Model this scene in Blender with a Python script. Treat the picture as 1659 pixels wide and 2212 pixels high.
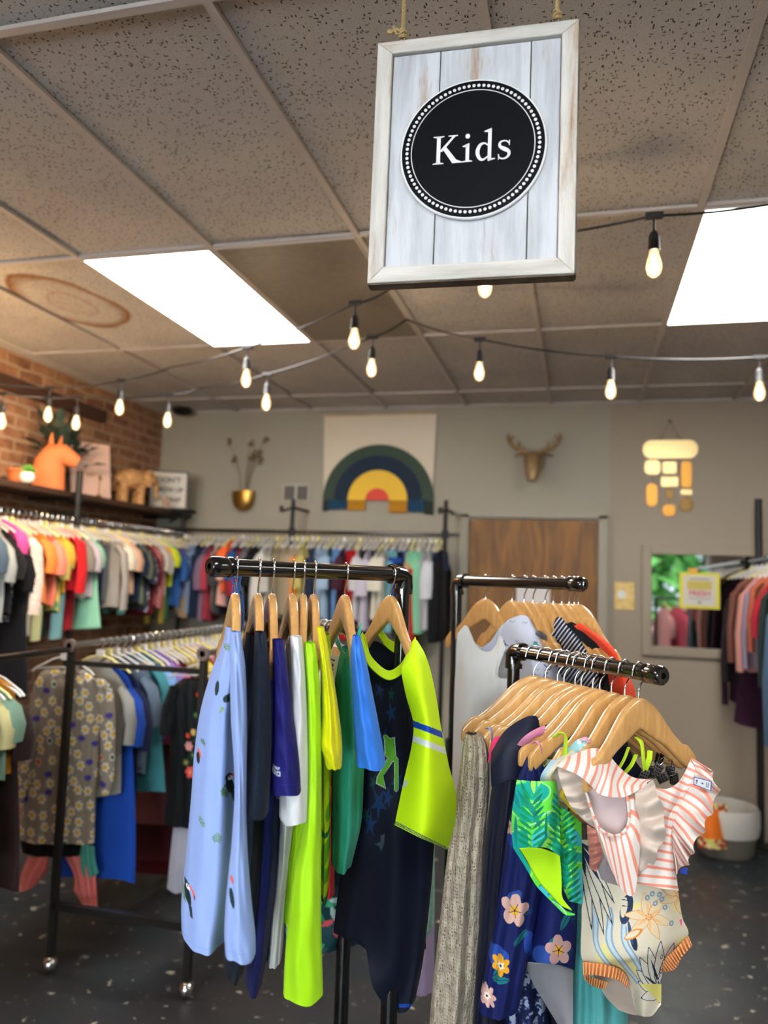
import bpy, bmesh, math, random
import numpy as np
from mathutils import Vector, Matrix
for o in list(bpy.data.objects): bpy.data.objects.remove(o)
SC = bpy.context.scene
COL = SC.collection
rnd = random.Random(7)
# ---------------------------------------------------------------- camera
F, PITCH, ROLL, YAW = 1657.2, math.radians(5.006), math.radians(1.975), math.radians(-14.567)
CAMZ = 1.6
def _axes():
    cy, sy, cp, sp = math.cos(YAW), math.sin(YAW), math.cos(PITCH), math.sin(PITCH)
    f = np.array([sy*cp, cy*cp, sp]); r = np.array([cy, -sy, 0.0]); u = np.cross(r, f)
    c, s = math.cos(ROLL), math.sin(ROLL)
    return c*r+s*u, -s*r+c*u, f
RT, UP, FW = _axes()
CAM0 = np.array([0, 0, CAMZ])
cam_d = bpy.data.cameras.new('camera'); cam = bpy.data.objects.new('camera', cam_d); COL.objects.link(cam)
cam_d.sensor_fit = 'HORIZONTAL'; cam_d.sensor_width = 24.0; cam_d.lens = F/1659*24.0
cam_d.clip_start = 0.05; cam_d.clip_end = 60
cam.matrix_world = Matrix(((RT[0], UP[0], -FW[0], 0), (RT[1], UP[1], -FW[1], 0), (RT[2], UP[2], -FW[2], CAMZ), (0, 0, 0, 1)))
cam_d.dof.use_dof = True; cam_d.dof.focus_distance = 1.5; cam_d.dof.aperture_fstop = 2.1
SC.camera = cam
SC.view_settings.view_transform = 'Standard'; SC.view_settings.look = 'None'
SC.view_settings.exposure = 0.35; SC.view_settings.gamma = 1.0; SC.view_settings.use_curve_mapping = False
# where the room is (metres): camera over x=0,y=0, back wall y=5.567, brick wall x=-3.353
YB, XL, XR, YF, HC = 5.567, -3.353, 4.4, -4.0, 2.9
GX0, GY0 = -2.062, 2.687          # ceiling grid origin, 0.61 x 1.22 m cells
# ---------------------------------------------------------------- world and lights
w = bpy.data.worlds.new('World'); SC.world = w; w.use_nodes = True
w.node_tree.nodes['Background'].inputs[0].default_value = (0.75, 0.88, 1.0, 1)
w.node_tree.nodes['Background'].inputs[1].default_value = 1.6
def light(name, kind, loc, energy, color, size=None, sizey=None, rot=(0, 0, 0), spot=None):
    d = bpy.data.lights.new(name, kind); d.energy = energy; d.color = color
    if kind == 'AREA':
        d.shape = 'RECTANGLE'; d.size = size; d.size_y = sizey
    elif size: d.shadow_soft_size = size
    if spot: d.spot_size = spot; d.spot_blend = 0.6
    o = bpy.data.objects.new(name, d); COL.objects.link(o); o.location = loc; o.rotation_euler = rot
    return o
PANEL_E = 7.0
light('daylight_front_window', 'AREA', (-0.85, YF-0.35, 1.7), 250, (0.88, 0.94, 1.0), 3.1, 1.8, (math.radians(90), 0, 0))
for (x, y) in ((-1.757, 3.297), (0.683, 3.297), (-1.757, -0.36), (0.683, -0.36), (3.1, 1.5)):
    light('panel_light', 'AREA', (x, y, HC-0.03), 27, (1.0, 0.97, 0.93), 0.55, 1.15)
light('brick_wall_spot', 'SPOT', (-2.35, 3.0, 2.55), 54, (1.0, 0.66, 0.34), 0.05, rot=(math.radians(62), 0, math.radians(62)), spot=math.radians(120))
light('warm_wall_lamp', 'POINT', (-2.85, 2.7, 2.3), 19, (1.0, 0.66, 0.32), 0.06)
sun = light('sun', 'SUN', (0, 0, 12), 3.6, (1.0, 0.95, 0.86), rot=(math.radians(-42), 0, math.radians(12)))
# ---------------------------------------------------------------- helpers
def lin(c):
    if isinstance(c, str):
        c = c.lstrip('#'); c = [int(c[i:i+2], 16)/255 for i in (0, 2, 4)]
    elif max(c) > 1.001: c = [v/255 for v in c]
    return tuple(((v/12.92) if v <= 0.04045 else ((v+0.055)/1.055)**2.4) for v in c)
def ray(px, py): return (px-829.5)/F*RT-(py-1106)/F*UP+FW
def P(px, py, t): return CAM0+ray(px, py)*t
def onZ(px, py, z):
    d = ray(px, py); return CAM0+d*((z-CAMZ)/d[2])
def onY(px, py, y):
    d = ray(px, py); return CAM0+d*(y/d[1])
def onX(px, py, x):
    d = ray(px, py); return CAM0+d*(x/d[0])
def tag(o, label=None, cat=None, group=None, kind=None):
    if label: o['label'] = label
    if cat: o['category'] = cat
    if group: o['group'] = group
    if kind: o['kind'] = kind
    return o
MATS = {}
class NT:
    def __init__(s, m): s.t = m.node_tree; s.n = s.t.nodes; s.l = s.t.links
    def a(s, typ, **k):
        x = s.n.new(typ)
        for kk, v in k.items():
            if kk.startswith('i_'):
                key = kk[2:]; x.inputs[int(key) if key.isdigit() else key.replace('_', ' ')].default_value = v
            else: setattr(x, kk, v)
        return x
    def c(s, a, ao, b, bi): s.l.new(a.outputs[ao], b.inputs[bi])
def base_mat(name):
    m = bpy.data.materials.new(name); m.use_nodes = True
    return m, NT(m), m.node_tree.nodes['Principled BSDF']
def mat(name, rgb, rough=0.6, metal=0.0, var=0.0, scale=20, bump=0.0, bscale=200, spec=None, emit=None, es=0, sheen=0, coat=0, stretch=None, var_col=None):
    if name in MATS: return MATS[name]
    m, t, b = base_mat(name)
    c = lin(rgb); b.inputs['Base Color'].default_value = (*c, 1)
    b.inputs['Roughness'].default_value = rough; b.inputs['Metallic'].default_value = metal
    if spec is not None: b.inputs['Specular IOR Level'].default_value = spec
    if sheen: b.inputs['Sheen Weight'].default_value = sheen
    if coat: b.inputs['Coat Weight'].default_value = coat; b.inputs['Coat Roughness'].default_value = 0.12
    if emit: b.inputs['Emission Color'].default_value = (*lin(emit), 1); b.inputs['Emission Strength'].default_value = es
    if var or bump:
        tc = t.a('ShaderNodeTexCoord'); mp = t.a('ShaderNodeMapping'); t.c(tc, 'Object', mp, 0)
        if stretch: mp.inputs['Scale'].default_value = stretch
    if var:
        n = t.a('ShaderNodeTexNoise', i_Scale=scale, i_Detail=5.0); t.c(mp, 0, n, 'Vector')
        r = t.a('ShaderNodeValToRGB'); t.c(n, 0, r, 0)
        r.color_ramp.elements[0].position = 0.3; r.color_ramp.elements[1].position = 0.7
        c2 = lin(var_col) if var_col else tuple(max(0, v*(1-var)) for v in c)
        r.color_ramp.elements[0].color = (*c2, 1); r.color_ramp.elements[1].color = (*(c if var_col else tuple(min(1, v*(1+var*0.5)) for v in c)), 1)
        t.c(r, 0, b, 'Base Color')
    if bump:
        n2 = t.a('ShaderNodeTexNoise', i_Scale=bscale, i_Detail=3.0); t.c(mp, 0, n2, 'Vector')
        bp = t.a('ShaderNodeBump', i_Strength=bump, i_Distance=0.002); t.c(n2, 0, bp, 'Height'); t.c(bp, 0, b, 'Normal')
    MATS[name] = m; return m
def fabric(name, rgb, rough=0.85, var=0.06):
    return mat('fabric_'+name, rgb, rough, var=var, scale=9, bump=0.25, bscale=420, sheen=0.04, spec=0.18)
def knit_lycra(name, rgb): return mat('lycra_'+name, rgb, 0.55, var=0.04, scale=7, bump=0.08, bscale=700, sheen=0.04, spec=0.25)
def print_mat(name, rough=0.62):
    if name in MATS: return MATS[name]
    m, t, b = base_mat(name); at = t.a('ShaderNodeAttribute', attribute_name='print'); t.c(at, 'Color', b, 'Base Color')
    b.inputs['Roughness'].default_value = rough; b.inputs['Specular IOR Level'].default_value = 0.16
    tc = t.a('ShaderNodeTexCoord'); n2 = t.a('ShaderNodeTexNoise', i_Scale=600.0); t.c(tc, 'Object', n2, 'Vector')
    bp = t.a('ShaderNodeBump', i_Strength=0.12, i_Distance=0.001); t.c(n2, 0, bp, 'Height'); t.c(bp, 0, b, 'Normal')
    MATS[name] = m; return m
PRINT = print_mat('printed_fabric')
class MB:
    """collects geometry and links it as one mesh object"""
    def __init__(s): s.v = []; s.f = []
    def add(s, vs, fs):
        n = len(s.v); s.v += [tuple(map(float, v)) for v in vs]; s.f += [tuple(i+n for i in f) for f in fs]; return s
    def box(s, c, d, M=None):
        x, y, z = c; a, b, e = d[0]/2, d[1]/2, d[2]/2
        vs = [(x+i*a, y+j*b, z+k*e) for i in (-1, 1) for j in (-1, 1) for k in (-1, 1)]
        if M is not None: vs = [M @ Vector(v) for v in vs]
        return s.add(vs, [(0, 1, 3, 2), (4, 6, 7, 5), (0, 4, 5, 1), (2, 3, 7, 6), (0, 2, 6, 4), (1, 5, 7, 3)])
    def bar(s, a, b, wd, ht, up=(0, 0, 1)):
        a = Vector(a); b = Vector(b); d = (b-a); L = d.length; d.normalize(); up = Vector(up)
        sd = d.cross(up)
        if sd.length < 1e-4: sd = d.cross(Vector((1, 0, 0)))
        sd.normalize(); u = sd.cross(d)
        M = Matrix((( sd.x, d.x, u.x, 0), (sd.y, d.y, u.y, 0), (sd.z, d.z, u.z, 0), (0, 0, 0, 1)))
        M.translation = (a+b)/2
        return s.box((0, 0, 0), (wd, L, ht), M)
    def tube(s, pts, r, n=10, closed=False, cap=True, rs=None, flat=1.0):
        pts = [Vector(p) for p in pts]; m = len(pts); rings = []
        t0 = (pts[1]-pts[0]).normalized(); ref = Vector((0, 0, 1)) if abs(t0.z) < 0.9 else Vector((1, 0, 0))
        nrm = t0.cross(ref).normalized()
        for i, p in enumerate(pts):
            if closed: t = (pts[(i+1) % m]-pts[i-1])
            else: t = pts[min(i+1, m-1)]-pts[max(i-1, 0)]
            t.normalize(); nrm = (nrm-t*nrm.dot(t))
            if nrm.length < 1e-6: nrm = t.orthogonal()
            nrm.normalize(); bn = t.cross(nrm); rr = rs[i] if rs else r
            rings.append([p+nrm*math.cos(2*math.pi*k/n)*rr+bn*math.sin(2*math.pi*k/n)*rr*flat for k in range(n)])
        vs = [v for q in rings for v in q]; fs = []
        for i in range(m if closed else m-1):
            for k in range(n):
                a = i*n+k; b = i*n+(k+1) % n; j = (i+1) % m
                fs.append((a, b, j*n+(k+1) % n, j*n+k))
        if cap and not closed: fs += [tuple(range(n))[::-1], tuple((m-1)*n+k for k in range(n))]
        return s.add(vs, fs)
    def cyl(s, a, b, r, n=16, r2=None): return s.tube([a, b], r, n, rs=[r, r2 if r2 is not None else r])
    def lathe(s, prof, c=(0, 0, 0), n=24, M=None):
        vs = []; fs = []; m = len(prof)
        for (r, z) in prof:
            for k in range(n):
                a = 2*math.pi*k/n; v = Vector((r*math.cos(a), r*math.sin(a), z))
                if M is not None: v = M @ v
                vs.append((v[0]+c[0], v[1]+c[1], v[2]+c[2]))
        for i in range(m-1):
            for k in range(n): fs.append((i*n+k, i*n+(k+1) % n, (i+1)*n+(k+1) % n, (i+1)*n+k))
        fs += [tuple(range(n))[::-1], tuple((m-1)*n+k for k in range(n))]
        return s.add(vs, fs)
    def ball(s, c, r, n=14, sc=(1, 1, 1)):
        k = n//2
        return s.lathe([(max(1e-4, r*math.sin(math.pi*i/k))*1.0, -r*math.cos(math.pi*i/k)) for i in range(k+1)], c, n, Matrix.Diagonal((*sc, 1)))
    def prism(s, poly, fn, d):
        """poly: 2D points; fn(u,v,w)->3D; thickness d along w"""
        n = len(poly)
        vs = [fn(u, v, 0) for u, v in poly]+[fn(u, v, d) for u, v in poly]
        fs = [tuple(range(n)), tuple(range(n, 2*n))[::-1]]+[(i, i+n, (i+1) % n+n, (i+1) % n) for i in range(n)]
        return s.add(vs, fs)
    def build(s, name, m, parent=None, smooth=True, bevel=0, world=None):
        me = bpy.data.meshes.new(name); me.from_pydata(s.v, [], s.f)
        bm = bmesh.new(); bm.from_mesh(me); bmesh.ops.recalc_face_normals(bm, faces=bm.faces); bm.to_mesh(me); bm.free()
        o = bpy.data.objects.new(name, me); COL.objects.link(o); me.materials.append(m)
        if smooth:
            me.shade_smooth(); me.set_sharp_from_angle(angle=math.radians(40))
        if bevel:
            b = o.modifiers.new('bevel', 'BEVEL'); b.width = bevel; b.segments = 2; b.limit_method = 'ANGLE'
        if parent: o.parent = parent
        if world is not None: o.matrix_world = world
        return o
def empty(name, loc, rz=0):
    o = bpy.data.objects.new(name, None); COL.objects.link(o); o.location = tuple(map(float, loc)); o.rotation_euler = (0, 0, rz); o.empty_display_size = 0.05
    return o
def thing(name, loc, label, cat, group=None, rz=0): return tag(empty(name, loc, rz), label, cat, group)
def adopt(parent, *kids):
    """kids built in world coordinates become parts of parent"""
    for k in kids:
        k.parent = parent
        if parent.type == 'EMPTY': k.matrix_parent_inverse = Matrix.LocRotScale(parent.location, parent.rotation_euler, None).inverted()
    return parent
def struct(name, mb, m, **k): return tag(mb.build(name, m, **k), kind='structure')
def cr(vals, s):
    """catmull-rom through rows of vals (n,k) at parameters s in 0..1"""
    vals = np.asarray(vals, float); n = len(vals)
    if n == 1: return np.repeat(vals, len(s), 0)
    x = s*(n-1); i = np.clip(np.floor(x).astype(int), 0, n-2); f = (x-i)[:, None] if vals.ndim == 2 else (x-i)[:, None, None]
    g = lambda k: vals[np.clip(k, 0, n-1)]
    p0, p1, p2, p3 = g(i-1), g(i), g(i+1), g(i+2)
    p0 = np.where((i == 0)[(...,)+(None,)*(vals.ndim-1)], 2*p1-p2, p0); p3 = np.where((i == n-2)[(...,)+(None,)*(vals.ndim-1)], 2*p2-p1, p3)
    m1, m2 = (p2-p0)/2, (p3-p1)/2; f2, f3 = f*f, f*f*f
    return (2*f3-3*f2+1)*p1+(f3-2*f2+f)*m1+(-2*f3+3*f2)*p2+(f3-f2)*m2
def grid_mesh(name, V, nu, nv, m, wrap, colors=None, solid=0.0, parent=None):
    V = V.reshape(-1, 3); me = bpy.data.meshes.new(name)
    i = np.arange(nv-1)[:, None]; k = np.arange(nu if wrap else nu-1)[None, :]; k2 = (k+1) % nu
    Fs = np.stack([i*nu+k+0*i, i*nu+k2, (i+1)*nu+k2, (i+1)*nu+k], -1).reshape(-1, 4)
    me.vertices.add(len(V)); me.vertices.foreach_set('co', V.astype(np.float32).ravel())
    me.loops.add(Fs.size); me.loops.foreach_set('vertex_index', Fs.ravel().astype(np.int32))
    me.polygons.add(len(Fs)); me.polygons.foreach_set('loop_start', np.arange(0, Fs.size, 4, dtype=np.int32))
    me.update(calc_edges=True); me.validate(); me.materials.append(m); me.shade_smooth()
    if colors is not None:
        a = me.color_attributes.new('print', 'FLOAT_COLOR', 'POINT')
        c = np.ones((len(V), 4), np.float32); c[:, :3] = colors.reshape(-1, 3); a.data.foreach_set('color', c.ravel())
    o = bpy.data.objects.new(name, me); COL.objects.link(o)
    if solid:
        s = o.modifiers.new('thickness', 'SOLIDIFY'); s.thickness = solid; s.offset = 0
    if parent: adopt(parent, o)
    return o
def loft(name, rows, t, D, m=None, paint=None, folds=(5, 0.006), ph=0.0, nu=72, nv=50, parent=None, sq=1.0, top=None):
    """hanging tube of cloth: rows (height px, left px, right px) at distance t, half depth D (number or per row)"""
    rows = np.array(rows, float); D = np.broadcast_to(np.asarray(D, float), (len(rows),)) if np.ndim(D) else np.full(len(rows), D)
    T = np.full(len(rows), t) if np.ndim(t) == 0 else np.asarray(t, float)
    s = np.linspace(0, 1, nv); R = cr(np.column_stack([rows, D, T]), s)
    th = np.linspace(0, 2*math.pi, nu, endpoint=False)
    V = np.zeros((nv, nu, 3)); PX = np.zeros((nv, nu)); PY = np.zeros((nv, nu))
    Rh = np.array([math.cos(YAW), -math.sin(YAW), 0])
    for j in range(nv):
        py, a, b, d, tt = R[j]; xc = (a+b)/2; w_ = abs(b-a)/2*tt/F; d = abs(d)
        c = P(xc, py, tt); z = P(xc, py, tt-d)[2]; f = ray(xc, py)*np.array([1, 1, 0]); f /= np.linalg.norm(f)
        k = folds[1]*(0.25+0.75*s[j])*np.sin(folds[0]*th+ph+1.3*math.sin(2.2*s[j]+ph))+folds[1]*0.35*np.sin((folds[0]*2+1)*th+ph*2-2.0*s[j])
        sn, cs = np.sin(th), np.cos(th)
        if sq != 1: sn, cs = np.sign(sn)*np.abs(sn)**sq, np.sign(cs)*np.abs(cs)**sq
        wr = 0.0012*np.sin(th*3+s[j]*23+ph)+0.001*np.sin(th*7-s[j]*31)
        edge = 1-0.75*np.abs(np.sin(th))**4
        V[j] = c[None, :]+np.outer((w_)*sn, Rh)-np.outer((d+(k+wr)*edge)*cs+0*sn, f)
        V[j, :, 2] = z+0.002*np.sin(th*4+ph)*s[j]
        PX[j] = xc+(b-a)/2*sn; PY[j] = py
    colr = paint(PX, PY) if paint else None
    return grid_mesh(name, V, nu, nv, m or PRINT, True, colr, 0, parent)
def patch(name, ctrl, m=None, paint=None, rip=None, ripx=None, nu=60, nv=60, parent=None, solid=0.0016, sm=True):
    """sheet of cloth through a net of control points (px, py, distance)"""
    C_ = np.array(ctrl, float); u = np.linspace(0, 1, nu); v = np.linspace(0, 1, nv)
    A = cr(C_, v); A = np.swapaxes(cr(np.swapaxes(A, 0, 1), u), 0, 1)
    PX, PY, T = A[..., 0], A[..., 1], A[..., 2]
    U, Vv = np.meshgrid(u, v)
    if rip is not None: T = T+rip(U, Vv)
    QX, QY = PX, PY
    if ripx is not None: dx_, dy_ = ripx(U, Vv); QX = PX+dx_; QY = PY+dy_
    d = (QX[..., None]-829.5)/F*RT-(QY[..., None]-1106)/F*UP+FW
    X = CAM0+d*T[..., None]
    colr = (paint(PX, PY, U, Vv) if (paint.__code__.co_argcount > 2) else paint(PX, PY)) if paint else None
    return grid_mesh(name, X, nu, nv, m or PRINT, False, colr, solid, parent)
class Pt:
    """paints a printed pattern in the garment's own flat chart"""
    def __init__(s, X, Y, base):
        s.X = X; s.Y = Y; s.C = np.empty(X.shape+(3,)); s.C[:] = lin(base)
    def put(s, M, c): s.C[M] = lin(c); return s
    def ell(s, x, y, rx, ry, c, rot=0):
        a = math.radians(rot); dx, dy = s.X-x, s.Y-y
        u, v = dx*math.cos(a)+dy*math.sin(a), -dx*math.sin(a)+dy*math.cos(a)
        return s.put((u/rx)**2+(v/ry)**2 < 1, c)
    def line(s, pts, w_, c):
        M = np.zeros(s.X.shape, bool)
        for (x0, y0), (x1, y1) in zip(pts[:-1], pts[1:]):
            dx, dy = x1-x0, y1-y0; L = dx*dx+dy*dy+1e-9
            h = np.clip(((s.X-x0)*dx+(s.Y-y0)*dy)/L, 0, 1); M |= (s.X-x0-h*dx)**2+(s.Y-y0-h*dy)**2 < (w_/2)**2
        return s.put(M, c)
    def poly(s, pts, c):
        M = np.zeros(s.X.shape, bool); n = len(pts)
        for i in range(n):
            x0, y0 = pts[i]; x1, y1 = pts[(i+1) % n]
            if y0 == y1: continue
            M ^= ((y0 > s.Y) != (y1 > s.Y)) & (s.X < (x1-x0)*(s.Y-y0)/(y1-y0)+x0)
        return s.put(M, c)
    def flower(s, x, y, r, n, c, cc, ph=0, sq=0.8, edge=None):
        a = np.arctan2((s.Y-y), (s.X-x)/sq)+ph; d = np.hypot((s.X-x)/sq, s.Y-y)
        q = r*(0.62+0.38*np.abs(np.cos(a*n/2)))
        if edge: s.put(d < q*1.12, edge)
        s.put(d < q, c); s.put(d < r*0.3, cc); return s
    def leaf(s, x, y, L, w_, rot, c, rib=None, cuts=0):
        a = math.radians(rot); dx, dy = s.X-x, s.Y-y; u = dx*math.cos(a)+dy*math.sin(a); v = -dx*math.sin(a)+dy*math.cos(a)
        h = w_*np.sin(np.clip(u/L, 0, 1)*math.pi)**0.7; M = (u > 0) & (u < L) & (np.abs(v) < h)
        if cuts: M &= ~((np.sin((u-np.abs(v)*0.8)/L*math.pi*2*cuts) > 0.45) & (np.abs(v) > h*0.18))
        s.put(M, c)
        if rib: s.put(M & (np.abs(v) < max(0.7, w_*0.08)), rib)
        return s
    def frond(s, x, y, L, w_, rot, c, e, lw=1.8, bend=0.0):
        a = math.radians(rot); dx, dy = s.X-x, s.Y-y; u = dx*math.cos(a)+dy*math.sin(a); v = -dx*math.sin(a)+dy*math.cos(a)-bend*L*(np.clip(u/L, 0, 1)**2)
        h = w_*np.sin(np.clip(u/L, 0, 1)**.8*math.pi)**.8; M = (u > 0) & (u < L) & (np.abs(v) < h)
        s.put(M, e); s.put(M & (np.abs(v) < h-lw) & (u > lw*1.5) & (u < L-lw*2), c); return s
    def stripes(s, q, period, frac, c):
        return s.put((q/period) % 1 < frac, c)
def noise2(X, Y, s, seed=0):
    r = np.random.RandomState(seed); o = np.zeros(X.shape)
    for k in range(7):
        a = r.rand()*6.28; f = s*(0.6+1.6*r.rand()); o += np.sin((X*math.cos(a)+Y*math.sin(a))*f+r.rand()*6.28+1.5*np.sin((X*math.sin(a)-Y*math.cos(a))*f*0.6))
    return o/3.2
# ================================================================ the room
def mat_floor():
    m, t, b = base_mat('worn_painted_concrete'); tc = t.a('ShaderNodeTexCoord')
    n1 = t.a('ShaderNodeTexNoise', i_Scale=1.3, i_Detail=6.0); t.c(tc, 'Object', n1, 'Vector')
    r1 = t.a('ShaderNodeValToRGB'); t.c(n1, 0, r1, 0); e = r1.color_ramp.elements
    e[0].position = 0.38; e[0].color = (*lin('#1f282c'), 1); e[1].position = 0.66; e[1].color = (*lin('#322f30'), 1)
    n2 = t.a('ShaderNodeTexNoise', i_Scale=18.0, i_Detail=8.0, i_Roughness=0.62); t.c(tc, 'Object', n2, 'Vector')
    r2 = t.a('ShaderNodeValToRGB'); t.c(n2, 0, r2, 0); q = r2.color_ramp.elements; q[0].position = 0.615; q[0].color = (0, 0, 0, 1); q[1].position = 0.66; q[1].color = (1, 1, 1, 1)
    mx = t.a('ShaderNodeMix', data_type='RGBA'); t.c(r2, 0, mx, 0); t.c(r1, 0, mx, 6); mx.inputs[7].default_value = (*lin('#9a9484'), 1); t.c(mx, 2, b, 'Base Color')
    n3 = t.a('ShaderNodeTexNoise', i_Scale=5.0, i_Detail=4.0); t.c(tc, 'Object', n3, 'Vector')
    mr = t.a('ShaderNodeMapRange', i_3=0.28, i_4=0.55); t.c(n3, 0, mr, 0); t.c(mr, 0, b, 'Roughness')
    bp = t.a('ShaderNodeBump', i_Strength=0.25, i_Distance=0.004); t.c(n2, 0, bp, 'Height'); t.c(bp, 0, b, 'Normal')
    return m
def mat_ceiling():
    m, t, b = base_mat('mineral_fibre_tile'); tc = t.a('ShaderNodeTexCoord')
    def fissure(scale, sx, sy, th, rot):
        mp = t.a('ShaderNodeMapping'); t.c(tc, 'Object', mp, 0); mp.inputs['Scale'].default_value = (sx, sy, 1); mp.inputs['Rotation'].default_value = (0, 0, rot)
        wv = t.a('ShaderNodeTexNoise', i_Scale=25.0); t.c(mp, 0, wv, 'Vector')
        ad = t.a('ShaderNodeMix', data_type='RGBA'); ad.inputs[0].default_value = 0.01; t.c(mp, 0, ad, 6); t.c(wv, 1, ad, 7)
        vo = t.a('ShaderNodeTexVoronoi', i_Scale=scale, i_Randomness=1.0); t.c(ad, 2, vo, 'Vector')
        lt = t.a('ShaderNodeMath', operation='LESS_THAN', i_1=th); t.c(vo, 'Distance', lt, 0); return lt
    a = fissure(98, 1.0, 0.40, 0.19, 0.5); c = fissure(92, 0.40, 1.1, 0.18, -0.35); d = fissure(190, 1, 1, 0.17, 0)
    m1 = t.a('ShaderNodeMath', operation='MAXIMUM'); t.c(a, 0, m1, 0); t.c(c, 0, m1, 1)
    m2 = t.a('ShaderNodeMath', operation='MAXIMUM'); t.c(m1, 0, m2, 0); t.c(d, 0, m2, 1)
    n = t.a('ShaderNodeTexNoise', i_Scale=3.0, i_Detail=4.0); t.c(tc, 'Object', n, 'Vector')
    r = t.a('ShaderNodeValToRGB'); t.c(n, 0, r, 0); e = r.color_ramp.elements
    e[0].position = 0.3; e[0].color = (*lin('#aaa5a0'), 1); e[1].position = 0.7; e[1].color = (*lin('#b8b2ac'), 1)
    # brown water stain rings on one tile
    sp = t.a('ShaderNodeMapping'); t.c(tc, 'Object', sp, 0); sp.inputs['Location'].default_value = (2.47*2.2, -3.22*1.35, 0); sp.inputs['Scale'].default_value = (2.2, 1.35, 0)
    nn = t.a('ShaderNodeTexNoise', i_Scale=2.5); t.c(tc, 'Object', nn, 'Vector')
    ln = t.a('ShaderNodeVectorMath', operation='LENGTH'); sp.inputs['Location'].default_value = (2.47*2.2, -3.2*1.35, 0); t.c(sp, 0, ln, 0)
    am = t.a('ShaderNodeMath', operation='MULTIPLY_ADD', i_1=0.35); t.c(nn, 0, am, 0); t.c(ln, 'Value', am, 2)
    rr = t.a('ShaderNodeValToRGB'); t.c(am, 0, rr, 0); q = rr.color_ramp; q.elements[0].position = 0.0; q.elements[0].color = (0.12,)*3+(1,)
    for ps, v in ((0.36, 0.15), (0.40, 0.45), (0.43, 0.1), (0.58, 0.15), (0.68, 1.0), (0.71, 0.0)):
        k = q.elements.new(ps); k.color = (v, v, v, 1)
    q.elements[-1].color = (0, 0, 0, 1)
    s2 = t.a('ShaderNodeSeparateXYZ'); t.c(tc, 'Object', s2, 0)
    g1 = t.a('ShaderNodeMath', operation='LESS_THAN', i_1=GX0); t.c(s2, 0, g1, 0)
    g2 = t.a('ShaderNodeMath', operation='GREATER_THAN', i_1=GY0); t.c(s2, 1, g2, 0)
    g3 = t.a('ShaderNodeMath', operation='MULTIPLY'); t.c(g1, 0, g3, 0); t.c(g2, 0, g3, 1)
    g4 = t.a('ShaderNodeMath', operation='MULTIPLY'); t.c(g3, 0, g4, 0); t.c(rr, 0, g4, 1)
    ms = t.a('ShaderNodeMix', data_type='RGBA'); t.c(g4, 0, ms, 0); t.c(r, 0, ms, 6); ms.inputs[7].default_value = (*lin('#7a4e22'), 1)
    mx = t.a('ShaderNodeMix', data_type='RGBA'); t.c(m2, 0, mx, 0); t.c(ms, 2, mx, 6); mx.inputs[7].default_value = (*lin('#332e2a'), 1)
    t.c(mx, 2, b, 'Base Color'); b.inputs['Roughness'].default_value = 0.95
    return m
def mat_brick():
    m, t, b = base_mat('old_brick'); tc = t.a('ShaderNodeTexCoord')
    sx = t.a('ShaderNodeSeparateXYZ'); t.c(tc, 'Object', sx, 0); cb = t.a('ShaderNodeCombineXYZ'); t.c(sx, 1, cb, 0); t.c(sx, 2, cb, 1)
    br = t.a('ShaderNodeTexBrick', i_Scale=1.0); br.inputs['Brick Width'].default_value = 0.21; br.inputs['Row Height'].default_value = 0.072; br.inputs['Mortar Size'].default_value = 0.011
    br.inputs['Color1'].default_value = (*lin('#80593e'), 1); br.inputs['Color2'].default_value = (*lin('#5d3524'), 1); br.inputs['Mortar'].default_value = (*lin('#927a64'), 1); br.inputs['Mortar Smooth'].default_value = 0.3; br.inputs['Bias'].default_value = -0.1
    n = t.a('ShaderNodeTexNoise', i_Scale=6.0, i_Detail=5.0); t.c(tc, 'Object', n, 'Vector')
    wm = t.a('ShaderNodeMix', data_type='RGBA'); wm.inputs[0].default_value = 0.035; t.c(cb, 0, wm, 6); t.c(n, 1, wm, 7); t.c(wm, 2, br, 'Vector')
    n2 = t.a('ShaderNodeTexNoise', i_Scale=11.0, i_Detail=6.0); t.c(tc, 'Object', n2, 'Vector')
    mr = t.a('ShaderNodeMapRange', i_1=0.35, i_2=0.7); t.c(n2, 0, mr, 0)
    mx = t.a('ShaderNodeMix', data_type='RGBA', blend_type='MIX'); ml = t.a('ShaderNodeMath', operation='MULTIPLY', i_1=0.45); t.c(mr, 0, ml, 0); t.c(ml, 0, mx, 0); t.c(br, 0, mx, 6); mx.inputs[7].default_value = (*lin('#a98260'), 1)
    t.c(mx, 2, b, 'Base Color'); b.inputs['Roughness'].default_value = 0.9
    bp = t.a('ShaderNodeBump', i_Strength=0.6, i_Distance=0.008); iv = t.a('ShaderNodeMath', operation='SUBTRACT', i_0=1.0); t.c(br, 'Fac', iv, 1); t.c(iv, 0, bp, 'Height'); t.c(bp, 0, b, 'Normal')
    return m
def mat_wood(name, c1, c2, rough=0.4, coat=0.0, scale=(1, 1, 1), dist=4.0, ws=3.0):
    if name in MATS: return MATS[name]
    m, t, b = base_mat(name); tc = t.a('ShaderNodeTexCoord'); mp = t.a('ShaderNodeMapping'); t.c(tc, 'Object', mp, 0); mp.inputs['Scale'].default_value = scale
    n = t.a('ShaderNodeTexNoise', i_Scale=ws, i_Detail=6.0, i_Distortion=dist*0.3); t.c(mp, 0, n, 'Vector')
    r = t.a('ShaderNodeValToRGB'); t.c(n, 0, r, 0); e = r.color_ramp.elements
    e[0].position = 0.35; e[0].color = (*lin(c1), 1); e[1].position = 0.65; e[1].color = (*lin(c2), 1)
    t.c(r, 0, b, 'Base Color'); b.inputs['Roughness'].default_value = rough; b.inputs['Coat Weight'].default_value = coat; b.inputs['Coat Roughness'].default_value = 0.1
    MATS[name] = m; return m
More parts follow.
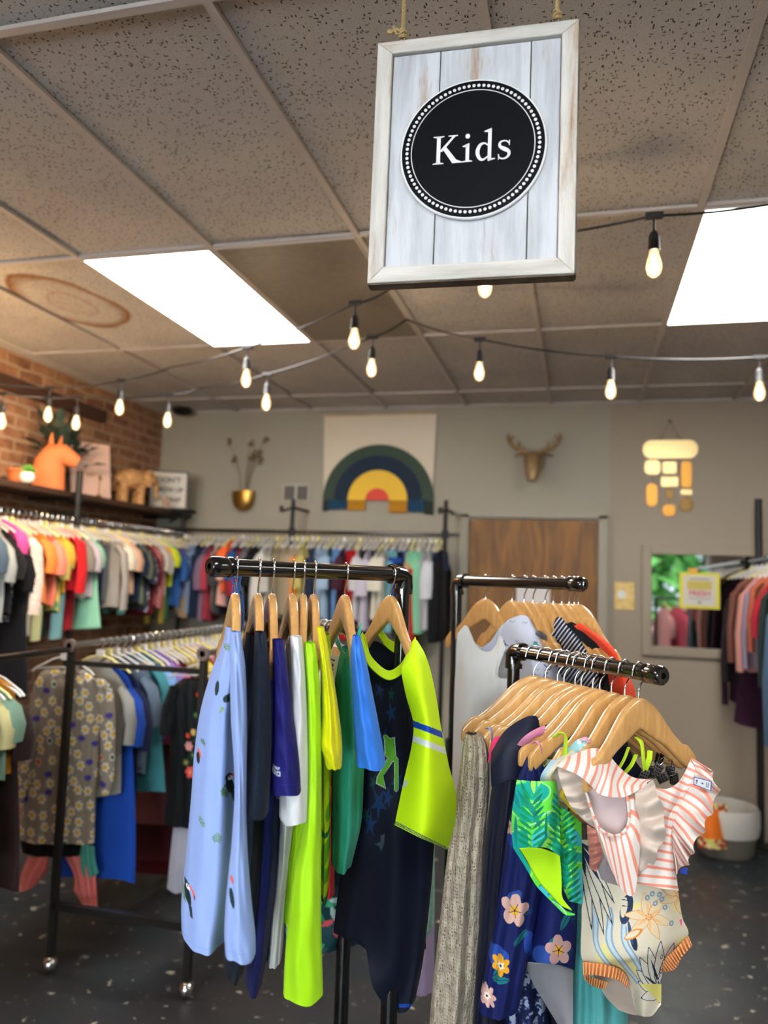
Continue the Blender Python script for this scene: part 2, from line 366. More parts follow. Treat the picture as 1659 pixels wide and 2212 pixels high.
M_WALL = mat('wall_paint_greige', '#928c7e', 0.75, var=0.05, scale=1.5, bump=0.15, bscale=60)
M_WALL2 = mat('wall_paint_taupe', '#928676', 0.75, var=0.05, scale=1.5, bump=0.15, bscale=60)
M_TBAR = mat('ceiling_grid_metal', '#b0a8a2', 0.5, var=0.05)
M_BLACK = mat('black_pipe_paint', '#08080a', 0.16, 0.0, coat=0.6, spec=0.6)
M_BLACKM = mat('black_matte_steel', '#101113', 0.45, 0.3)
M_CHROME = mat('chrome', '#d9d9dc', 0.14, 1.0)
M_STEEL = mat('brushed_steel', '#9a9ca0', 0.28, 1.0)
fx0, fx1, fy0, fy1 = XL, XR, YF, YB
struct('floor', MB().box(((fx0+fx1)/2, (fy0+fy1)/2, -0.05), (fx1-fx0+0.4, fy1-fy0+0.4, 0.1)), mat_floor())
struct('ceiling', MB().box(((fx0+fx1)/2, (fy0+fy1)/2, HC+0.06), (fx1-fx0+0.4, fy1-fy0+0.4, 0.1)), mat_ceiling())
struct('wall_left', MB().box((XL-0.06, (fy0+fy1)/2, HC/2), (0.12, fy1-fy0, HC)), mat_brick())
struct('wall_back', MB().box(((XL+0.176)/2-0.06, YB+0.06, HC/2), (0.176-XL+0.12, 0.12, HC)), M_WALL)
struct('wall_back', MB().box(((XR+0.178)/2, YB+0.06, HC/2), (XR-0.178, 0.12, HC)), M_WALL2)
struct('trim_1', MB().box((0.178, YB-0.006, 1.07), (0.03, 0.014, 2.14)).box((0.178, YB-0.003, 2.5), (0.02, 0.007, 0.72)), M_WALL)
struct('wall_right', MB().box((XR+0.06, (fy0+fy1)/2, HC/2), (0.12, fy1-fy0, HC)), M_WALL2)
# front wall with the shop window behind the photographer
wx0, wx1, wz0, wz1 = -2.4, 2.25, 0.8, 2.45
mb = MB()
for (x0, x1, z0, z1) in ((XL, wx0, 0, HC), (wx1, XR, 0, HC), (wx0, wx1, 0, wz0), (wx0, wx1, wz1, HC)): mb.box(((x0+x1)/2, YF-0.06, (z0+z1)/2), (x1-x0, 0.12, z1-z0))
struct('wall_front', mb, M_WALL2)
gl, t_, b_ = base_mat('window_glass'); b_.inputs['Base Color'].default_value = (1, 1, 1, 1); b_.inputs['Roughness'].default_value = 0.0; b_.inputs['Transmission Weight'].default_value = 1.0; b_.inputs['IOR'].default_value = 1.02
wn = MB().box((0, 0, 0), (0.01, 0.01, 0.01))
mb = MB()
for x in (wx0, (wx0+wx1)/2, wx1): mb.box((x, YF-0.03, (wz0+wz1)/2), (0.06, 0.07, wz1-wz0))
for z in (wz0, wz1): mb.box(((wx0+wx1)/2, YF-0.03, z), (wx1-wx0, 0.07, 0.06))
win = struct('window_1', mb, mat('window_frame_white', '#d8d8d4', 0.5)); adopt(win, MB().box(((wx0+wx1)/2, YF-0.03, (wz0+wz1)/2), (wx1-wx0, 0.006, wz1-wz0)).build('window_pane', gl))
# greenery and pavement outside, seen back in the mirror
tag(MB().box((0, YF-5, -0.1), (24, 10, 0.1)).build('pavement', mat('pavement', '#9a9a96', 0.9)), kind='structure')
M_LEAF = mat('sunlit_foliage', '#78c468', 0.8, var=0.6, scale=3.0)
M_LEAF2 = mat('dusky_foliage', '#26382c', 0.6, var=0.4, scale=8.0)
M_TRUNK = mat('bark', '#4e3b2c', 0.9, var=0.3, scale=12)
def crown(mb, c, r, n, seed):
    rr = random.Random(seed)
    for _ in range(n):
        a, e = rr.random()*6.28, rr.uniform(-1, 1); k = (1-e*e)**0.5; q = r*rr.uniform(0.55, 1)
        p = Vector((c[0]+q*k*math.cos(a), c[1]+q*k*math.sin(a), c[2]+q*e)); s = rr.uniform(0.10, 0.2)*r; M = Matrix.Rotation(rr.random()*6.28, 3, Vector((rr.random()-.5, rr.random()-.5, rr.random()-.5)).normalized())
        mb.add([p+M @ Vector(v)*s for v in ((-1, 0, 0), (0, -.5, .1), (1, 0, 0), (0, .5, .1))], [(0, 1, 2, 3)])
for i, (x, y, r, lb) in enumerate(((2.9, -9.0, 2.3, 'largest leafy green tree outside, reflected at the top of the mirror'), (7.2, -9.5, 1.7, 'green tree outside seen past the largest one'), (-1.4, -9.5, 1.7, 'green tree outside on the street side, farthest from the mirror edge'))):
    tr = thing('tree', (x, y, -0.05), lb, 'tree', 'trees outside the shop window')
    c_ = MB(); crown(c_, (0, 0, 2.6), r, 900, i); c_.build('foliage', M_LEAF, tr, smooth=False)
    MB().tube([(0, 0, 0), (0.05, 0, 1.2), (0, 0.05, 2.6)], 0.1, 10, rs=[0.14, 0.1, 0.06]).build('trunk', M_TRUNK, tr)
# ceiling grid (T bars, real strips just under the tiles)
mb = MB()
k = -8
while GX0+0.61*k < XR:
    x = GX0+0.61*k
    if x > XL: mb.box((x, (YF+YB)/2, HC), (0.024, YB-YF, 0.012))
    k += 1
for k in range(-6, 3): mb.box(((XL+XR)/2, GY0+1.22*k, HC), (XR-XL, 0.024, 0.011))
mb.box(((XL+XR)/2, YB-0.012, HC), (XR-XL, 0.024, 0.013)).box((XL+0.012, (YF+YB)/2, HC), (0.024, YB-YF, 0.013))
struct('trim_2', mb, M_TBAR)
# light panels and the dark lens
M_PANEL = mat('lit_panel_lens', '#ffffff', 0.6, emit='#fffdf8', es=PANEL_E)
M_LENS = mat('unlit_prismatic_lens', '#6a6057', 0.35, var=0.2, scale=30, bump=0.9, bscale=260)
M_WHITEM = mat('white_enamel', '#d9d6d0', 0.4)
def panel(x, y, lb, m, grp):
    p = thing('ceiling_light', (x, y, HC-0.004), lb, 'ceiling light', grp)
    MB().box((0, 0, 0.0), (0.582, 1.19, 0.008)).build('diffuser', m, p)
    f = MB()
    for s in (-1, 1): f.box((s*0.293, 0, 0), (0.008, 1.196, 0.012)).box((0, s*0.6, 0), (0.59, 0.008, 0.012))
    f.build('frame', M_TBAR, p)
panel(-1.757, 3.297, 'bright recessed ceiling light panel above the left racks, with the string light cord crossing it', M_PANEL, 'lit ceiling panels')
panel(0.683, 3.297, 'bright recessed ceiling light panel at the right edge, beside the hanging wooden sign', M_PANEL, 'lit ceiling panels')
panel(-1.147, 3.297, 'unlit grey ceiling light panel with ribbed lens right of the lit one', M_LENS, None)
for x, y, w_ in ((-1.757, -0.36, 'left of'), (0.683, -0.36, 'right of'),): panel(x, y, 'lit ceiling panel behind the photographer, %s the aisle' % w_, M_PANEL, 'lit ceiling panels')
panel(3.1, 1.5, 'lit ceiling panel far to the right beyond the frame', M_PANEL, 'lit ceiling panels')
# old lintel across the bricks
struct('trim_3', MB().box((XL+0.015, 3.9, 2.69), (0.05, 1.7, 0.085)), mat('dark_lintel', '#3a2015', 0.7, var=0.3, scale=10))
tag(MB().lathe([(0.03, 0.0), (0.075, 0.0), (0.08, -0.02), (0.055, -0.045), (0.02, -0.05)], (-3.1, 5.42, HC-0.004), 20).build('smoke_detector', M_BLACKM), 'small dark round detector on the ceiling near the brick corner', 'smoke detector')
# door
dx0, dx1 = -0.797, 0.109
M_DOOR = mat_wood('door_veneer', '#5c3b1a', '#835820', 0.6, 0.0, (3.5, 3.5, 0.55), 5, 4.0)
d = thing('door_1', (0, YB-0.02, 0), None, None); tag(d, kind='structure')
MB().box(((dx0+dx1)/2, 0, 1.03), (dx1-dx0-0.012, 0.03, 2.05)).build('door_leaf', M_DOOR, d)
f = MB()
for x in (dx0-0.03, dx1+0.03): f.box((x, -0.005, 1.045), (0.06, 0.05, 2.09))
f.box(((dx0+dx1)/2, -0.005, 2.095), (dx1-dx0+0.12, 0.05, 0.05)).build('door_frame', M_WALL, d)
MB().lathe([(0.028, 0), (0.028, 0.008), (0.012, 0.012), (0.012, 0.035), (0.027, 0.045), (0.027, 0.06), (0.012, 0.07)], (-0.72, -0.015, 1.0), 18, Matrix.Rotation(math.radians(90), 4, 'X')).build('door_knob', M_STEEL, d)
M_PAPER = mat('paper', '#c9c6c6', 0.8); M_INK = mat('ink', '#1a1a1c', 0.7)
a, c = onY(1116, 1262, YB-0.045), onY(1187, 1345, YB-0.045)
p = tag(MB().box(((a[0]+c[0])/2, YB-0.037, (a[2]+c[2])/2), (c[0]-a[0], 0.002, a[2]-c[2])).build('notice', M_PAPER), 'white paper notice with a dark picture taped to the wooden door', 'notice')
adopt(p, MB().ball(((a[0]+c[0])/2, YB-0.039, (a[2]+c[2])/2-0.03), 0.05, 16, (1.1, 0.02, 0.6)).build('printed_picture', mat('dark_print', '#57504c', 0.8)))
a, c = onY(1328, 1257, YB-0.01), onY(1370, 1318, YB-0.01)
p = tag(MB().box(((a[0]+c[0])/2, YB-0.004, (a[2]+c[2])/2), (c[0]-a[0], 0.003, a[2]-c[2])).build('poster', mat('yellow_poster', '#c29a45', 0.7, var=0.35, scale=25, var_col='#d9c48a')), 'small yellow poster on the wall between the door and the mirror', 'poster')
adopt(p, MB().ball(((a[0]+c[0])/2-0.02, YB-0.006, (a[2]+c[2])/2+0.01), 0.028, 16, (1, 0.03, 1.1)).build('printed_picture', mat('pale_print', '#cdd2cf', 0.7)))
# mirror
mx0, mx1, mz0, mz1 = 0.461, 1.32, 1.212, 1.835
mi = thing('wall_mirror', (0, YB, 0), 'wide wall mirror in a painted taupe frame reflecting clothes and green trees', 'mirror')
f = MB(); fw_ = 0.062
for (x0, x1, z0, z1) in ((mx0-fw_, mx0, mz0-fw_, mz1+fw_), (mx1, mx1+fw_, mz0-fw_, mz1+fw_), (mx0, mx1, mz0-fw_, mz0), (mx0, mx1, mz1, mz1+fw_)): f.box(((x0+x1)/2, -0.018, (z0+z1)/2), (x1-x0, 0.034, z1-z0))
f.build('frame', M_WALL2, mi, bevel=0.004)
MB().box(((mx0+mx1)/2, -0.007, (mz0+mz1)/2), (mx1-mx0, 0.006, mz1-mz0)).build('mirror_glass', mat('mirror_silver', '#e6e9e8', 0.02, 1.0), mi)
# rainbow tapestry
z0, z1, xa, xb = 2.106, 2.845, -1.945, -1.06; cx, cz, RO = -1.497, 2.19, 0.432
tp = thing('rainbow_tapestry', (cx, YB, 0), 'cream cloth tapestry with a green, navy, yellow and coral rainbow', 'tapestry')
M = lambda n, c: mat('felt_'+n, c, 0.95, bump=0.3, bscale=300)
pts = [(xa-cx, z1), (xb-cx, z1), (xb-cx-0.02, cz+0.02), (xa-cx+0.02, cz+0.02)]
MB().prism(pts, lambda u, v, w_: (u, -0.012-w_, v), 0.006).build('backing_cloth', M('cream', '#c9bda9'), tp)
MB().tube([(xa-cx-0.01, -0.016, z1), (xb-cx+0.01, -0.016, z1)], 0.007, 10).build('hanging_rod', mat_wood('pale_rod', '#a88a60', '#c2a678'), tp)
def arc(n, c, ro, ri, k):
    m_ = MB(); N = 32; vs = []
    po = [(ro*math.cos(math.pi*i/N), cz+ro*0.985*math.sin(math.pi*i/N)) for i in range(N+1)]; pi_ = [(ri*math.cos(math.pi*i/N), cz+ri*0.985*math.sin(math.pi*i/N)) for i in range(N+1)][::-1] if ri else []
    if ri:
        po = [(ro, cz-0.0)]+po+[(-ro, cz)]
    m_.prism(po+pi_, lambda u, v, w_: (u, -0.018-0.0025*k-w_, v), 0.006).build(n, M(n, c), tp)
arc('outer_green_band', '#35453a', RO, 0.345, 0); arc('navy_band', '#17273a', 0.345, 0.232, 1); arc('yellow_band', '#dcb23c', 0.232, 0.092, 2); arc('coral_half_circle', '#c9493c', 0.092, 0, 3)
for (x0, x1, c, zb) in ((-0.432, -0.385, '#232c28', 2.105), (-0.385, -0.232, '#0f3a55', 2.12), (-0.232, -0.092, '#a97413', 2.115), (0.092, 0.232, '#a97413', 2.10), (0.232, 0.36, '#0f3a55', 2.105), (0.36, 0.432, '#232c28', 2.09)):
    m_ = MB(); n = max(3, int((x1-x0)/0.008))
    for i in range(n): xx = x0+(x1-x0)*(i+0.5)/n; m_.box((xx, -0.022-0.003*(i % 2), (cz+zb)/2+rnd.uniform(-.006, .004)), ((x1-x0)/n*0.92, 0.004, cz-zb))
    m_.build('fringe', M('fringe'+c[1:], c), tp)
# stag head
M_GOLDW = mat('antique_gold', '#8c7350', 0.5, 0.35, var=0.25, scale=30)
dh = thing('deer_head', (-0.34, YB, 2.44), 'dull gold stag head with upswept antlers above the wooden door', 'wall ornament')
MB().tube([(0, -0.01, 0.03), (0, -0.07, 0.045), (0, -0.13, 0.03), (0, -0.17, -0.03), (0, -0.20, -0.085), (0, -0.205, -0.125)], 0.05, 18, rs=[0.05, 0.066, 0.068, 0.056, 0.044, 0.03], flat=1.0).build('head', M_GOLDW, dh)
MB().ball((0, -0.008, 0.03), 0.07, 20, (1, 0.15, 1.1)).build('mounting_plate', M_GOLDW, dh)
for s in (-1, 1):
    MB().tube([(s*0.045, -0.12, 0.065), (s*0.08, -0.12, 0.078), (s*0.12, -0.12, 0.07), (s*0.135, -0.12, 0.06)], 0.02, 10, rs=[0.01, 0.022, 0.017, 0.004], flat=0.5).build('ear', M_GOLDW, dh)
    MB().tube([(s*0.03, -0.13, 0.08), (s*0.075, -0.13, 0.1), (s*0.125, -0.12, 0.115), (s*0.165, -0.11, 0.155), (s*0.185, -0.10, 0.2), (s*0.178, -0.1, 0.235)], 0.014, 10, rs=[0.016, 0.015, 0.0145, 0.0145, 0.012, 0.004]).tube([(s*0.10, -0.125, 0.108), (s*0.105, -0.12, 0.15), (s*0.098, -0.12, 0.165)], 0.01, 8, rs=[0.012, 0.009, 0.003]).tube([(s*0.172, -0.105, 0.175), (s*0.15, -0.10, 0.205), (s*0.147, -0.1, 0.222)], 0.01, 8, rs=[0.010, 0.008, 0.003]).build('antler', M_GOLDW, dh)
# gold plate wall hanging
M_BR = {'p': mat('pale_brass', '#d6b980', 0.35, 0.55), 'g': mat('golden_brass', '#b07d2c', 0.35, 0.6), 'd': mat('dark_brass', '#6d5122', 0.35, 0.6)}
q = onY(1447, 970, YB)
gh = thing('wall_hanging', (0.58, YB, 2.56), 'wall hanging of rounded brass plates below a string triangle', 'wall hanging')
sc = YB*1.0/F*1.005
def rplate(x, y, w_, h, k, r=0.5):
    """x,y,w,h in picture millimetre-like units about the top plate"""
    w2, h2 = w_*sc/2, h*sc/2; rr = min(w2, h2)*r*2; pts = []
    for cx_, cz_, a0 in ((w2-rr, h2-rr, 0), (-w2+rr, h2-rr, 90), (-w2+rr, -h2+rr, 180), (w2-rr, -h2+rr, 270)):
        for i in range(7): a = math.radians(a0+15*i); pts.append((cx_+rr*math.cos(a), cz_+rr*math.sin(a)))
    X, Z = (x-1447)*sc, -(y-973)*sc
    MB().prism(pts, lambda u, v, w3: (X+u, -0.014-w3, Z+v), 0.004).build('plate', M_BR[k], gh, bevel=0.001)
for a_ in ((1447, 973, 106, 38, 'p', .45), (1413, 1010, 31, 30, 'p', .35), (1446, 1011, 27, 25, 'p', .2), (1446, 1040, 33, 20, 'p', .1), (1478, 1025, 21, 56, 'g', .45), (1412, 1067, 22, 48, 'g', .5), (1446, 1065, 16, 22, 'd', .5), (1478, 1061, 22, 11, 'p', .2), (1445, 1098, 25, 25, 'g', .4), (1478, 1086, 26, 30, 'd', .5)): rplate(*a_)
MB().tube([(-0.07, -0.012, 0.06), (0, -0.012, 0.2), (0.07, -0.012, 0.06)], 0.0022, 6).tube([(-.11, -.01, 0), (-.115, -.01, -.36)], .0012, 5).tube([(0, -.01, 0), (0, -.01, -.42)], .0012, 5).tube([(.105, -.01, 0), (.105, -.01, -.38)], .0012, 5).build('string', mat('brown_string', '#4e4136', 0.9), gh)
MB().ball((0, -0.01, 0.2), 0.009, 10).build('wall_pin', M_BR['d'], gh)
# half moon vase with dried stems
wv = thing('wall_vase', (-2.58, YB, 2.2), 'brass half moon wall vase left of the vent', 'wall vase')
pr = [(0.004, -0.105), (0.045, -0.098), (0.075, -0.07), (0.094, -0.03), (0.1, 0.02), (0.101, 0.052), (0.094, 0.052), (0.09, 0.01), (0.06, -0.06), (0.004, -0.09)]
MB().lathe(pr, (0, -0.045, 0), 28, Matrix.Diagonal((0.95, 0.45, 1, 1))).build('bowl', mat('satin_brass', '#a5803c', 0.3, 0.85), wv)
ds = thing('dried_stems', (-2.58, YB-0.045, 2.22), 'dried brown flower stems standing in the brass wall vase', 'dried flowers')
M_DRY = mat('dried_stem', '#5f5240', 0.9); st = MB(); fl = MB(); rr = random.Random(5)
for i in range(9):
    a = rr.uniform(-1, 1); h = rr.uniform(0.28, 0.47); x1 = a*0.16; st.tube([(a*0.02, 0, -0.08), (a*0.05, 0.005, h*0.45), (x1*0.6, 0, h*0.75), (x1, rr.uniform(-.02, .01), h)], 0.0016, 5)
    fl = MB()
    for j in range(7): fl.ball((x1+rr.uniform(-.018, .018), rr.uniform(-.015, .015), h+rr.uniform(-.03, .02)), rr.uniform(.007, .012), 8)
    fl.build('dried_head', mat('dried_head', '#6d5a3c', 0.9), ds)
st.build('stem', M_DRY, ds)
# vent
vt = thing('air_vent', (-2.153, YB, 2.243), 'small white double louvre vent between the vase and the tapestry', 'vent')
MB().box((0, -0.008, 0), (0.225, 0.016, 0.135)).build('frame', mat('vent_frame', '#a8a298', 0.6), vt, bevel=0.003)
for s in (-1, 1):
    l = MB().box((s*0.053, -0.017, 0), (0.088, 0.004, 0.11))
    l.build('grille', mat('vent_grille', '#4d4b48', 0.6, bump=0.8, bscale=90), vt)
# ================================================================ shelf along the brick wall
ZS = 2.07
sh = thing('shelf', (XL, 4.6, ZS), 'long dark wooden shelf on black pipe brackets along the brick wall', 'shelf')
adopt(sh, MB().box((XL+0.17, 4.35, ZS-0.018), (0.30, 2.42, 0.036)).build('shelf_board', mat_wood('dark_shelf_board', '#2a1c14', '#3c281b', 0.5, 0, (1, 0.2, 1), 3, 10), bevel=0.003))
def upright(name, X, Y, z0, z1, wall, zb=()):
    m_ = MB().cyl((X, Y, z0), (X, Y, z1), 0.019, 14)
    for z in zb:
        m_.cyl((X, Y, z), (XL+0.005, Y, z) if wall == 'L' else (X, YB-0.005, z), 0.015, 12)
        m_.cyl((X, Y, z-0.025), (X, Y, z+0.025), 0.027, 14)
    return m_.build(name, M_BLACKM)
for Y in (3.02, 4.07, 5.37): adopt(sh, upright('upright', -3.0, Y, 0.03, 2.09 if Y > 5 else 2.2, 'L', (2.03, 1.93)))
rl = thing('clothes_rail', (-3.0, 4.2, 1.9), 'black upper clothes rail under the shelf on the brick wall', 'clothes rail')
adopt(rl, MB().cyl((-3.0, 3.0, 1.9), (-3.0, 5.42, 1.9), 0.0135, 14).build('rail_tube', M_BLACK))
# back wall rail
br = thing('clothes_rail', (-2, YB, 1.92), 'black clothes rail across the grey back wall below the tapestry', 'clothes rail')
YR = 5.24
adopt(br, MB().cyl((-2.98, YR, 1.92), (-0.82, YR, 1.92), 0.0135, 14).build('rail_tube', M_BLACK))
for X in (-2.05, -0.92):
    adopt(br, MB().cyl((X, YR, 0.03), (X, YR, 2.16), 0.016, 12).cyl((X, YR, 2.10), (X, YB-.005, 2.10), 0.012, 10).cyl((X, YR, 2.10), (X+.0, YR-0.22, 2.05), 0.009, 10).cyl((X, YR-0.22, 2.05), (X, YR-.22, 2.09), .016, 10).cyl((X, YR, 1.89), (X, YR, 1.95), .025, 12).build('upright', M_BLACKM))
adopt(br, MB().bar((-3.05, 5.25, 2.06), (-2.87, 5.25, 2.06), .03, .03).bar((-3.05, 5.25, 1.98), (-2.9, 5.25, 2.05), .02, .02).cyl((-2.87, 5.22, 2.06), (-2.87, 5.28, 2.06), 0.02, 10).build('bracket', M_BLACKM))
# ================================================================ garment prototypes for the rails behind
def proto_tee(sl=0.2, length=0.42, seed=0, w_=0.145, sleeve=True, flare=1.0):
    """one cloth mesh hung at the bar (origin = bar centre)"""
    rr = random.Random(seed); m_ = MB(); N, R_ = 28, 14; z0 = -0.075
    rows = [(0.05, z0), (0.10, z0-0.03), (w_*0.97, z0-0.065), (w_, z0-0.12)]+[(w_*(1+(flare-1)*k/6), z0-0.12-(length-0.12)*k/6) for k in range(1, 7)]
    ph = rr.random()*6; vs = []
    for j, (hw, z) in enumerate(rows):
        d = 0.010 if j < 2 else 0.016+0.003*j
        for k in range(N):
            a = 2*math.pi*k/N; f = 0.006*(j/9)*math.sin(5*a+ph)+0.004*(j/9)*math.sin(3*a+ph*2)
            vs.append((hw*math.sin(a)*(1+0.03*math.sin(ph+j)), -(d+f)*math.cos(a)*(1.0), z+0.01*(j/9)*math.sin(a*2+ph)))
    m_.add(vs, [(j*N+k, j*N+(k+1) % N, (j+1)*N+(k+1) % N, (j+1)*N+k) for j in range(len(rows)-1) for k in range(N)])
    if sleeve:
        for s in (-1, 1):
            m_.tube([(s*w_*0.80, 0, z0-0.07), (s*(w_+0.015), 0, z0-0.11), (s*(w_+0.035), 0.004, z0-0.11-sl*0.5), (s*(w_+0.03), 0.0, z0-0.11-sl)], 0.04, 12, rs=[0.035, 0.045, 0.046, 0.044], flat=0.45, cap=False)
    return m_
def proto_pants(length=0.5, seed=0, w_=0.11):
    rr = random.Random(seed); m_ = MB(); ph = rr.random()*6
    m_.tube([(0, 0, -0.095), (0, 0, -0.13), (0, 0, -0.2)], 0.1, 24, rs=[w_*0.9, w_*0.97, w_*1.02], flat=0.2, cap=False)
    for s in (-1, 1):
        pts = [(s*w_*0.5, 0, -0.16), (s*w_*0.52, 0.003, -0.3), (s*w_*0.55, -.003, -0.16-(length-0.16)*0.7), (s*w_*0.5, 0.002, -length)]
        m_.tube(pts, 0.06, 16, rs=[w_*0.5, w_*0.5, w_*0.44, w_*0.42], flat=0.42, cap=False)
    return m_
PROTO = {}
def proto(kind):
    if kind not in PROTO:
        k, s = kind.split(':'); s = int(s)
        m_ = {'tee': lambda: proto_tee(0.13, 0.40, s), 'long': lambda: proto_tee(0.34, 0.44, s), 'vest': lambda: proto_tee(0, 0.42, s, 0.125, False),
              'dress': lambda: proto_tee(0.12, 0.62, s, 0.135, True, 1.45), 'pants': lambda: proto_pants(0.56, s), 'shorts': lambda: proto_pants(0.36, s, 0.12), 'skirt': lambda: proto_tee(0, 0.36, s, 0.11, False, 1.5)}[k]()
        o = m_.build('x', fabric('plain_white', '#ffffff')); PROTO[kind] = o.data; bpy.data.objects.remove(o)
    return PROTO[kind]
# plastic hanger prototype: body, hook, size tag
def hanger_meshes():
    b = MB().tube([(-0.15, 0, -0.125), (-0.13, 0, -0.108), (-0.05, 0, -0.068), (0, 0, -0.055), (0.05, 0, -0.068), (0.13, 0, -0.108), (0.15, 0, -0.125)], 0.006, 8, flat=0.6).tube([(-0.13, 0, -.11), (0, 0, -.1), (.13, 0, -.11)], .0035, 6).box((0, 0, -0.055), (0.03, 0.008, 0.03))
    h = MB().tube([(0, 0, -0.045), (0, 0, -0.03), (0.014, 0, -0.014)]+[(0.0165*math.cos(math.radians(a)), 0, 0.0165*math.sin(math.radians(a))) for a in range(-20, 190, 30)], 0.0022, 6)
    g = MB().box((0, 0, -0.047), (0.034, 0.016, 0.026))
    r = []
    for m_, n in ((b, 'hanger_body'), (h, 'hook'), (g, 'size_tag')):
        o = m_.build(n, M_CHROME); r.append(o.data); bpy.data.objects.remove(o)
    return r
HB, HH, HG = hanger_meshes()
M_PLAST = mat('white_plastic', '#c4c2bd', 0.35); M_TAGY = mat('pale_yellow_plastic', '#d8cf86', 0.4)
def objmat(name, me, m, parent=None):
    o = bpy.data.objects.new(name, me); COL.objects.link(o); o.material_slots[0].link = 'OBJECT'; o.material_slots[0].material = m
    if parent: o.parent = parent
    return o
KN = {'tee': 'short-sleeved top', 'long': 'long-sleeved top', 'vest': 'sleeveless top', 'dress': 'dress', 'pants': 'trousers', 'shorts': 'shorts', 'skirt': 'skirt'}
KO = {'tee': 'top', 'long': 'top', 'vest': 'vest', 'dress': 'dress', 'pants': 'trousers', 'shorts': 'shorts', 'skirt': 'skirt'}
LABELS = set()
def uniq(l, alt=()):
    for a in ('',)+tuple(alt):
        q = l+a
        if q not in LABELS: LABELS.add(q); return q
    print('DUP LABEL', l); LABELS.add(l); return l
def rail_fill(items, pos, rz, where, grp, jit=7, ends=('the near end', 'the far end'), zs=1.0, mset=None, yel=0.35, hangers=True):
    """items: (colour name, hex, kind, length factor)"""
    n = len(items)
    for i, it in enumerate(items):
        cn, hx, kd, lf = it; seed = i % 3; s = i/(n-1) if n > 1 else 0
        p = pos(s); a = rz+math.radians(rnd.uniform(-jit, jit))
        prev = items[i-1] if i else None; nx = items[i+1] if i < n-1 else None
        if prev and nx: bt = 'between the %s and %s ones' % (prev[0], nx[0])
        elif nx: bt = 'at %s beside the %s one' % (ends[0], nx[0])
        else: bt = 'at %s beside the %s one' % (ends[1], prev[0])
        quarter = ['near the start', 'just before the middle', 'just past the middle', 'towards the finish'][min(3, int(s*4))]
        lb = '%s %s %s %s' % (cn, KN[kd], where, bt)
        if len(lb.replace('-', ' ').split()) > 16: lb = '%s %s %s %s' % (cn, KO[kd], where, bt)
        if len(lb.replace('-', ' ').split()) > 16: lb = '%s %s %s beside the %s one' % (cn, KO[kd], where, (nx or prev)[0])
        lb = uniq(lb)
        m_ = mset[i] if mset and i in mset else fabric(cn.replace(' ', '_')+hx[1:], tuple(int(hx[k:k+2], 16)*.93 for k in (1, 3, 5)))
        g = objmat({'tee': 'shirt', 'long': 'long_sleeved_shirt', 'vest': 'vest_top', 'dress': 'dress', 'pants': 'trousers', 'shorts': 'shorts', 'skirt': 'skirt'}[kd], proto('%s:%d' % (kd, seed)), m_)
        g.location = tuple(p); g.rotation_euler = (0, 0, a); g.scale = (rnd.uniform(0.93, 1.05), rnd.uniform(0.75, 1.1), lf*zs); tag(g, lb, {'tee': 'shirt', 'long': 'shirt', 'vest': 'shirt', 'dress': 'dress', 'pants': 'trousers', 'shorts': 'shorts', 'skirt': 'skirt'}[kd], grp)
        if hangers:
            h = thing('plastic_hanger', p, uniq('plastic hanger of the %s %s %s' % (cn, KO[kd], where)), 'hanger', grp.replace('garments', 'hangers'), a)
            objmat('hanger_body', HB, M_PLAST if (i*7) % 5 else M_TAGY, h); objmat('hook', HH, M_CHROME, h)
            if rnd.random() < yel: objmat('size_tag', HG, M_TAGY if i % 2 else M_WHITEM, h)
def pat(name, base, spots, sc=60, th=0.5):
    """small all-over print"""
    k = 'allover_'+name
    if k in MATS: return MATS[k]
    m, t, b = base_mat(k); tc = t.a('ShaderNodeTexCoord'); v = t.a('ShaderNodeTexVoronoi', i_Scale=sc); t.c(tc, 'Object', v, 'Vector')
    r = t.a('ShaderNodeValToRGB'); t.c(v, 0, r, 0); e = r.color_ramp; e.interpolation = 'CONSTANT'; e.elements[0].color = (*lin(spots[0]), 1); e.elements[1].position = th; e.elements[1].color = (*lin(base), 1)
    if len(spots) > 1: q = e.elements.new(th*0.6); q.color = (*lin(spots[1]), 1)
    t.c(r, 0, b, 'Base Color'); b.inputs['Roughness'].default_value = 0.85; MATS[k] = m; return m
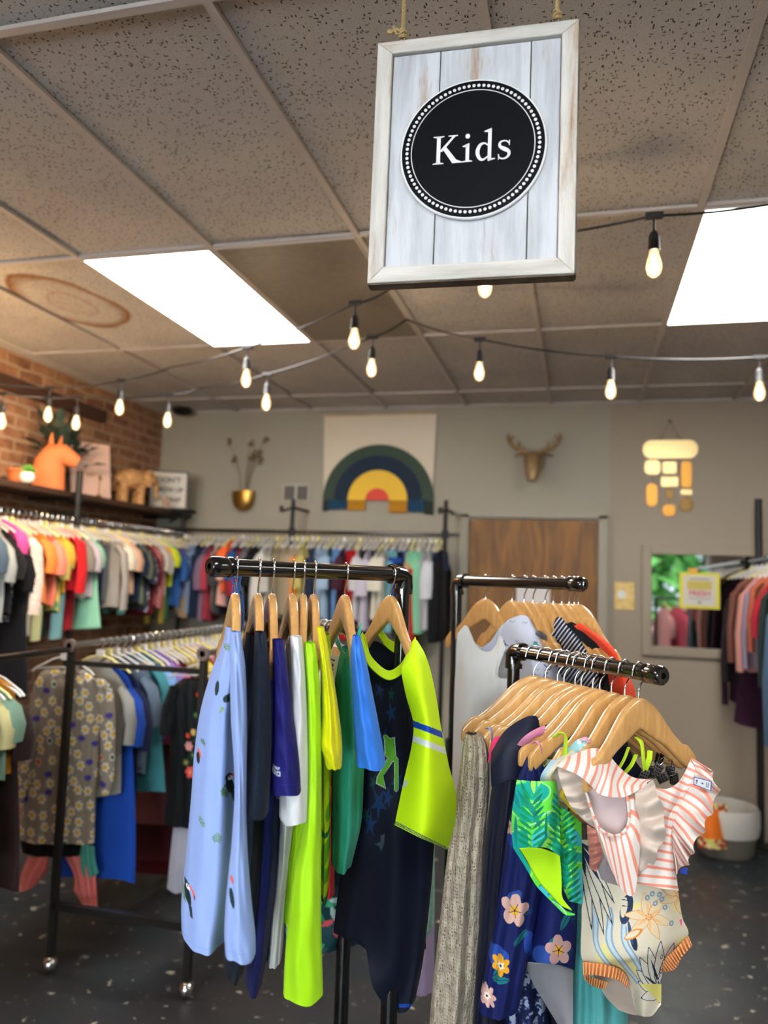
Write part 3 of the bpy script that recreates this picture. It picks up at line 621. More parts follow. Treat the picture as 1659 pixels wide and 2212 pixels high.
LW = [('slate blue', '#46586a', 'tee', 1.0), ('grey white striped', '#9aa0a0', 'tee', 1.15), ('black', '#141519', 'tee', 1.1), ('hot pink sleeved', '#c9468c', 'tee', .7), ('white spotted black', '#3a3a3c', 'pants', 1.0), ('jet black', '#0c0e14', 'dress', 1.35),
 ('faded pink plaid', '#c9b1a6', 'long', 1.0), ('cream', '#c9bfae', 'pants', 1.15), ('tangerine', '#e0803a', 'tee', 1.0), ('pale lemon', '#cfcf98', 'pants', 1.2), ('coral pink', '#e8806c', 'tee', 1.02), ('palm green', '#2f7a4a', 'tee', 1.1), ('amber', '#c99a35', 'tee', .9), ('pale aqua', '#79a9ae', 'pants', 1.2), ('bright red', '#c81e24', 'long', .8), ('crimson', '#8f1822', 'pants', 1.12), ('warm grey', '#857d74', 'tee', .95), ('lilac white', '#b0a6ae', 'tee', .95), ('mint', '#84bfa2', 'dress', .9), ('dark slate', '#27313c', 'pants', .9),
 ('navy', '#18203a', 'pants', .92), ('deep navy', '#111a30', 'pants', .9), ('storm grey', '#63666a', 'pants', .85), ('silver grey', '#9b9690', 'long', 1.0), ('brick red edged', '#b5503c', 'tee', 1.0), ('ivory', '#d5ccb8', 'tee', .9), ('peach', '#c9a083', 'tee', .92), ('dusty turquoise', '#5d9a92', 'pants', 1.0), ('midnight', '#17253a', 'tee', 1.0), ('sage', '#6a7560', 'tee', 1.05), ('charcoal', '#34363a', 'tee', 1.1),
 ('white dotted navy', '#33405a', 'tee', 1.15), ('maroon', '#5c141c', 'tee', 1.2), ('dusty rose', '#9a5c5c', 'long', 1.0), ('pale grey', '#a9a59e', 'tee', .9), ('off white', '#c9c1b2', 'tee', .95), ('apricot', '#e59a5e', 'tee', .85), ('chartreuse', '#b2c41e', 'tee', .8), ('mustard', '#a08c35', 'pants', 1.15), ('sea green', '#2c6b50', 'pants', 1.1), ('cobalt', '#2a5696', 'tee', 1.1), ('violet blue', '#3c3578', 'tee', 1.0), ('scarlet', '#a01a2a', 'pants', .95), ('plum', '#5f2838', 'tee', 1.0), ('ash grey', '#8f8b88', 'long', .95), ('graphite', '#3a3b3e', 'pants', 1.0)]
ms = {4: pat('dots_black', '#1a1b20', ['#c9c6c0'], 45, .32), 31: pat('dots_navy', '#27324a', ['#a9aab8'], 45, .32), 6: pat('pink_plaid', '#c9b7aa', ['#b07a78', '#d8cfc4'], 30, .4), 11: pat('palms', '#b59a4a', ['#2f7a4a', '#4a8a5a'], 22, .45), 41: pat('blueprint', '#2f3f7c', ['#b03a4a', '#2f7a7a'], 40, .4)}
rail_fill(LW, lambda s: (-3.0, 3.28+s*2.06, 1.9), 0, 'on the brick wall rail', 'garments on the brick wall rail', zs=1.05, mset=ms)
BW = [('stone beige', '#9a8d76', 'pants', .95), ('camel', '#8f7d60', 'pants', 1.0), ('powder blue', '#6f86a4', 'pants', .95), ('dark indigo', '#16243c', 'pants', 1.0), ('navy green printed', '#152640', 'pants', .95), ('mauve', '#6c5a70', 'tee', 1.2), ('raspberry', '#9a3344', 'tee', 1.2), ('oatmeal', '#a89c8a', 'pants', .9), ('dark grey', '#3a3c40', 'tee', 1.1), ('blush pink', '#d8a59c', 'tee', 1.0), ('flame orange', '#e06030', 'tee', .8), ('petrol blue', '#1d4b7c', 'tee', 1.0), ('cherry red', '#8f2234', 'tee', 1.3), ('steel grey', '#4b4c50', 'pants', 1.0),
 ('smoke grey', '#5e5e60', 'long', 1.0), ('coal black', '#101116', 'tee', 1.1), ('ink black', '#0c0d12', 'pants', 1.0), ('plain white', '#c4c2bd', 'long', 1.05), ('chalk white', '#b5b2aa', 'tee', 1.2), ('khaki', '#85785f', 'pants', .9), ('taupe', '#7a6d5a', 'pants', .95), ('sand', '#94866e', 'pants', .9), ('putty', '#a09078', 'pants', .92), ('vivid orange', '#f08010', 'pants', 1.0), ('citrus yellow', '#c4c020', 'pants', 1.15), ('straw yellow', '#b8a860', 'tee', 1.1), ('denim navy', '#252f42', 'pants', 1.0), ('blue black', '#141c2a', 'pants', 1.1), ('speckled grey blue', '#6e84a0', 'pants', 1.0), ('ice blue', '#8fa8c0', 'tee', 1.1), ('onyx', '#0f1218', 'pants', 1.05), ('sky blue', '#5c86b8', 'pants', .95),
 ('dark maroon', '#3a1c2c', 'tee', 1.1), ('pillar box red', '#b01c20', 'pants', 1.15), ('cardinal red', '#9a1820', 'pants', 1.1), ('white crested', '#b8b8ba', 'tee', 1.1), ('soft black', '#1c1d22', 'pants', 1.1), ('lavender white', '#b4aebc', 'tee', 1.2), ('blackberry', '#231c30', 'pants', 1.0), ('vanilla', '#c4bfae', 'tee', 1.1), ('eggshell', '#c9c4b6', 'tee', 1.1), ('light teal', '#6aa0a8', 'pants', 1.05), ('royal blue', '#17408c', 'pants', .9), ('pitch black', '#0b0d12', 'pants', 1.1), ('tan', '#a98c66', 'pants', 1.1), ('rust red', '#9c2a22', 'pants', 1.3), ('seafoam', '#7abf9a', 'pants', 1.05), ('pebble grey', '#97979a', 'pants', 1.0), ('frost white', '#b9bcc2', 'tee', 1.2), ('oxford blue', '#14264c', 'pants', 1.05), ('raven black', '#0c0d10', 'long', 1.2)]
rail_fill(BW, lambda s: (-2.90+s*1.96, YR, 1.92), math.radians(90), 'on the back wall rail', 'garments on the back wall rail', zs=1.16, ends=('the corner end', 'the door end'), mset={28: pat('specks', '#8094b0', ['#3c4a60'], 80, .45)})
# ================================================================ rolling steel rack, left
RX0, RX1 = -2.03, -1.43
def post(m_, x, y, z0, z1, s=0.026): m_.box((x, y, (z0+z1)/2), (s, s, z1-z0))
rk = thing('garment_rack', (-1.72, 3.5, 0), 'black square-tube double garment rack on steel ball feet, left', 'garment rack')
M_RACK = mat('dark_gunmetal', '#2a2826', 0.35, 0.5)
for x in (RX0, RX1):
    for y in (2.78, 4.45):
        m_ = MB(); post(m_, x, y, 0.06, 1.26); adopt(rk, m_.build('upright', M_RACK))
        adopt(rk, MB().ball((x, y, 0.031), 0.031, 20).cyl((x, y, .055), (x, y, .075), .01, 10).build('ball_foot', mat('polished_ball', '#b9b9bb', 0.2, 1.0)))
        adopt(rk, MB().cyl((x, y-0.005, 1.285), (x, y-0.02, 1.285), 0.026, 20).build('end_cap', mat('worn_cap', '#7a6a64', 0.45, 0.5)))
for y in (2.78, 4.45):
    adopt(rk, MB().bar((RX0, y, 1.215), (RX1, y, 1.215), 0.02, 0.02).build('cross_bar', M_RACK), MB().bar((RX0, y, 0.255), (RX1, y, 0.255), 0.026, 0.03).build('cross_bar', M_RACK))
for x in (RX0, RX1): adopt(rk, MB().cyl((x, 2.76, 1.285), (x, 4.46, 1.285), 0.0125, 14).build('hanging_rail', mat('rail_chrome', '#8f9294', 0.25, 0.9)))
adopt(rk, MB().bar((RX0, 3.2, 0.03), (RX0, 3.75, 0.05), 0.03, 0.012).build('floor_brace', mat('floor_brace', '#3c3c3c', 0.5, 0.3)))
adopt(rk, MB().bar((RX1-.18, 3.25, 1.25), (RX1-.14, 3.3, 0.7), 0.02, 0.02).build('stay', M_RACK))
rk2 = thing('garment_rack', (-2.0, 1.9, 0), 'black garment rack whose rail leaves the frame at the left edge', 'garment rack')
for y in (1.35,):
    m_ = MB(); post(m_, RX0-0.02, y, 0.0, 1.26); adopt(rk2, m_.build('upright', M_RACK))
adopt(rk2, MB().cyl((RX0, 1.33, 1.27), (RX0, 2.75, 1.27), 0.0125, 14).build('hanging_rail', M_BLACK))
N1 = [('wine brown', '#2e1c1e', 'dress', 1.3), ('grey floral', '#8a8680', 'tee', .95), ('mottled grey', '#918c86', 'dress', .9), ('pale butter', '#c9c37a', 'pants', 1.0), ('lemon cream', '#d0c890', 'tee', .9), ('dusty mint', '#7a9a88', 'tee', .85), ('burnt orange', '#c98020', 'vest', .8), ('dark chocolate', '#2a1c1a', 'dress', 1.12)]
rail_fill(N1, lambda s: (RX0-.02, 2.10+s*0.27, 1.27), 0, 'on the left edge rack', 'garments on the left edge rack', mset={1: pat('grey_floral', '#b0aba4', ['#6c6864'], 45, .5), 2: pat('mottled', '#a8a29c', ['#7c7772'], 30, .45)}, yel=.8)
R1 = [('heather grey', '#9a9a94', 'tee', 1.35), ('royal blue flared', '#1746a8', 'dress', 1.45), ('dark navy', '#111c40', 'tee', 1.5), ('faded denim', '#5c6c80', 'tee', 1.2), ('bleached denim', '#7486a0', 'vest', 1.2), ('teal checked', '#3c8088', 'dress', 1.0), ('light blue', '#6c96c8', 'tee', 1.0), ('lilac', '#8a6cb0', 'tee', .9), ('magenta pink', '#b04a78', 'tee', 1.1), ('old rose', '#7a4a50', 'dress', 1.3), ('burgundy', '#4c1c24', 'dress', 1.6), ('deep maroon', '#4a1012', 'dress', 1.7), ('sandy tan', '#b09a60', 'tee', 1.1), ('sunflower', '#d8b41e', 'tee', 1.0), ('olive gold', '#8c7a2c', 'pants', 1.3), ('floral pink', '#c07a80', 'tee', .9), ('butter yellow', '#c9c070', 'tee', .9), ('dove grey', '#93908c', 'tee', 1.0), ('cream printed', '#c4baa2', 'tee', .95), ('soft pink', '#c99a98', 'tee', .95), ('aqua', '#6ab0b0', 'tee', .9), ('tomato red', '#b03a2c', 'tee', 1.0), ('white', '#c9c9c6', 'tee', 1.0), ('blue striped', '#5c7090', 'tee', 1.0), ('silver', '#a4a4a4', 'tee', 1.0), ('buttermilk', '#cfc892', 'tee', 1.0)]
rail_fill(R1, lambda s: (RX0, 2.98+s*1.42, 1.285), 0, 'on the rolling rack left rail', 'garments on the left rail of the rolling rack', yel=.9)
R2 = [('pale grey marl', '#8f8f98', 'skirt', 1.9), ('ink navy', '#101a30', 'dress', 1.4), ('golden yellow', '#c9a01e', 'dress', 1.1), ('wheat', '#b0a070', 'tee', 1.1), ('pink blossom', '#c06a80', 'tee', 1.0), ('stone', '#a39c8f', 'tee', 1.0), ('primrose', '#cfc27a', 'tee', 1.0), ('white printed', '#c4c1b8', 'tee', 1.0), ('peach floral', '#c99a80', 'tee', 1.0), ('light grey', '#a2a2a0', 'tee', 1.0), ('cornflower', '#6a80b0', 'tee', 1.0), ('turquoise', '#4aa0a0', 'tee', 1.0), ('linen', '#b8ae98', 'tee', 1.0), ('rose', '#b07078', 'tee', 1.0), ('pearl', '#c9c4ba', 'tee', 1.0)]
rail_fill(R2, lambda s: (RX1, 3.10+s*1.25, 1.285), 0, 'on the rolling rack right rail', 'garments on the right rail of the rolling rack', yel=.9)
# ================================================================ right hand rack by the mirror
rr_ = thing('garment_rack', (1.12, 4.7, 0), 'black garment rack standing against the wall beside the mirror', 'garment rack')
RXX = 1.06
m_ = MB().cyl((RXX+.04, 5.38, 0.03), (RXX+.04, 5.38, 2.2), 0.022, 14); adopt(rr_, m_.build('upright', M_BLACKM))
adopt(rr_, MB().cyl((RXX, 3.3, 1.80), (RXX, 5.42, 1.80), 0.015, 14).cyl((RXX, 3.35, .03), (RXX, 3.35, 1.8), .018, 12).bar((RXX, 5.3, 1.80), (RXX+.04, 5.3, 1.80), .02, .02).build('hanging_rail', mat('satin_black_rail', '#0b0b0c', .55)))
adopt(rr_, MB().box((RXX, 3.35, .015), (.5, .05, .03)).box((RXX+.04, 5.3, .015), (.4, .05, .03)).build('base', M_BLACKM))
RR = [('dark plum', '#2c1228', 'long', 1.75), ('slate black', '#15191c', 'long', 1.45), ('russet', '#7a4c40', 'long', 1.2), ('aubergine', '#2a1026', 'dress', 1.4), ('salmon pink', '#cf9084', 'long', 1.25), ('pale mauve', '#8c7e94', 'long', 1.2), ('terracotta', '#a8583f', 'long', 1.0), ('cherry', '#a01a2c', 'tee', 1.4), ('deep forest', '#1c2a28', 'long', 1.3), ('steel blue', '#43607f', 'long', 1.8), ('brown heather', '#6c5a4c', 'long', 1.9)]
rail_fill(RR, lambda s: (RXX, 5.36-s*1.3, 1.80), 0, 'on the rack beside the mirror', 'garments on the rack beside the mirror', ends=('the wall end', 'the near end'), yel=0)
# things only the mirror shows: a second rack with pink clothes and a sale sign
rb = thing('garment_rack', (1.5, 2.2, 0), 'low black rack of pink clothes reflected at the left of the mirror', 'garment rack')
adopt(rb, MB().cyl((.78, 2.3, 1.5), (2.1, 2.3, 1.5), .014, 12).cyl((.78, 2.3, .02), (.78, 2.3, 1.5), .016, 12).cyl((2.1, 2.3, .02), (2.1, 2.3, 1.5), .016, 12).build('frame', M_BLACKM))
PK = [('washed pink', '#c08a8c', 'tee', 1.3), ('strawberry', '#b84a5c', 'dress', 1.2), ('rosewood', '#7c2436', 'tee', 1.2), ('bubblegum', '#d08a94', 'tee', 1.2), ('beige pink', '#a08478', 'long', 1.3), ('mulberry', '#6a1c34', 'tee', 1.3), ('shell pink', '#cf9c9a', 'dress', 1.1), ('blackcurrant', '#1e1622', 'dress', 1.3)]
rail_fill(PK, lambda s: (.86+s*.95, 2.3, 1.5), math.radians(60), 'on the low rack reflected in the mirror', 'garments reflected in the mirror', yel=0)
RYX = Matrix.Rotation(math.radians(90), 4, 'X')
def mirtext(txt, size, M4, m, name, parent=None, d=0.001, flip=False, bold=0.0):
    cu = bpy.data.curves.new(name, 'FONT'); cu.body = txt; cu.size = size; cu.align_x = 'CENTER'; cu.align_y = 'CENTER'; cu.extrude = d; cu.offset = bold; cu.resolution_u = 3
    ob = bpy.data.objects.new(name, cu); COL.objects.link(ob); dg = bpy.context.evaluated_depsgraph_get(); me = bpy.data.meshes.new_from_object(ob.evaluated_get(dg)); bpy.data.objects.remove(ob)
    me.transform((M4 @ Matrix.Scale(-1, 4, (1, 0, 0))) if flip else M4); me.materials.clear(); me.materials.append(m); o = bpy.data.objects.new(name, me); COL.objects.link(o)
    if parent: o.parent = parent
    return o
q = onY(1511, 1276, YB-.02); Wd, Hd = .25, .24
ss = thing('sale_sign', (q[0], q[1], q[2]), 'yellow bordered sign with one red word hanging over the mirror', 'sign', rz=math.radians(-4))
MB().box((0, 0, 0), (Wd, .008, Hd)).build('border', mat('sign_yellow', '#cfc63c', .6), ss)
MB().box((0, -.005, 0), (Wd*.8, .003, Hd*.84)).build('sign_face', mat('sign_white', '#c4beb2', .6), ss)
MB().box((0, -.0072, .036), (Wd*.62, .001, .058)).build('colour_block', mat('sign_gold', '#b8a84a', .6), ss)
mirtext('FRESH', .05, Matrix.Translation((0, -.0072, -.02)) @ RYX, mat('sign_red', '#b83a4c', .6), 'lettering', ss, bold=.0012)
MB().box((0, -.0072, .078), (Wd*.5, .001, .008)).box((0, -.0072, -.052), (Wd*.55, .001, .006)).box((0, -.0072, -.078), (.02, .001, .016)).build('small_print', mat('sign_grey', '#77757a', .6), ss)
MB().box((-.04, -.002, Hd/2+.012), (.06, .012, .035)).build('clip', mat('clip_orange', '#d89a28', .5), ss, bevel=.004)
# ================================================================ things on the shelf
zt = ZS+0.001
M_TERRA = mat('orange_terracotta', '#c26a3a', 0.75, var=0.08, scale=8)
hh = thing('horse_head', (-3.12, 3.97, zt), 'matte orange horse head bust looking right on the shelf', 'figurine', rz=math.radians(44))
# local +x is the way it looks
MB().tube([(-0.02, 0, 0), (-0.02, 0, 0.08), (-0.015, 0, 0.14), (0.005, 0, 0.185), (0.045, 0, 0.19), (0.085, 0, 0.17), (0.118, 0, 0.155)], .06, 22, rs=[0.066, 0.063, 0.058, 0.05, 0.043, 0.034, 0.026], flat=1.3).build('head_and_neck', M_TERRA, hh)
hh.scale = (1.16, 1.16, 1.16)
for s in (-1, 1): MB().tube([(0.005+s*.022, s*.03, .225), (0.006+s*.026, s*.034, .262), (0.01+s*.028, s*.036, .295)], .02, 10, rs=[.018, .014, .003], flat=.8).build('ear', M_TERRA, hh)
pl = thing('potted_plant', (-3.21, 4.14, zt), 'dark leafy plant in a black pot behind the orange horse head', 'plant')
MB().lathe([(.05, 0), (.07, .12), (.075, .13), (.06, .13)], n=20).build('pot', M_BLACKM, pl)
lf = MB(); rr = random.Random(3)
for i in range(58):
    a = rr.random()*6.28; e = rr.uniform(0.1, 1.35); L = rr.uniform(.10, .27); base = Vector((0, 0, .15+rr.random()*.08)); dr = Vector((math.cos(a)*math.cos(e)*(.6 if math.cos(a) > 0 else .2), math.sin(a)*math.cos(e)*1.15, math.sin(e))); s = Vector((-math.sin(a), math.cos(a), rr.uniform(-.3, .3))).normalized()
    tip = base+dr*L; l2 = rr.uniform(.08, .12); w_ = rr.uniform(.03, .045); up_ = dr.cross(s)*.012
    lf.add([tip, tip+dr*l2*.4+s*w_+up_, tip+dr*l2, tip+dr*l2*.4-s*w_+up_, tip+dr*l2*.45], [(0, 1, 4), (1, 2, 4), (2, 3, 4), (3, 0, 4)]).tube([base, base+dr*L*.5+Vector((0, 0, .01)), tip], .0025, 5)
lf.build('leaves', M_LEAF2, pl)
sp = thing('small_potted_plant', (-3.05, 3.67, zt), 'small green succulent in a round white pot at the left end of the shelf', 'plant')
MB().lathe([(.02, 0), (.035, .012), (.042, .035), (.036, .06), (.03, .062)], n=20).build('pot', mat('white_glaze', '#d9d6cf', .3), sp)
l2 = MB(); rr = random.Random(8)
for i in range(36):
    a = rr.random()*6.28; e = rr.uniform(.2, 1.4); p0 = Vector((0, 0, .055)); dr = Vector((math.cos(a)*math.cos(e), math.sin(a)*math.cos(e), math.sin(e))); l2.tube([p0, p0+dr*.03, p0+dr*.055], .006, 6, rs=[.004, .006, .001])
l2.build('leaves', mat('bright_leaf', '#4f8a34', .6), sp)
cp = thing('clay_pot', (-3.22, 3.80, zt), 'empty orange clay pot behind the succulent, cut by the frame', 'pot'); MB().lathe([(.045, 0), (.06, .08), (.068, .085), (.068, .1), (.055, .1), (.05, .08)], n=22).build('pot_body', M_TERRA, cp)
cv = thing('canvas_print', (-3.22, 4.50, zt), 'blush pink canvas print leaning on the bricks beside the horse head', 'picture', rz=math.radians(62))
Rt = Matrix.Rotation(math.radians(-10), 4, 'X')
MB().box((0, 0, .20), (.28, .02, .39), Rt).build('canvas', mat('blush_canvas', '#c6a79a', .85, var=.05, scale=6), cv)
MB().tube([Rt @ Vector((-.09+.012*i, -.0125, .29-.004*i+.012*math.sin(i*1.9))) for i in range(14)], .0018, 5).tube([Rt @ Vector((-.02+.01*math.cos(i*.7)*(1+i*.3), -.0125, .2+.01*math.sin(i*.7)*(1+i*.3))) for i in range(10)], .0018, 5).build('line_drawing', mat('taupe_ink', '#8c7468', .8), cv)
gb = thing('gold_ornament', (-3.04, 4.33, zt), 'tiny gold star ornament on a stem in front of the pink canvas', 'ornament')
MB().cyl((0, 0, 0), (0, 0, .1), .003, 8).lathe([(.02, 0), (.018, .006), (.003, .012)], n=14).build('stem', M_BR['d'], gb)
st_ = MB(); st_.prism([((.022 if i % 2 == 0 else .010)*math.cos(i*math.pi/5), .12+(.022 if i % 2 == 0 else .010)*math.sin(i*math.pi/5)) for i in range(10)], lambda u, v, w3: (w3, u, v), .008).build('star', mat('gold', '#c9a040', .3, .9), gb)
M_RATT = mat_wood('carved_rattan', '#7c5430', '#b58a56', .7, 0, (1, 1, 1), 3, 40)
el = thing('elephant_figure', (-3.1, 4.82, zt), 'carved light brown elephant figure standing on the shelf', 'figurine', rz=math.radians(55))
b2 = MB().tube([(-.13, 0, .15), (-.1, 0, .165), (-.04, 0, .175), (.03, 0, .17), (.07, 0, .165)], .07, 20, rs=[.03, .068, .08, .076, .05])
for x in (-.085, .035):
    for y in (-.035, .035): b2.tube([(x, y, .14), (x, y, .07), (x, y, .001)], .03, 12, rs=[.036, .028, .031])
b2.build('body', M_RATT, el)
MB().tube([(.06, 0, .19), (.1, 0, .2), (.14, 0, .18)], .05, 18, rs=[.045, .06, .04]).tube([(.14, 0, .185), (.165, 0, .14), (.165, 0, .08), (.18, 0, .055)], .02, 10, rs=[.028, .021, .014, .010]).build('head_and_trunk', M_RATT, el)
for s in (-1, 1): MB().tube([(.075, s*.05, .22), (.07, s*.07, .18), (.075, s*.06, .13)], .05, 14, rs=[.03, .05, .02], flat=.25).build('ear', M_RATT, el)
MB().tube([(-.135, 0, .17), (-.15, 0, .12), (-.148, 0, .08)], .004, 6).build('tail', M_RATT, el)
fg = thing('small_figure', (-2.98, 5.06, zt), 'small pale animal figure in front of the letter board', 'figurine')
MB().tube([(0, -.03, .03), (0, 0, .038), (0, .03, .032)], .025, 14, rs=[.016, .028, .018]).ball((0, -.035, .065), .02, 14).tube([(0, -.03, .04), (0, -.035, .06)], .014, 10).cyl((-.012, -.02, 0), (-.012, -.02, .03), .007, 8).cyl((.012, -.02, 0), (.012, -.02, .03), .007, 8).cyl((-.012, .02, 0), (-.012, .02, .03), .007, 8).cyl((.012, .02, 0), (.012, .02, .03), .007, 8).build('body', mat('clay_figure', '#a58a74', .7), fg)
lbP = onX(364, 1100, -3.16)
lbd = thing('letter_board', (-3.06, 5.22, zt), 'black framed letter board with black words at the corner end of the shelf', 'sign', rz=math.radians(22))
MB().box((0, 0, .15), (.27, .016, .27)).build('board', mat('board_white', '#b5b1aa', .7), lbd)
f = MB()
for s in (-1, 1): f.box((s*.14, 0, .15), (.014, .026, .295)).box((0, 0, .15+s*.14), (.27, .026, .014))
f.build('frame', M_BLACKM, lbd)
for i, tx in enumerate(("DON'T", 'GROW UP', "IT'S TRAP")):
    mirtext(tx, .058 if i == 0 else .046, Matrix.Translation((0.0, -.0095, .225-.075*i)) @ Matrix.Rotation(math.radians(90), 4, 'X'), M_INK, 'lettering', lbd, bold=.001)
# ================================================================ string lights
M_CORD = mat('black_rubber_cord', '#121214', .5); M_FIL = mat('glowing_filament', '#ffffff', .5, emit='#ffc873', es=26)
mg, tg, bg = base_mat('bulb_glass'); tr_ = tg.a('ShaderNodeBsdfTransparent'); em = tg.a('ShaderNodeEmission'); em.inputs[0].default_value = (*lin('#ffcf8a'), 1); em.inputs[1].default_value = 6.0
gs = tg.a('ShaderNodeBsdfGlossy', i_Roughness=0.05); mxs = tg.a('ShaderNodeMixShader', i_0=.14); tg.c(tr_, 0, mxs, 1); tg.c(em, 0, mxs, 2); mx3 = tg.a('ShaderNodeMixShader', i_0=.06); tg.c(mxs, 0, mx3, 1); tg.c(gs, 0, mx3, 2)
out = mg.node_tree.nodes['Material Output']; tg.l.new(mx3.outputs[0], out.inputs['Surface'])
sk = MB().cyl((0, 0, 0), (0, 0, -.05), .004, 8).lathe([(.004, -.045), (.012, -.055), (.0155, -.065), (.0165, -.10), (.018, -.102), (.018, -.108), (.013, -.11)], n=18).build('x', M_CORD); SKM = sk.data; bpy.data.objects.remove(sk)
sk = MB().lathe([(.013, -.106), (.0135, -.118), (.019, -.135), (.0225, -.152), (.0225, -.163), (.018, -.178), (.009, -.187), (.0005, -.19)], n=22).build('x', mg); BUM = sk.data; bpy.data.objects.remove(sk)
fm = MB()
for i in range(5):
    a = i*1.257; fm.tube([(.003*math.cos(a), .003*math.sin(a), -.115), (.010*math.cos(a), .010*math.sin(a), -.150), (.003*math.cos(a), .003*math.sin(a), -.176)], .0011, 5)
sk = fm.build('x', M_FIL); FIM = sk.data; bpy.data.objects.remove(sk)
CL = MB().box((0, 0, 0), (.05, .02, .016)).build('x', M_CORD); CLM = CL.data; bpy.data.objects.remove(CL)
def string(lb, nodes, bulbs, lit=True):
    pts = [onZ(px, py, CAMZ+z) for px, py, z in nodes]
    s = thing('string_light', pts[0], lb, 'string lights', 'string lights under the ceiling')
    C_ = cr(np.array(pts), np.linspace(0, 1, 14*(len(pts)-1)+1)) if len(pts) > 2 else np.array(pts)
    # gentle sag kept by straight pieces between fixings
    L = []
    for a, b in zip(pts[:-1], pts[1:]):
        for i in range(8):
            u = i/8; q_ = a*(1-u)+b*u; q_[2] -= 0.012*4*u*(1-u); L.append(q_)
    L.append(pts[-1]); adopt(s, MB().tube([Vector(v) for v in L], .0042, 8).build('cord', M_CORD))
    for k in bulbs:
        p = pts[k]; b = objmat('bulb', BUM, mg); b.location = p; so = objmat('socket', SKM, M_CORD); so.location = p; fi = objmat('filament', FIM, M_FIL); c = objmat('cord_clip', CLM, M_CORD); c.location = p
        adopt(s, so, c, b); fi.parent = b
        light('bulb_light', 'POINT', (p[0], p[1], p[2]-.15), 1.7, (1.0, .72, .42), .018)
string('nearest string light, running from the right edge behind the wooden sign to the upper left', [(1750, 425, 1.2), (1413, 466, 1.1), (1050, 520, 1.10), (845, 622, 1.17), (768, 655, 1.1), (535, 750, 1.05), (370, 793, 1.2), (262, 822, 1.02), (108, 838, 0.98), (-90, 815, .97)], (1, 2, 4, 5, 7, 8))
string('string light dropping left from the ceiling hook to the brick wall', [(878, 690, 1.285), (805, 728, 1.12), (578, 808, 1.03), (430, 838, 1.07), (365, 852, 1.0), (168, 858, .97), (8, 850, .9), (-120, 870, .9)], (1, 2, 4, 5, 6))
string('string light running right from the ceiling hook, lowest in front of the back wall', [(878, 690, 1.285), (1037, 733, 1.08), (1320, 770, 1.0), (1640, 772, 1.0), (1850, 740, 1.15)], (1, 2, 3))
p = onZ(878, 688, CAMZ+1.295)
tag(MB().tube([(p[0], p[1], HC), (p[0], p[1], HC-.02), (p[0]+.01, p[1], HC-.03), (p[0], p[1], HC-.037)], .003, 8).build('ceiling_hook', M_STEEL), 'small steel ceiling hook where two string lights meet', 'hook')
# ================================================================ basket and bag on the floor
bk = thing('storage_basket', (0.87, 5.26, 0), 'round grey basket with a thick white cloth liner on the floor', 'basket')
MB().lathe([(.15, 0), (.165, .02), (.185, .24), (.18, .25), (.16, .04), (.02, .03)], n=40).build('basket_body', mat('woven_grey', '#5c554c', .85, bump=1.0, bscale=70, stretch=(1, 1, 6)), bk)
MB().lathe([(.192, .13), (.2, .18), (.198, .27), (.185, .29), (.17, .27), (.165, .15), (.02, .10)], n=40).build('liner', mat('white_cotton_liner', '#a8a49c', .9, bump=.5, bscale=20), bk)
bgp = onZ(1543, 1832, 0); bgp = [0.66, 5.06]
ob = thing('patterned_bag', (bgp[0], bgp[1], 0), 'orange and yellow patterned bag standing against the basket', 'bag', rz=math.radians(8))
def pb(X, Y, U, V):
    p_ = Pt(X, Y, '#c9661c'); M = (U < .2) | (U > .8) | (V > .78) | (V < .12)
    n_ = noise2(X, Y, .22, 4); p_.put(M, '#cfc79a'); p_.put(M & (n_ > .1), '#b8502c'); p_.put(M & (n_ < -.4), '#a8b04a'); p_.put(M & (n_ > .55), '#8a2c2a'); return p_.C
tt = float((np.array([bgp[0], bgp[1], 0.2])-CAM0) @ FW)
adopt(ob, patch('bag_front', [[(1508, 1738, tt+.03), (1540, 1735, tt+.0), (1572, 1738, tt+.03)], [(1508, 1785, tt-.01), (1540, 1785, tt-.05), (1576, 1787, tt)], [(1508, 1830, tt-.02), (1545, 1835, tt-.08), (1578, 1835, tt-.01)]], paint=pb, nu=60, nv=60),
      patch('bag_back', [[(1508, 1738, tt+.03), (1540, 1736, tt+.07), (1572, 1738, tt+.03)], [(1508, 1785, tt+.0), (1540, 1785, tt+.08), (1576, 1787, tt)], [(1508, 1830, tt-.02), (1545, 1826, tt+.06), (1578, 1835, tt-.01)]], paint=pb, nu=40, nv=40))
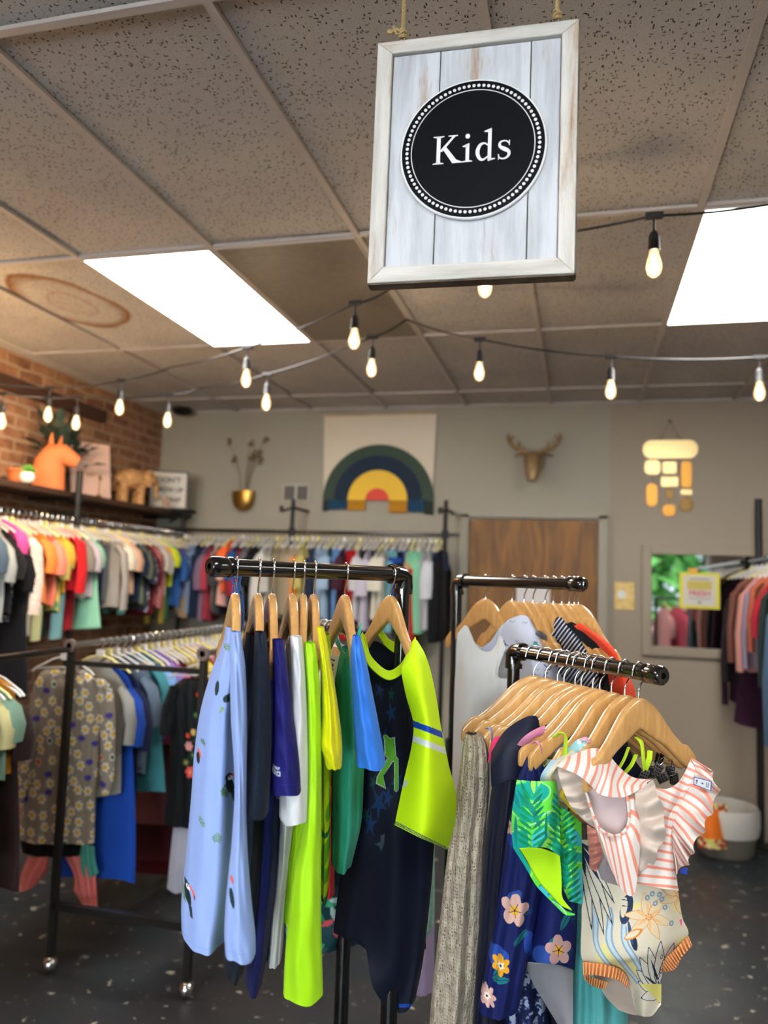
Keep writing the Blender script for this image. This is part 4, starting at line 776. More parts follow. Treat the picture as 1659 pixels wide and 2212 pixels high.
# ================================================================ hanging wooden sign
SW, SH = 0.345, 0.4396
SM = Matrix(((0.9996, -0.0281, 0.0045, -0.1888), (0.0281, 0.9996, 0.0100, 1.2442), (-0.0047, -0.0099, 0.9999, CAMZ+0.7229), (0, 0, 0, 1)))
def whitewash(name, stretch, edge=0.5, ca='#94989e', cb='#b8bcc1'):
    m, t, b = base_mat(name); tc = t.a('ShaderNodeTexCoord'); mp = t.a('ShaderNodeMapping'); t.c(tc, 'Object', mp, 0); mp.inputs['Scale'].default_value = stretch
    n = t.a('ShaderNodeTexNoise', i_Scale=9.0, i_Detail=7.0, i_Roughness=0.65); t.c(mp, 0, n, 'Vector')
    r = t.a('ShaderNodeValToRGB'); t.c(n, 0, r, 0); e = r.color_ramp.elements; e[0].position = 0.28; e[0].color = (*lin(ca), 1); e[1].position = 0.6; e[1].color = (*lin(cb), 1)
    n2 = t.a('ShaderNodeTexNoise', i_Scale=5.0, i_Detail=8.0, i_Roughness=0.7); mp2 = t.a('ShaderNodeMapping'); t.c(tc, 'Object', mp2, 0); mp2.inputs['Scale'].default_value = tuple(v*0.9 for v in stretch); mp2.inputs['Location'].default_value = (3, 5, 1); t.c(mp2, 0, n2, 'Vector')
    r2 = t.a('ShaderNodeValToRGB'); t.c(n2, 0, r2, 0); q = r2.color_ramp.elements; q[0].position = 0.53+edge*.06; q[0].color = (0, 0, 0, 1); q[1].position = 0.70; q[1].color = (1, 1, 1, 1)
    mx = t.a('ShaderNodeMix', data_type='RGBA'); t.c(r2, 0, mx, 0); t.c(r, 0, mx, 6); mx.inputs[7].default_value = (*lin('#8f6f4a'), 1); t.c(mx, 2, b, 'Base Color'); b.inputs['Roughness'].default_value = 0.6
    bp = t.a('ShaderNodeBump', i_Strength=0.5, i_Distance=0.002); t.c(n, 0, bp, 'Height'); t.c(bp, 0, b, 'Normal'); return m
WV, WH = whitewash('whitewashed_frame_upright', (5, 5, 0.6), .1, '#9f9c95', '#c0beb8'), whitewash('whitewashed_frame_across', (0.6, 5, 5), .1, '#9f9c95', '#c0beb8')
WP = whitewash('whitewashed_planks', (4, 4, 0.45), .7)
M_RAWW = mat_wood('worn_edge_wood', '#3c3026', '#6e6252', .7, 0, (1, 1, 1), 3, 12)
sg = tag(empty('hanging_sign', (0, 0, 0)), 'whitewashed wooden sign with a black round badge reading Kids, hung on twine', 'sign'); sg.matrix_world = SM
hw, hh_ = SW/2, SH/2; rw = .0275
fn = lambda u, v, w3: (u, -.014+w3, v)
for po, m_ in (([(-hw, hh_), (hw, hh_), (hw-rw, hh_-rw*.85), (-hw+rw, hh_-rw*.85)], WH), ([(-hw, -hh_), (-hw+rw, -hh_+rw), (hw-rw, -hh_+rw), (hw, -hh_)], WH), ([(-hw, hh_), (-hw+rw, hh_-rw*.85), (-hw+rw, -hh_+rw), (-hw, -hh_)], WV), ([(hw, hh_), (hw, -hh_), (hw-rw, -hh_+rw), (hw-rw, hh_-rw*.85)], WV)):
    MB().prism(po, fn, .026).build('frame_rail', m_, sg, bevel=.0016)
bnd = MB()
bnd.box((0, .002, -hh_-.001), (SW, .026, .003)).box((0, .002, hh_+.001), (SW, .026, .003)).box((hw+.001, .002, 0), (.003, .026, SH)); bnd.build('raw_wood_edge', M_RAWW, sg)
xs = [-hw+rw, -hw+SW*.325, -hw+SW*.775, hw-rw]
for a, c in zip(xs[:-1], xs[1:]): MB().box(((a+c)/2, -.001, 0), (c-a-.0016, .01, SH-2*rw+.006)).build('plank', WP, sg, bevel=.0012)
MB().box((0, .008, 0), (SW-.01, .004, SH-.01)).build('back_board', M_RAWW, sg)
M_DISC = mat('badge_black', '#04050a', .5, spec=.12); M_BW = mat('badge_white', '#d2d4d8', .45)
RY = lambda: Matrix.Rotation(math.radians(90), 4, 'X')
ccx, ccz, R0 = .0005, .0075, .1245
ME = Matrix.Translation((ccx, -.008, ccz)) @ RY()
dk = MB(); dk.lathe([(R0, 0), (R0, .004), (R0-.0015, .0055)], (0, 0, 0), 96, ME); bd = dk.build('badge_rim', M_BW, sg)
MB().lathe([(R0-.0035, .0045), (R0-.0035, .006)], (0, 0, 0), 96, ME).build('badge', M_DISC, sg)
def ring(r0, r1, z0, z1, n=96):
    m_ = MB(); vs = []
    for k in range(n):
        a = 2*math.pi*k/n
        for (r, z) in ((r0, z0), (r1, z0), (r1, z1), (r0, z1)): vs.append(ME @ Vector((r*math.cos(a), r*math.sin(a), z)))
    return m_.add(vs, [(k*4+j, k*4+(j+1) % 4, ((k+1) % n)*4+(j+1) % 4, ((k+1) % n)*4+j) for k in range(n) for j in range(4)])
ring(.1038, .1052, .0055, .0066).build('badge_ring', M_BW, sg)
m_ = MB()
for k in range(84):
    a = 2*math.pi*k/84; m_.lathe([(.0028, .0055), (.0028, .0066)], (0, 0, 0), 10, ME @ Matrix.Translation((.1122*math.cos(a), .1122*math.sin(a), 0)))
m_.build('bead_border', M_BW, sg)
# serif lettering: polygons in cap-height units
def ellp(cx, cy, rx, ry, n=28, a0=0, a1=360): return [(cx+rx*math.cos(math.radians(a0+(a1-a0)*i/(n-1))), cy+ry*math.sin(math.radians(a0+(a1-a0)*i/(n-1)))) for i in range(n)]
def stroke(pts, ws):
    pts = cr(np.array(pts, float), np.linspace(0, 1, 30)); ws = cr(np.array(ws, float)[:, None], np.linspace(0, 1, 30))[:, 0]
    d = np.gradient(pts, axis=0); nrm = np.stack([-d[:, 1], d[:, 0]], 1); nrm /= np.linalg.norm(nrm, axis=1)[:, None]
    return [tuple(p) for p in pts+nrm*ws[:, None]/2]+[tuple(p) for p in (pts-nrm*ws[:, None]/2)[::-1]]
GL = {'K': (1.0, [[(.13, .02), (.27, .02), (.27, .98), (.13, .98)], [(0, 0), (.40, 0), (.40, .03), (.27, .06), (.13, .06), (0, .03)], [(0, 1), (.40, 1), (.40, .97), (.27, .94), (.13, .94), (0, .97)], [(.27, .44), (.34, .44), (.80, .95), (.90, .97), (.90, 1), (.55, 1), (.55, .97), (.70, .95), (.27, .50)], [(.36, .52), (.48, .60), (.86, .12), (1.08, .03), (1.08, 0), (.72, 0)]]),
      'i': (.40, [[(.12, .02), (.25, .02), (.25, .66), (.12, .60)], [(0, 0), (.37, 0), (.37, .03), (.25, .06), (.12, .06), (0, .03)], [(0, .58), (.25, .67), (.13, .52), (.0, .55)], ellp(.18, .92, .085, .085, 20)[:-1]]),
      'd': (.72, [stroke([(.46, .54), (.32, .62), (.16, .55), (.08, .32), (.16, .09), (.30, .04), (.46, .14)], [.05, .06, .11, .14, .11, .07, .05]), [(.45, .03), (.58, .03), (.58, 1.12), (.45, 1.05)], [(.30, 1.05), (.58, 1.14), (.46, 1.0), (.32, 1.02)], [(.45, .08), (.58, .07), (.72, .06), (.72, .03), (.46, -.03)]]),
      's': (.5, [stroke([(.42, .53), (.34, .62), (.22, .645), (.10, .60), (.07, .50), (.14, .41), (.28, .34), (.40, .26), (.41, .14), (.32, .04), (.18, .015), (.08, .06), (.03, .15)], [.04, .05, .05, .07, .10, .12, .14, .12, .10, .07, .05, .05, .03]), [(.40, .48), (.44, .48), (.44, .66), (.41, .66)], [(.02, .18), (.06, .18), (.06, -.01), (.03, -.01)]])}
m_ = MB(); x = 0; Hc = .050; wid = 2.90
for ch, adv in (('K', 1.08), ('i', .47), ('d', .80), ('s', .5)):
    for po in GL[ch][1]:
        m_.prism([((x+a-wid/2+.02)*Hc*.93, (c-.48)*Hc) for a, c in po], lambda u, v, w3: tuple(ME @ Vector((u+.0, v, .0058+w3))), .0009)
    x += adv
m_.build('lettering', M_BW, sg, smooth=False)
# screw eyes, twine and knots
M_TWINE = mat('jute_twine', '#a08a5e', .9, bump=.8, bscale=900)
for u, kn in ((-hw+SW*.12, 1), (hw-SW*.105, 0)):
    MB().tube([(u, .002, hh_-.005), (u, .002, hh_+.006)], .0016, 8).tube([(u+.0055*math.cos(a), .002, hh_+.011+.0055*math.sin(a)) for a in [i*math.pi/6 for i in range(12)]], .0014, 6, closed=True).build('screw_eye', M_CHROME, sg)
    top = SM.inverted() @ Vector((*(SM @ Vector((u, .002, hh_)))[:2], HC)); L = top-Vector((u, .002, hh_+.018)); rp = MB()
    for s in (0, 2.094, 4.189):
        N = 150; rp.tube([Vector((u, .002, hh_+.018))+L*(i/N)+Vector((.0019*math.cos(s+i*.55), .0019*math.sin(s+i*.55), 0)) for i in range(N+1)], .0021, 6)
    for i in range(3): rp.tube([(u+.006*math.cos(a), .002+.005*math.sin(a), hh_+.019+.0035*i+.0035*math.sin(a*1+i*2)) for a in [j*math.pi/6 for j in range(12)]], .0026, 6, closed=True)
    if kn: rp.tube([(u, .0, hh_+.024), (u-.01, -.003, hh_+.03), (u-.02, -.002, hh_+.026), (u-.026, 0, hh_+.03)], .003, 6, rs=[.003, .003, .004, .0045]).tube([(u, .0, hh_+.022), (u-.01, -.004, hh_+.02), (u-.017, -.004, hh_+.036)], .0025, 6)
    rp.build('twine', M_TWINE, sg)
# ================================================================ pipe racks in front
LC, LE = P(478, 1226, 1.322), P(872, 1240, 1.624)
FC, FE = P(1412, 1458, 1.40), P(1110, 1404, 1.803)
BC, BE = P(1246, 1264, 1.86), P(988, 1252, 2.24)
for A, B in ((LC, LE), (FC, FE), (BC, BE)): z = (A[2]+B[2])/2; A[2] = z; B[2] = z
PR = .015
def pipe_arm(rack, A, B, over=.028, low=None):
    A, B = Vector(A), Vector(B); d = (A-B).normalized(); a0 = B+d*.03
    adopt(rack, MB().cyl(a0, A+d*.002, PR, 24).build('arm', M_BLACK))
    c = MB(); M4 = Matrix.Translation(A-d*.022) @ d.to_track_quat('Z', 'Y').to_matrix().to_4x4()
    c.lathe([(PR+.0005, 0), (PR+.003, .002), (PR+.003, .008), (PR+.0012, .011), (PR+.0025, .016), (PR+.0032, .03), (PR+.0025, .042), (PR-.001, .046), (.006, .0455), (.0055, .036)], (0, 0, 0), 30, M4); adopt(rack, c.build('end_cap', M_BLACK))
    e = MB(); pts = [B+d*.034, B+d*.020, B+d*.008+Vector((0, 0, -.002)), B+Vector((0, 0, -.008))-d*.002, B+Vector((0, 0, -.022))-d*.002, B+Vector((0, 0, -.036))-d*.002]
    e.tube(pts, .019, 24, rs=[.0195, .0185, .0185, .0185, .0185, .0195]).cyl(B+d*.027, B+d*.038, .0205, 24).cyl(B+Vector((0, 0, -.030)), B+Vector((0, 0, -.041)), .0205, 24); adopt(rack, e.build('elbow', M_BLACK))
    zl = low or .75
    adopt(rack, MB().cyl(B+Vector((0, 0, -.035)), (B.x, B.y, zl), PR*.98, 24).build('upright_inner', M_BLACK))
    adopt(rack, MB().cyl((B.x, B.y, zl), (B.x, B.y, .06), PR*1.25, 24).cyl((B.x, B.y, zl-.02), (B.x, B.y, zl+.012), PR*1.5, 24).build('upright_outer', M_BLACK))
    hl = MB(); fd = (Vector(CAM0)-B); fd.z = 0; fd.normalize(); sd = fd.cross(Vector((0, 0, 1)))
    k = 0
    while B.z-.09-k*.075 > zl+.03:
        c0 = Vector((B.x, B.y, B.z-.09-k*.075))+(fd*.9+sd*.35).normalized()*PR*.95; hl.cyl(c0, c0+(fd*.9+sd*.35).normalized()*.0011, .0034, 12); k += 1
    adopt(rack, hl.build('adjustment_hole', mat('hole_black', '#000000', .9)))
def rack_base(rack, c, posts):
    m_ = MB()
    for p in posts: m_.bar((c[0], c[1], .045), (p[0]+(p[0]-c[0])*1.4, p[1]+(p[1]-c[1])*1.4, .045), .03, .03).ball((p[0]+(p[0]-c[0])*1.4, p[1]+(p[1]-c[1])*1.4, .02), .02, 12)
    adopt(rack, m_.build('base', M_BLACK))
ra = thing('pipe_rack', (-.3, 1.75, 0), 'black pipe clothes rack whose two arms carry rash guards left and swimwear right', 'garment rack')
pipe_arm(ra, LC, LE, low=.9); pipe_arm(ra, FC, FE, low=.8)
p4 = P(736, 2212, 1.95); HB4 = [p4[0], p4[1], 1.46]; HC4 = [p4[0]-.28, p4[1]+.30, 1.46]
pipe_arm(ra, HC4, HB4, low=.85)
cc = [(LE[0]+FE[0]+p4[0])/3, (LE[1]+FE[1]+p4[1])/3]; rack_base(ra, cc, [LE, FE, p4])
rbk = thing('pipe_rack', (BE[0], BE[1], 0), 'black pipe clothes rack behind, its raised arm holding a white tank and tees', 'garment rack')
pipe_arm(rbk, BC, BE, low=1.14); rack_base(rbk, [BE[0]-.06, BE[1]+.1], [BE])
adopt(rbk, MB().cyl((BE[0], BE[1], 1.10), (BE[0]+.07, BE[1]-.05, 1.085), .014, 18).cyl((BE[0]+.03, BE[1]-.022, 1.094), (BE[0]+.05, BE[1]-.036, 1.09), .021, 18).cyl((BE[0], BE[1], 1.07), (BE[0], BE[1], 1.15), .023, 20).build('side_clamp', M_BLACK))
# ---- wooden hangers
M_HWOOD = mat_wood('varnished_beech', '#b98a50', '#cf9f62', .28, .7, (6, 6, 1.1), 4, 7.0)
def hanger_wood():
    S = [(-.160, -.158, -.166, .006), (-.158, -.148, -.172, .0095), (-.148, -.138, -.172, .011), (-.135, -.128, -.164, .0115), (-.124, -.126, -.157, .0115), (-.112, -.119, -.149, .0118), (-.095, -.107, -.138, .012), (-.075, -.090, -.126, .0122), (-.055, -.072, -.117, .0125), (-.036, -.059, -.109, .0128), (-.018, -.051, -.101, .013), (-.006, -.048, -.096, .013)]
    S = S+[(-a, b, c, d) for a, b, c, d in S[::-1]]
    xs_ = np.linspace(0, 1, 90); A = cr(np.array(S), xs_); A[:, 3] *= 1.25; A[:, 1:3] = -.048+(A[:, 1:3]+.048)*1.2; N = 16; vs = []
    for x, zt_, zb, th in A:
        yc = -.4*x*x; h = (zt_-zb)/2; zc = (zt_+zb)/2; w3 = th/2
        for k in range(N):
            a = 2*math.pi*(k+.5)/N; ca, sa = math.cos(a), math.sin(a); e = .45
            vs.append((x, yc+w3*math.copysign(abs(ca)**e, ca), zc+h*math.copysign(abs(sa)**e, sa)))
    m_ = MB().add(vs, [(j*N+k, j*N+(k+1) % N, (j+1)*N+(k+1) % N, (j+1)*N+k) for j in range(len(A)-1) for k in range(N)]+[tuple(range(N))[::-1], tuple((len(A)-1)*N+k for k in range(N))])
    return m_
o = hanger_wood().build('x', M_HWOOD); WBM = o.data; bpy.data.objects.remove(o)
hk = [(0, 0, -.048), (0, 0, -.036), (.004, 0, -.027), (.0125, 0, -.0165)]+[(.0176*math.cos(math.radians(a)), 0, .0176*math.sin(math.radians(a))+.0005) for a in range(-35, 196, 21)]+[(-.0195, 0, -.007)]
o = MB().tube(hk, .0017, 10).cyl((0, 0, -.050), (0, 0, -.044), .003, 10).build('x', M_CHROME); WHM = o.data; bpy.data.objects.remove(o)
o = MB().box((-.108, 0, 0), (.001, .001, .001)).build('x', M_CHROME); bpy.data.objects.remove(o)
def on_arm(A, B, px):
    lo, hi = -.2, 1.3; f = lambda s: (lambda p: 829.5+F*((p-CAM0) @ RT)/((p-CAM0) @ FW))(A*(1-s)+B*s)
    inc = f(1) > f(0)
    for _ in range(40):
        m = (lo+hi)/2
        if (f(m) < px) == inc: lo = m
        else: hi = m
    return A*(1-lo)+B*lo
def tdist(p): return float((np.asarray(p)-CAM0) @ FW)
def wood_hanger(A, B, px, al, label, grp, flip=False):
    p = on_arm(A, B, px); d = ray(px, 1200); rz = math.atan2(d[1], d[0])-math.pi/2-math.radians(al)
    if flip: rz += math.pi
    h = thing('wooden_hanger', p, label, 'hanger', grp, rz)
    objmat('hanger_body', WBM, M_HWOOD, h); objmat('hook', WHM, M_CHROME, h); return tdist(p), h
GL_ = 'wooden hangers on the left arm'; TH = {}
for nm, px, al, lb in (('toucan', 511, 83, 'wooden hanger holding the light blue toucan rash guard, leftmost on the left arm'), ('dnavy', 560, 82, 'wooden hanger holding the blackish navy shirt on the left arm'), ('indigo', 590, 82, 'wooden hanger holding the indigo short-sleeved rash guard'), ('white', 634, 81, 'wooden hanger holding the white rash guard'), ('lime', 657, 85, 'wooden hanger holding the lime long-sleeved rash guard'), ('yellow', 680, 81, 'wooden hanger holding the bright yellow shirt'), ('teal', 747, 74, 'wooden hanger holding the teal and blue rash guard'), ('neon', 845, 57, 'wooden hanger holding the navy and neon yellow rash guard, nearest the elbow')):
    TH[nm], h = wood_hanger(LC, LE, px, al, lb, GL_); h.children[0].scale = (.66 if nm == 'neon' else .74, 1, .93)
GR = 'wooden hangers on the near right arm'
frs = [(1154, -8, 'with the grey grip strip, farthest back'), (1179, -10, 'whose tip holds the beige crochet cover-up'), (1205, -12, 'just behind the one with the navy rash guard'), (1219, -15, 'holding the dark navy long rash guard'), (1243, -19, 'with a pink band wrapped round its tip'), (1256, -23, 'with a thin pink strap, beside the pink banded one'), (1281, -27, 'holding the green leaf swimsuit behind the lime strap'), (1296, -33, 'with the lime green strap looped over its arm'), (1321, -46, 'third from the end cap of the near arm'), (1350, -50, 'second from the end cap, holding the cream swimsuit'), (1380, -53, 'nearest the end cap, holding the coral striped top')]
for i, (px, al, lb) in enumerate(frs): TH['f%d' % i] = wood_hanger(FC, FE, px, al, 'wooden hanger '+lb, GR)[0]
GB = 'wooden hangers on the far right arm'
brs = [(1050, 50, 'holding the white tank top on the far arm'), (1107, 58, 'holding the doodle print shirt on the far arm'), (1133, 60, 'empty, just right of the doodle print shirt'), (1152, 60, 'empty, with a dark grip strip, middle of the far arm'), (1178, 54, 'empty, its right tip showing before the striped shirt'), (1196, 60, 'holding the navy and white striped shirt'), (1214, 58, 'holding the plain black top on the far arm'), (1230, 57, 'holding the orange red top on the far arm'), (1241, 54, 'empty, second from the far arm end cap'), (1250, 50, 'empty, nearest the far arm end cap')]
for i, (px, al, lb) in enumerate(brs): TH['b%d' % i] = wood_hanger(BC, BE, px, al, 'wooden hanger '+lb, GB)[0]
M_GRIP = mat('grey_foam_grip', '#4a4c50', .7)
def garment(name, label, cat, parts, group=None, loc=None):
    a = np.empty(len(parts[0].data.vertices)*3, np.float32); parts[0].data.vertices.foreach_get('co', a); cs_ = a.reshape(-1, 3).mean(0)
    g = thing(name, cs_, label, cat, group); adopt(g, *parts); return g
# ================================================================ left arm garments
def toucan(p, x, y, s=1.0, fl=1):
    p.leaf(x-15*s*fl, y+30*s, 34*s, 9*s, -62 if fl > 0 else -118, '#4f7a55', '#7fa07a', 5).leaf(x-16*s*fl, y+12*s, 26*s, 7*s, 60 if fl > 0 else 120, '#5d8660', None, 4)
    p.ell(x+2*s*fl, y+12*s, 8*s, 19*s, '#1d3034', -14*fl).poly([(x+3*s*fl, y+26*s), (x+13*s*fl, y+28*s), (x+15*s*fl, y+52*s), (x+9*s*fl, y+53*s)], '#22383a').ell(x, y-9*s, 8*s, 8.5*s, '#1d3034').ell(x+2.5*s*fl, y-6*s, 5*s, 5.5*s, '#e6eaf4').ell(x+1.5*s*fl, y-8*s, 1.8*s, 1.8*s, '#16202a')
    p.line([(x+8*s*fl, y-11*s), (x+15*s*fl, y-9*s), (x+19*s*fl, y-1*s)], 5.2*s, '#e8643c').line([(x+18.5*s*fl, y-1*s), (x+19*s*fl, y+5*s)], 3.2*s, '#7a2a33')
LB = '#8ba3da'
def p_tou(X, Y):
    p = Pt(X, Y, LB)
    toucan(p, 404, 1952, .92, 1); toucan(p, 505-12, 1712-20, .95, 1); p.leaf(432, 1775, 20, 7, 55, '#56805c', '#88a884', 4).leaf(470, 1800, 24, 10, 95, '#56805c', '#88a884', 4).leaf(436, 1608, 14, 6, 60, '#56805c', None, 3).leaf(490, 1392, 16, 8, 80, '#56805c', '#88a884', 3)
    p.ell(494, 1508, 9, 13, '#22383a', 60).poly([(478, 1525), (486, 1530), (473, 1545)], '#7fa07a').ell(470, 1490, 4, 16, '#22383a', 8).line([(430, 1638), (434, 1648)], 5, '#e05a3c').ell(429, 1655, 4, 12, '#1d3034')
    p.line([(388, 2052), (500, 2052)], 1.6, '#7f9cd8'); return p.C
def p_tous(X, Y):
    p = Pt(X, Y, LB); p.line([(480, 2063), (556, 2063)], 1.4, '#7f9cd8').line([(498, 1380+28), (530, 1408)], 1.4, '#86a2dc'); p.ell(501, 1905, 3, 9, '#d85a44', -12).ell(501, 1945, 5, 22, '#22383a', -8); return p.C
t = TH['toucan']
garment('rash_guard', 'light blue long-sleeved rash guard printed with toucans, leftmost on the left arm', 'shirt', [
    loft('body', [(1356, 487, 512), (1400, 480, 519), (1470, 456, 528), (1560, 432, 530), (1660, 418, 530), (1760, 411, 528), (1900, 399, 522), (2000, 389, 508), (2066, 388, 490)], t+.02, [.05, .09, .11, .11, .11, .11, .11, .11, .115], paint=p_tou, folds=(4, .010), nu=360, nv=420, ph=.6),
    loft('sleeve', [(1366, 498, 521), (1395, 496, 523), (1450, 496, 530), (1560, 498, 533), (1700, 506, 532), (1830, 500, 533), (1950, 488, 541), (2040, 483, 550), (2084, 485, 551)], t-.155, [.02, .03, .035, .035, .03, .03, .032, .036, .036], paint=p_tous, folds=(3, .004), nu=160, nv=300, ph=2)])
t = TH['dnavy']; NV = fabric('blue_black', '#121b2a')
garment('rash_guard', 'very dark navy short-sleeved rash guard right of the toucan one', 'shirt', [
    loft('body', [(1372, 532, 570), (1450, 524, 578), (1600, 515, 582), (1760, 512, 582), (1900, 498, 572), (2050, 486, 548), (2128, 481, 528)], t+.02, [.05, .09, .1, .1, .1, .1, .1], NV, folds=(4, .01), ph=1),
    loft('sleeve', [(1366, 550, 574), (1440, 547, 582), (1550, 540, 585), (1660, 530, 584), (1772, 518, 579)], t-.15, [.02, .035, .04, .042, .05], fabric('deep_navy_sleeve', '#141e2e'), folds=(3, .004), ph=2)])
def p_ind(X, Y):
    p = Pt(X, Y, '#1f1d66'); W = '#c9cfe0'
    def txt(x, y, rows, s):
        for j, r in enumerate(rows):
            for i, ch in enumerate(r):
                if ch == '#': p.put((abs(p.X-(x+i*s)) < s*.55) & (abs(p.Y-(y+j*s)) < s*.55), W)
    txt(589.5, 1660, ['#.#.###.###', '#.#.#.#.#..', '#.#.###.##.', '###.#...#..'], 1.45); txt(589, 1668.5, ['####.####', '#....#..#', '####.#..#', '...#.#..#', '####.####'], 1.95)
    p.line([(560, 1697), (670, 1697)], 1.5, '#2c2c86'); p.line([(580, 1482), (680, 1482)], 1.2, '#17155a'); return p.C
t = TH['indigo']
garment('rash_guard', 'indigo short-sleeved rash guard with white UPF 50 lettering on its sleeve', 'shirt', [
    loft('body', [(1392, 574, 606), (1480, 566, 612), (1650, 560, 612), (1760, 556, 608), (1900, 548, 600), (2050, 534, 584), (2157, 527, 566)], t+.02, [.04, .08, .1, .1, .1, .09, .08], fabric('dark_royal', '#0f1650'), folds=(4, .008), ph=3),
    loft('sleeve', [(1383, 588, 613), (1450, 589, 621), (1550, 589, 633), (1640, 587, 645), (1722, 584, 650)], t-.15, [.02, .03, .036, .04, .045], paint=p_ind, folds=(3, .003), nu=240, nv=260, ph=1)])
t = TH['white']; WT = fabric('bright_white', '#d2d5d8', var=.03)
garment('rash_guard', 'plain white short-sleeved rash guard beside the indigo one', 'shirt', [
    loft('body', [(1392, 618, 645), (1500, 610, 655), (1700, 602, 655), (1780, 598, 640), (1900, 590, 626), (2000, 580, 616), (2096, 573, 608)], t+.02, [.04, .08, .1, .1, .09, .08, .07], WT, folds=(4, .008), ph=4),
    loft('sleeve', [(1376, 627, 652), (1450, 628, 659), (1560, 622, 664), (1680, 606, 666), (1784, 602, 664)], t-.15, [.02, .03, .034, .04, .045], WT, folds=(3, .004), ph=0)])
t = TH['lime']; LI = knit_lycra('lime', '#a3dc14')
garment('rash_guard', 'lime green long-sleeved rash guard with its sleeve hanging lowest', 'shirt', [
    loft('body', [(1400, 650, 676), (1500, 642, 684), (1700, 632, 684), (1780, 622, 670), (1900, 612, 650), (1975, 608, 640), (2002, 606, 634)], t+.02, [.04, .08, .09, .09, .09, .08, .07], LI, folds=(4, .008), ph=5),
    loft('sleeve', [(1390, 656, 681), (1430, 656, 686), (1500, 660, 691), (1650, 662, 694), (1780, 655, 694), (1900, 634, 693), (2000, 622, 693), (2100, 614, 695), (2172, 611, 697)], t-.15, [.02, .03, .032, .032, .034, .036, .038, .038, .036], LI, folds=(3, .005), ph=3)])
t = TH['yellow']
def p_yb(X, Y):
    p = Pt(X, Y, '#a8c814'); n_ = noise2(X, Y, .07, 3); p.put((Y > 1700) & (n_ > .25), '#5c9418').put((Y > 1800) & (n_ < -.5), '#1f5a3c'); return p.C
garment('rash_guard', 'bright yellow short-sleeved rash guard with a curled sleeve hem', 'shirt', [
    loft('body', [(1372, 690, 712), (1500, 692, 720), (1650, 690, 714), (1800, 692, 713), (1900, 690, 711), (1958, 690, 708)], t+.02, [.04, .08, .09, .09, .09, .08], paint=p_yb, folds=(4, .008), nu=140, nv=200, ph=2),
    loft('sleeve', [(1356, 683, 700), (1400, 689, 708), (1480, 694, 722), (1560, 694, 733), (1612, 688, 738), (1640, 696, 739), (1664, 703, 738)], t-.15, [.02, .03, .034, .038, .045, .045, .04], knit_lycra('sunny_yellow', '#d6d400'), folds=(4, .007), ph=1)])
t = TH['teal']; TE = knit_lycra('sea_teal', '#2f9f88'); BL = knit_lycra('azure', '#2f74d8')
garment('rash_guard', 'teal rash guard with azure blue short sleeves, second from the elbow', 'shirt', [
    loft('body', [(1402, 738, 764), (1470, 724, 785), (1560, 720, 792), (1700, 716, 785), (1800, 714, 780), (1888, 714, 760)], t, [.04, .08, .09, .09, .085, .08], TE, folds=(4, .012), ph=.4),
    patch('collar', [[(727, 1350, t+.12), (733, 1385, t+.03), (745, 1410, t-.06), (762, 1395, t-.11), (780, 1345, t-.14)], [(722, 1380, t+.13), (733, 1405, t+.03), (748, 1425, t-.07), (768, 1405, t-.12), (778, 1372, t-.145)]], TE, nu=40, nv=14),
    loft('sleeve', [(1374, 762, 778), (1420, 757, 789), (1500, 760, 804), (1580, 764, 819), (1664, 769, 833)], t-.15, [.02, .03, .036, .04, .045], BL, folds=(3, .007), ph=2.4)])
def p_neon(X, Y):
    p = Pt(X, Y, '#0a1020'); B = '#0e2c56'
    for (x, y, s, r) in ((820, 1490, 15, 0), (845, 1540, 18, 40), (828, 1600, 22, 80), (818, 1735, 26, 20), (838, 1722, 18, 140), (800, 1780, 22, 60), (858, 1690, 20, 30), (806, 1690, 14, 10), (792, 1760, 14, 90), (845, 1500, 12, 60)):
        a = math.radians(r); pts = []
        for i in range(10): q = s*(1.0 if i % 2 == 0 else .33); pts.append((x+q*.75*math.cos(a+i*math.pi/5), y+q*1.5*math.sin(a+i*math.pi/5)))
        p.poly(pts, B if s > 14 else '#123a3a')
    p.poly([(815+7, 1818), (822, 1805), (832, 1800), (830, 1820), (824, 1840), (818, 1826), (808, 1824)], '#34464e')
    for k, c in ((2.2, '#9aa8a4'), (0, '#4d8f22')):
        p.line([(833, 1592), (849, 1610), (851, 1640)], 8+k, c).line([(835, 1630), (856, 1640), (856, 1705)], 7+k, c).poly([(832-k, 1600-k), (851+k, 1594-k), (853+k, 1635+k), (833-k, 1626+k)], c).poly([(840-k, 1636), (850+k, 1640), (828, 1676), (832+k, 1702+k), (814-k, 1690+k), (816-k, 1678)], c)
    p.put((Y > 2168) & (Y < 2176), '#143a8c'); return p.C
t = TH['neon']; NE = knit_lycra('neon_yellow', '#c2e810')
NEC = [(783, 1372), (790, 1400), (806, 1430), (838, 1455), (866, 1440), (882, 1412), (897, 1382)]
def p_nsl(X, Y, U, V):
    p = Pt(X, Y, '#bde314'); s = .40; q = Y-s*(X-898); p.put((q > 1558) & (q < 1572), '#123f9c').put((q > 1590) & (q < 1604), '#c9cfc9')
    q2 = Y-1778-(X-857)*.52; p.put(abs(q2) < 3.6, '#2c5a40').put((abs(q2) < 2.4) & (((X+Y*.5) % 3.2) < 1.3), '#cfe86a'); p.ell(876, 1693, 5, 10, '#b9c2a0', 30); return p.C
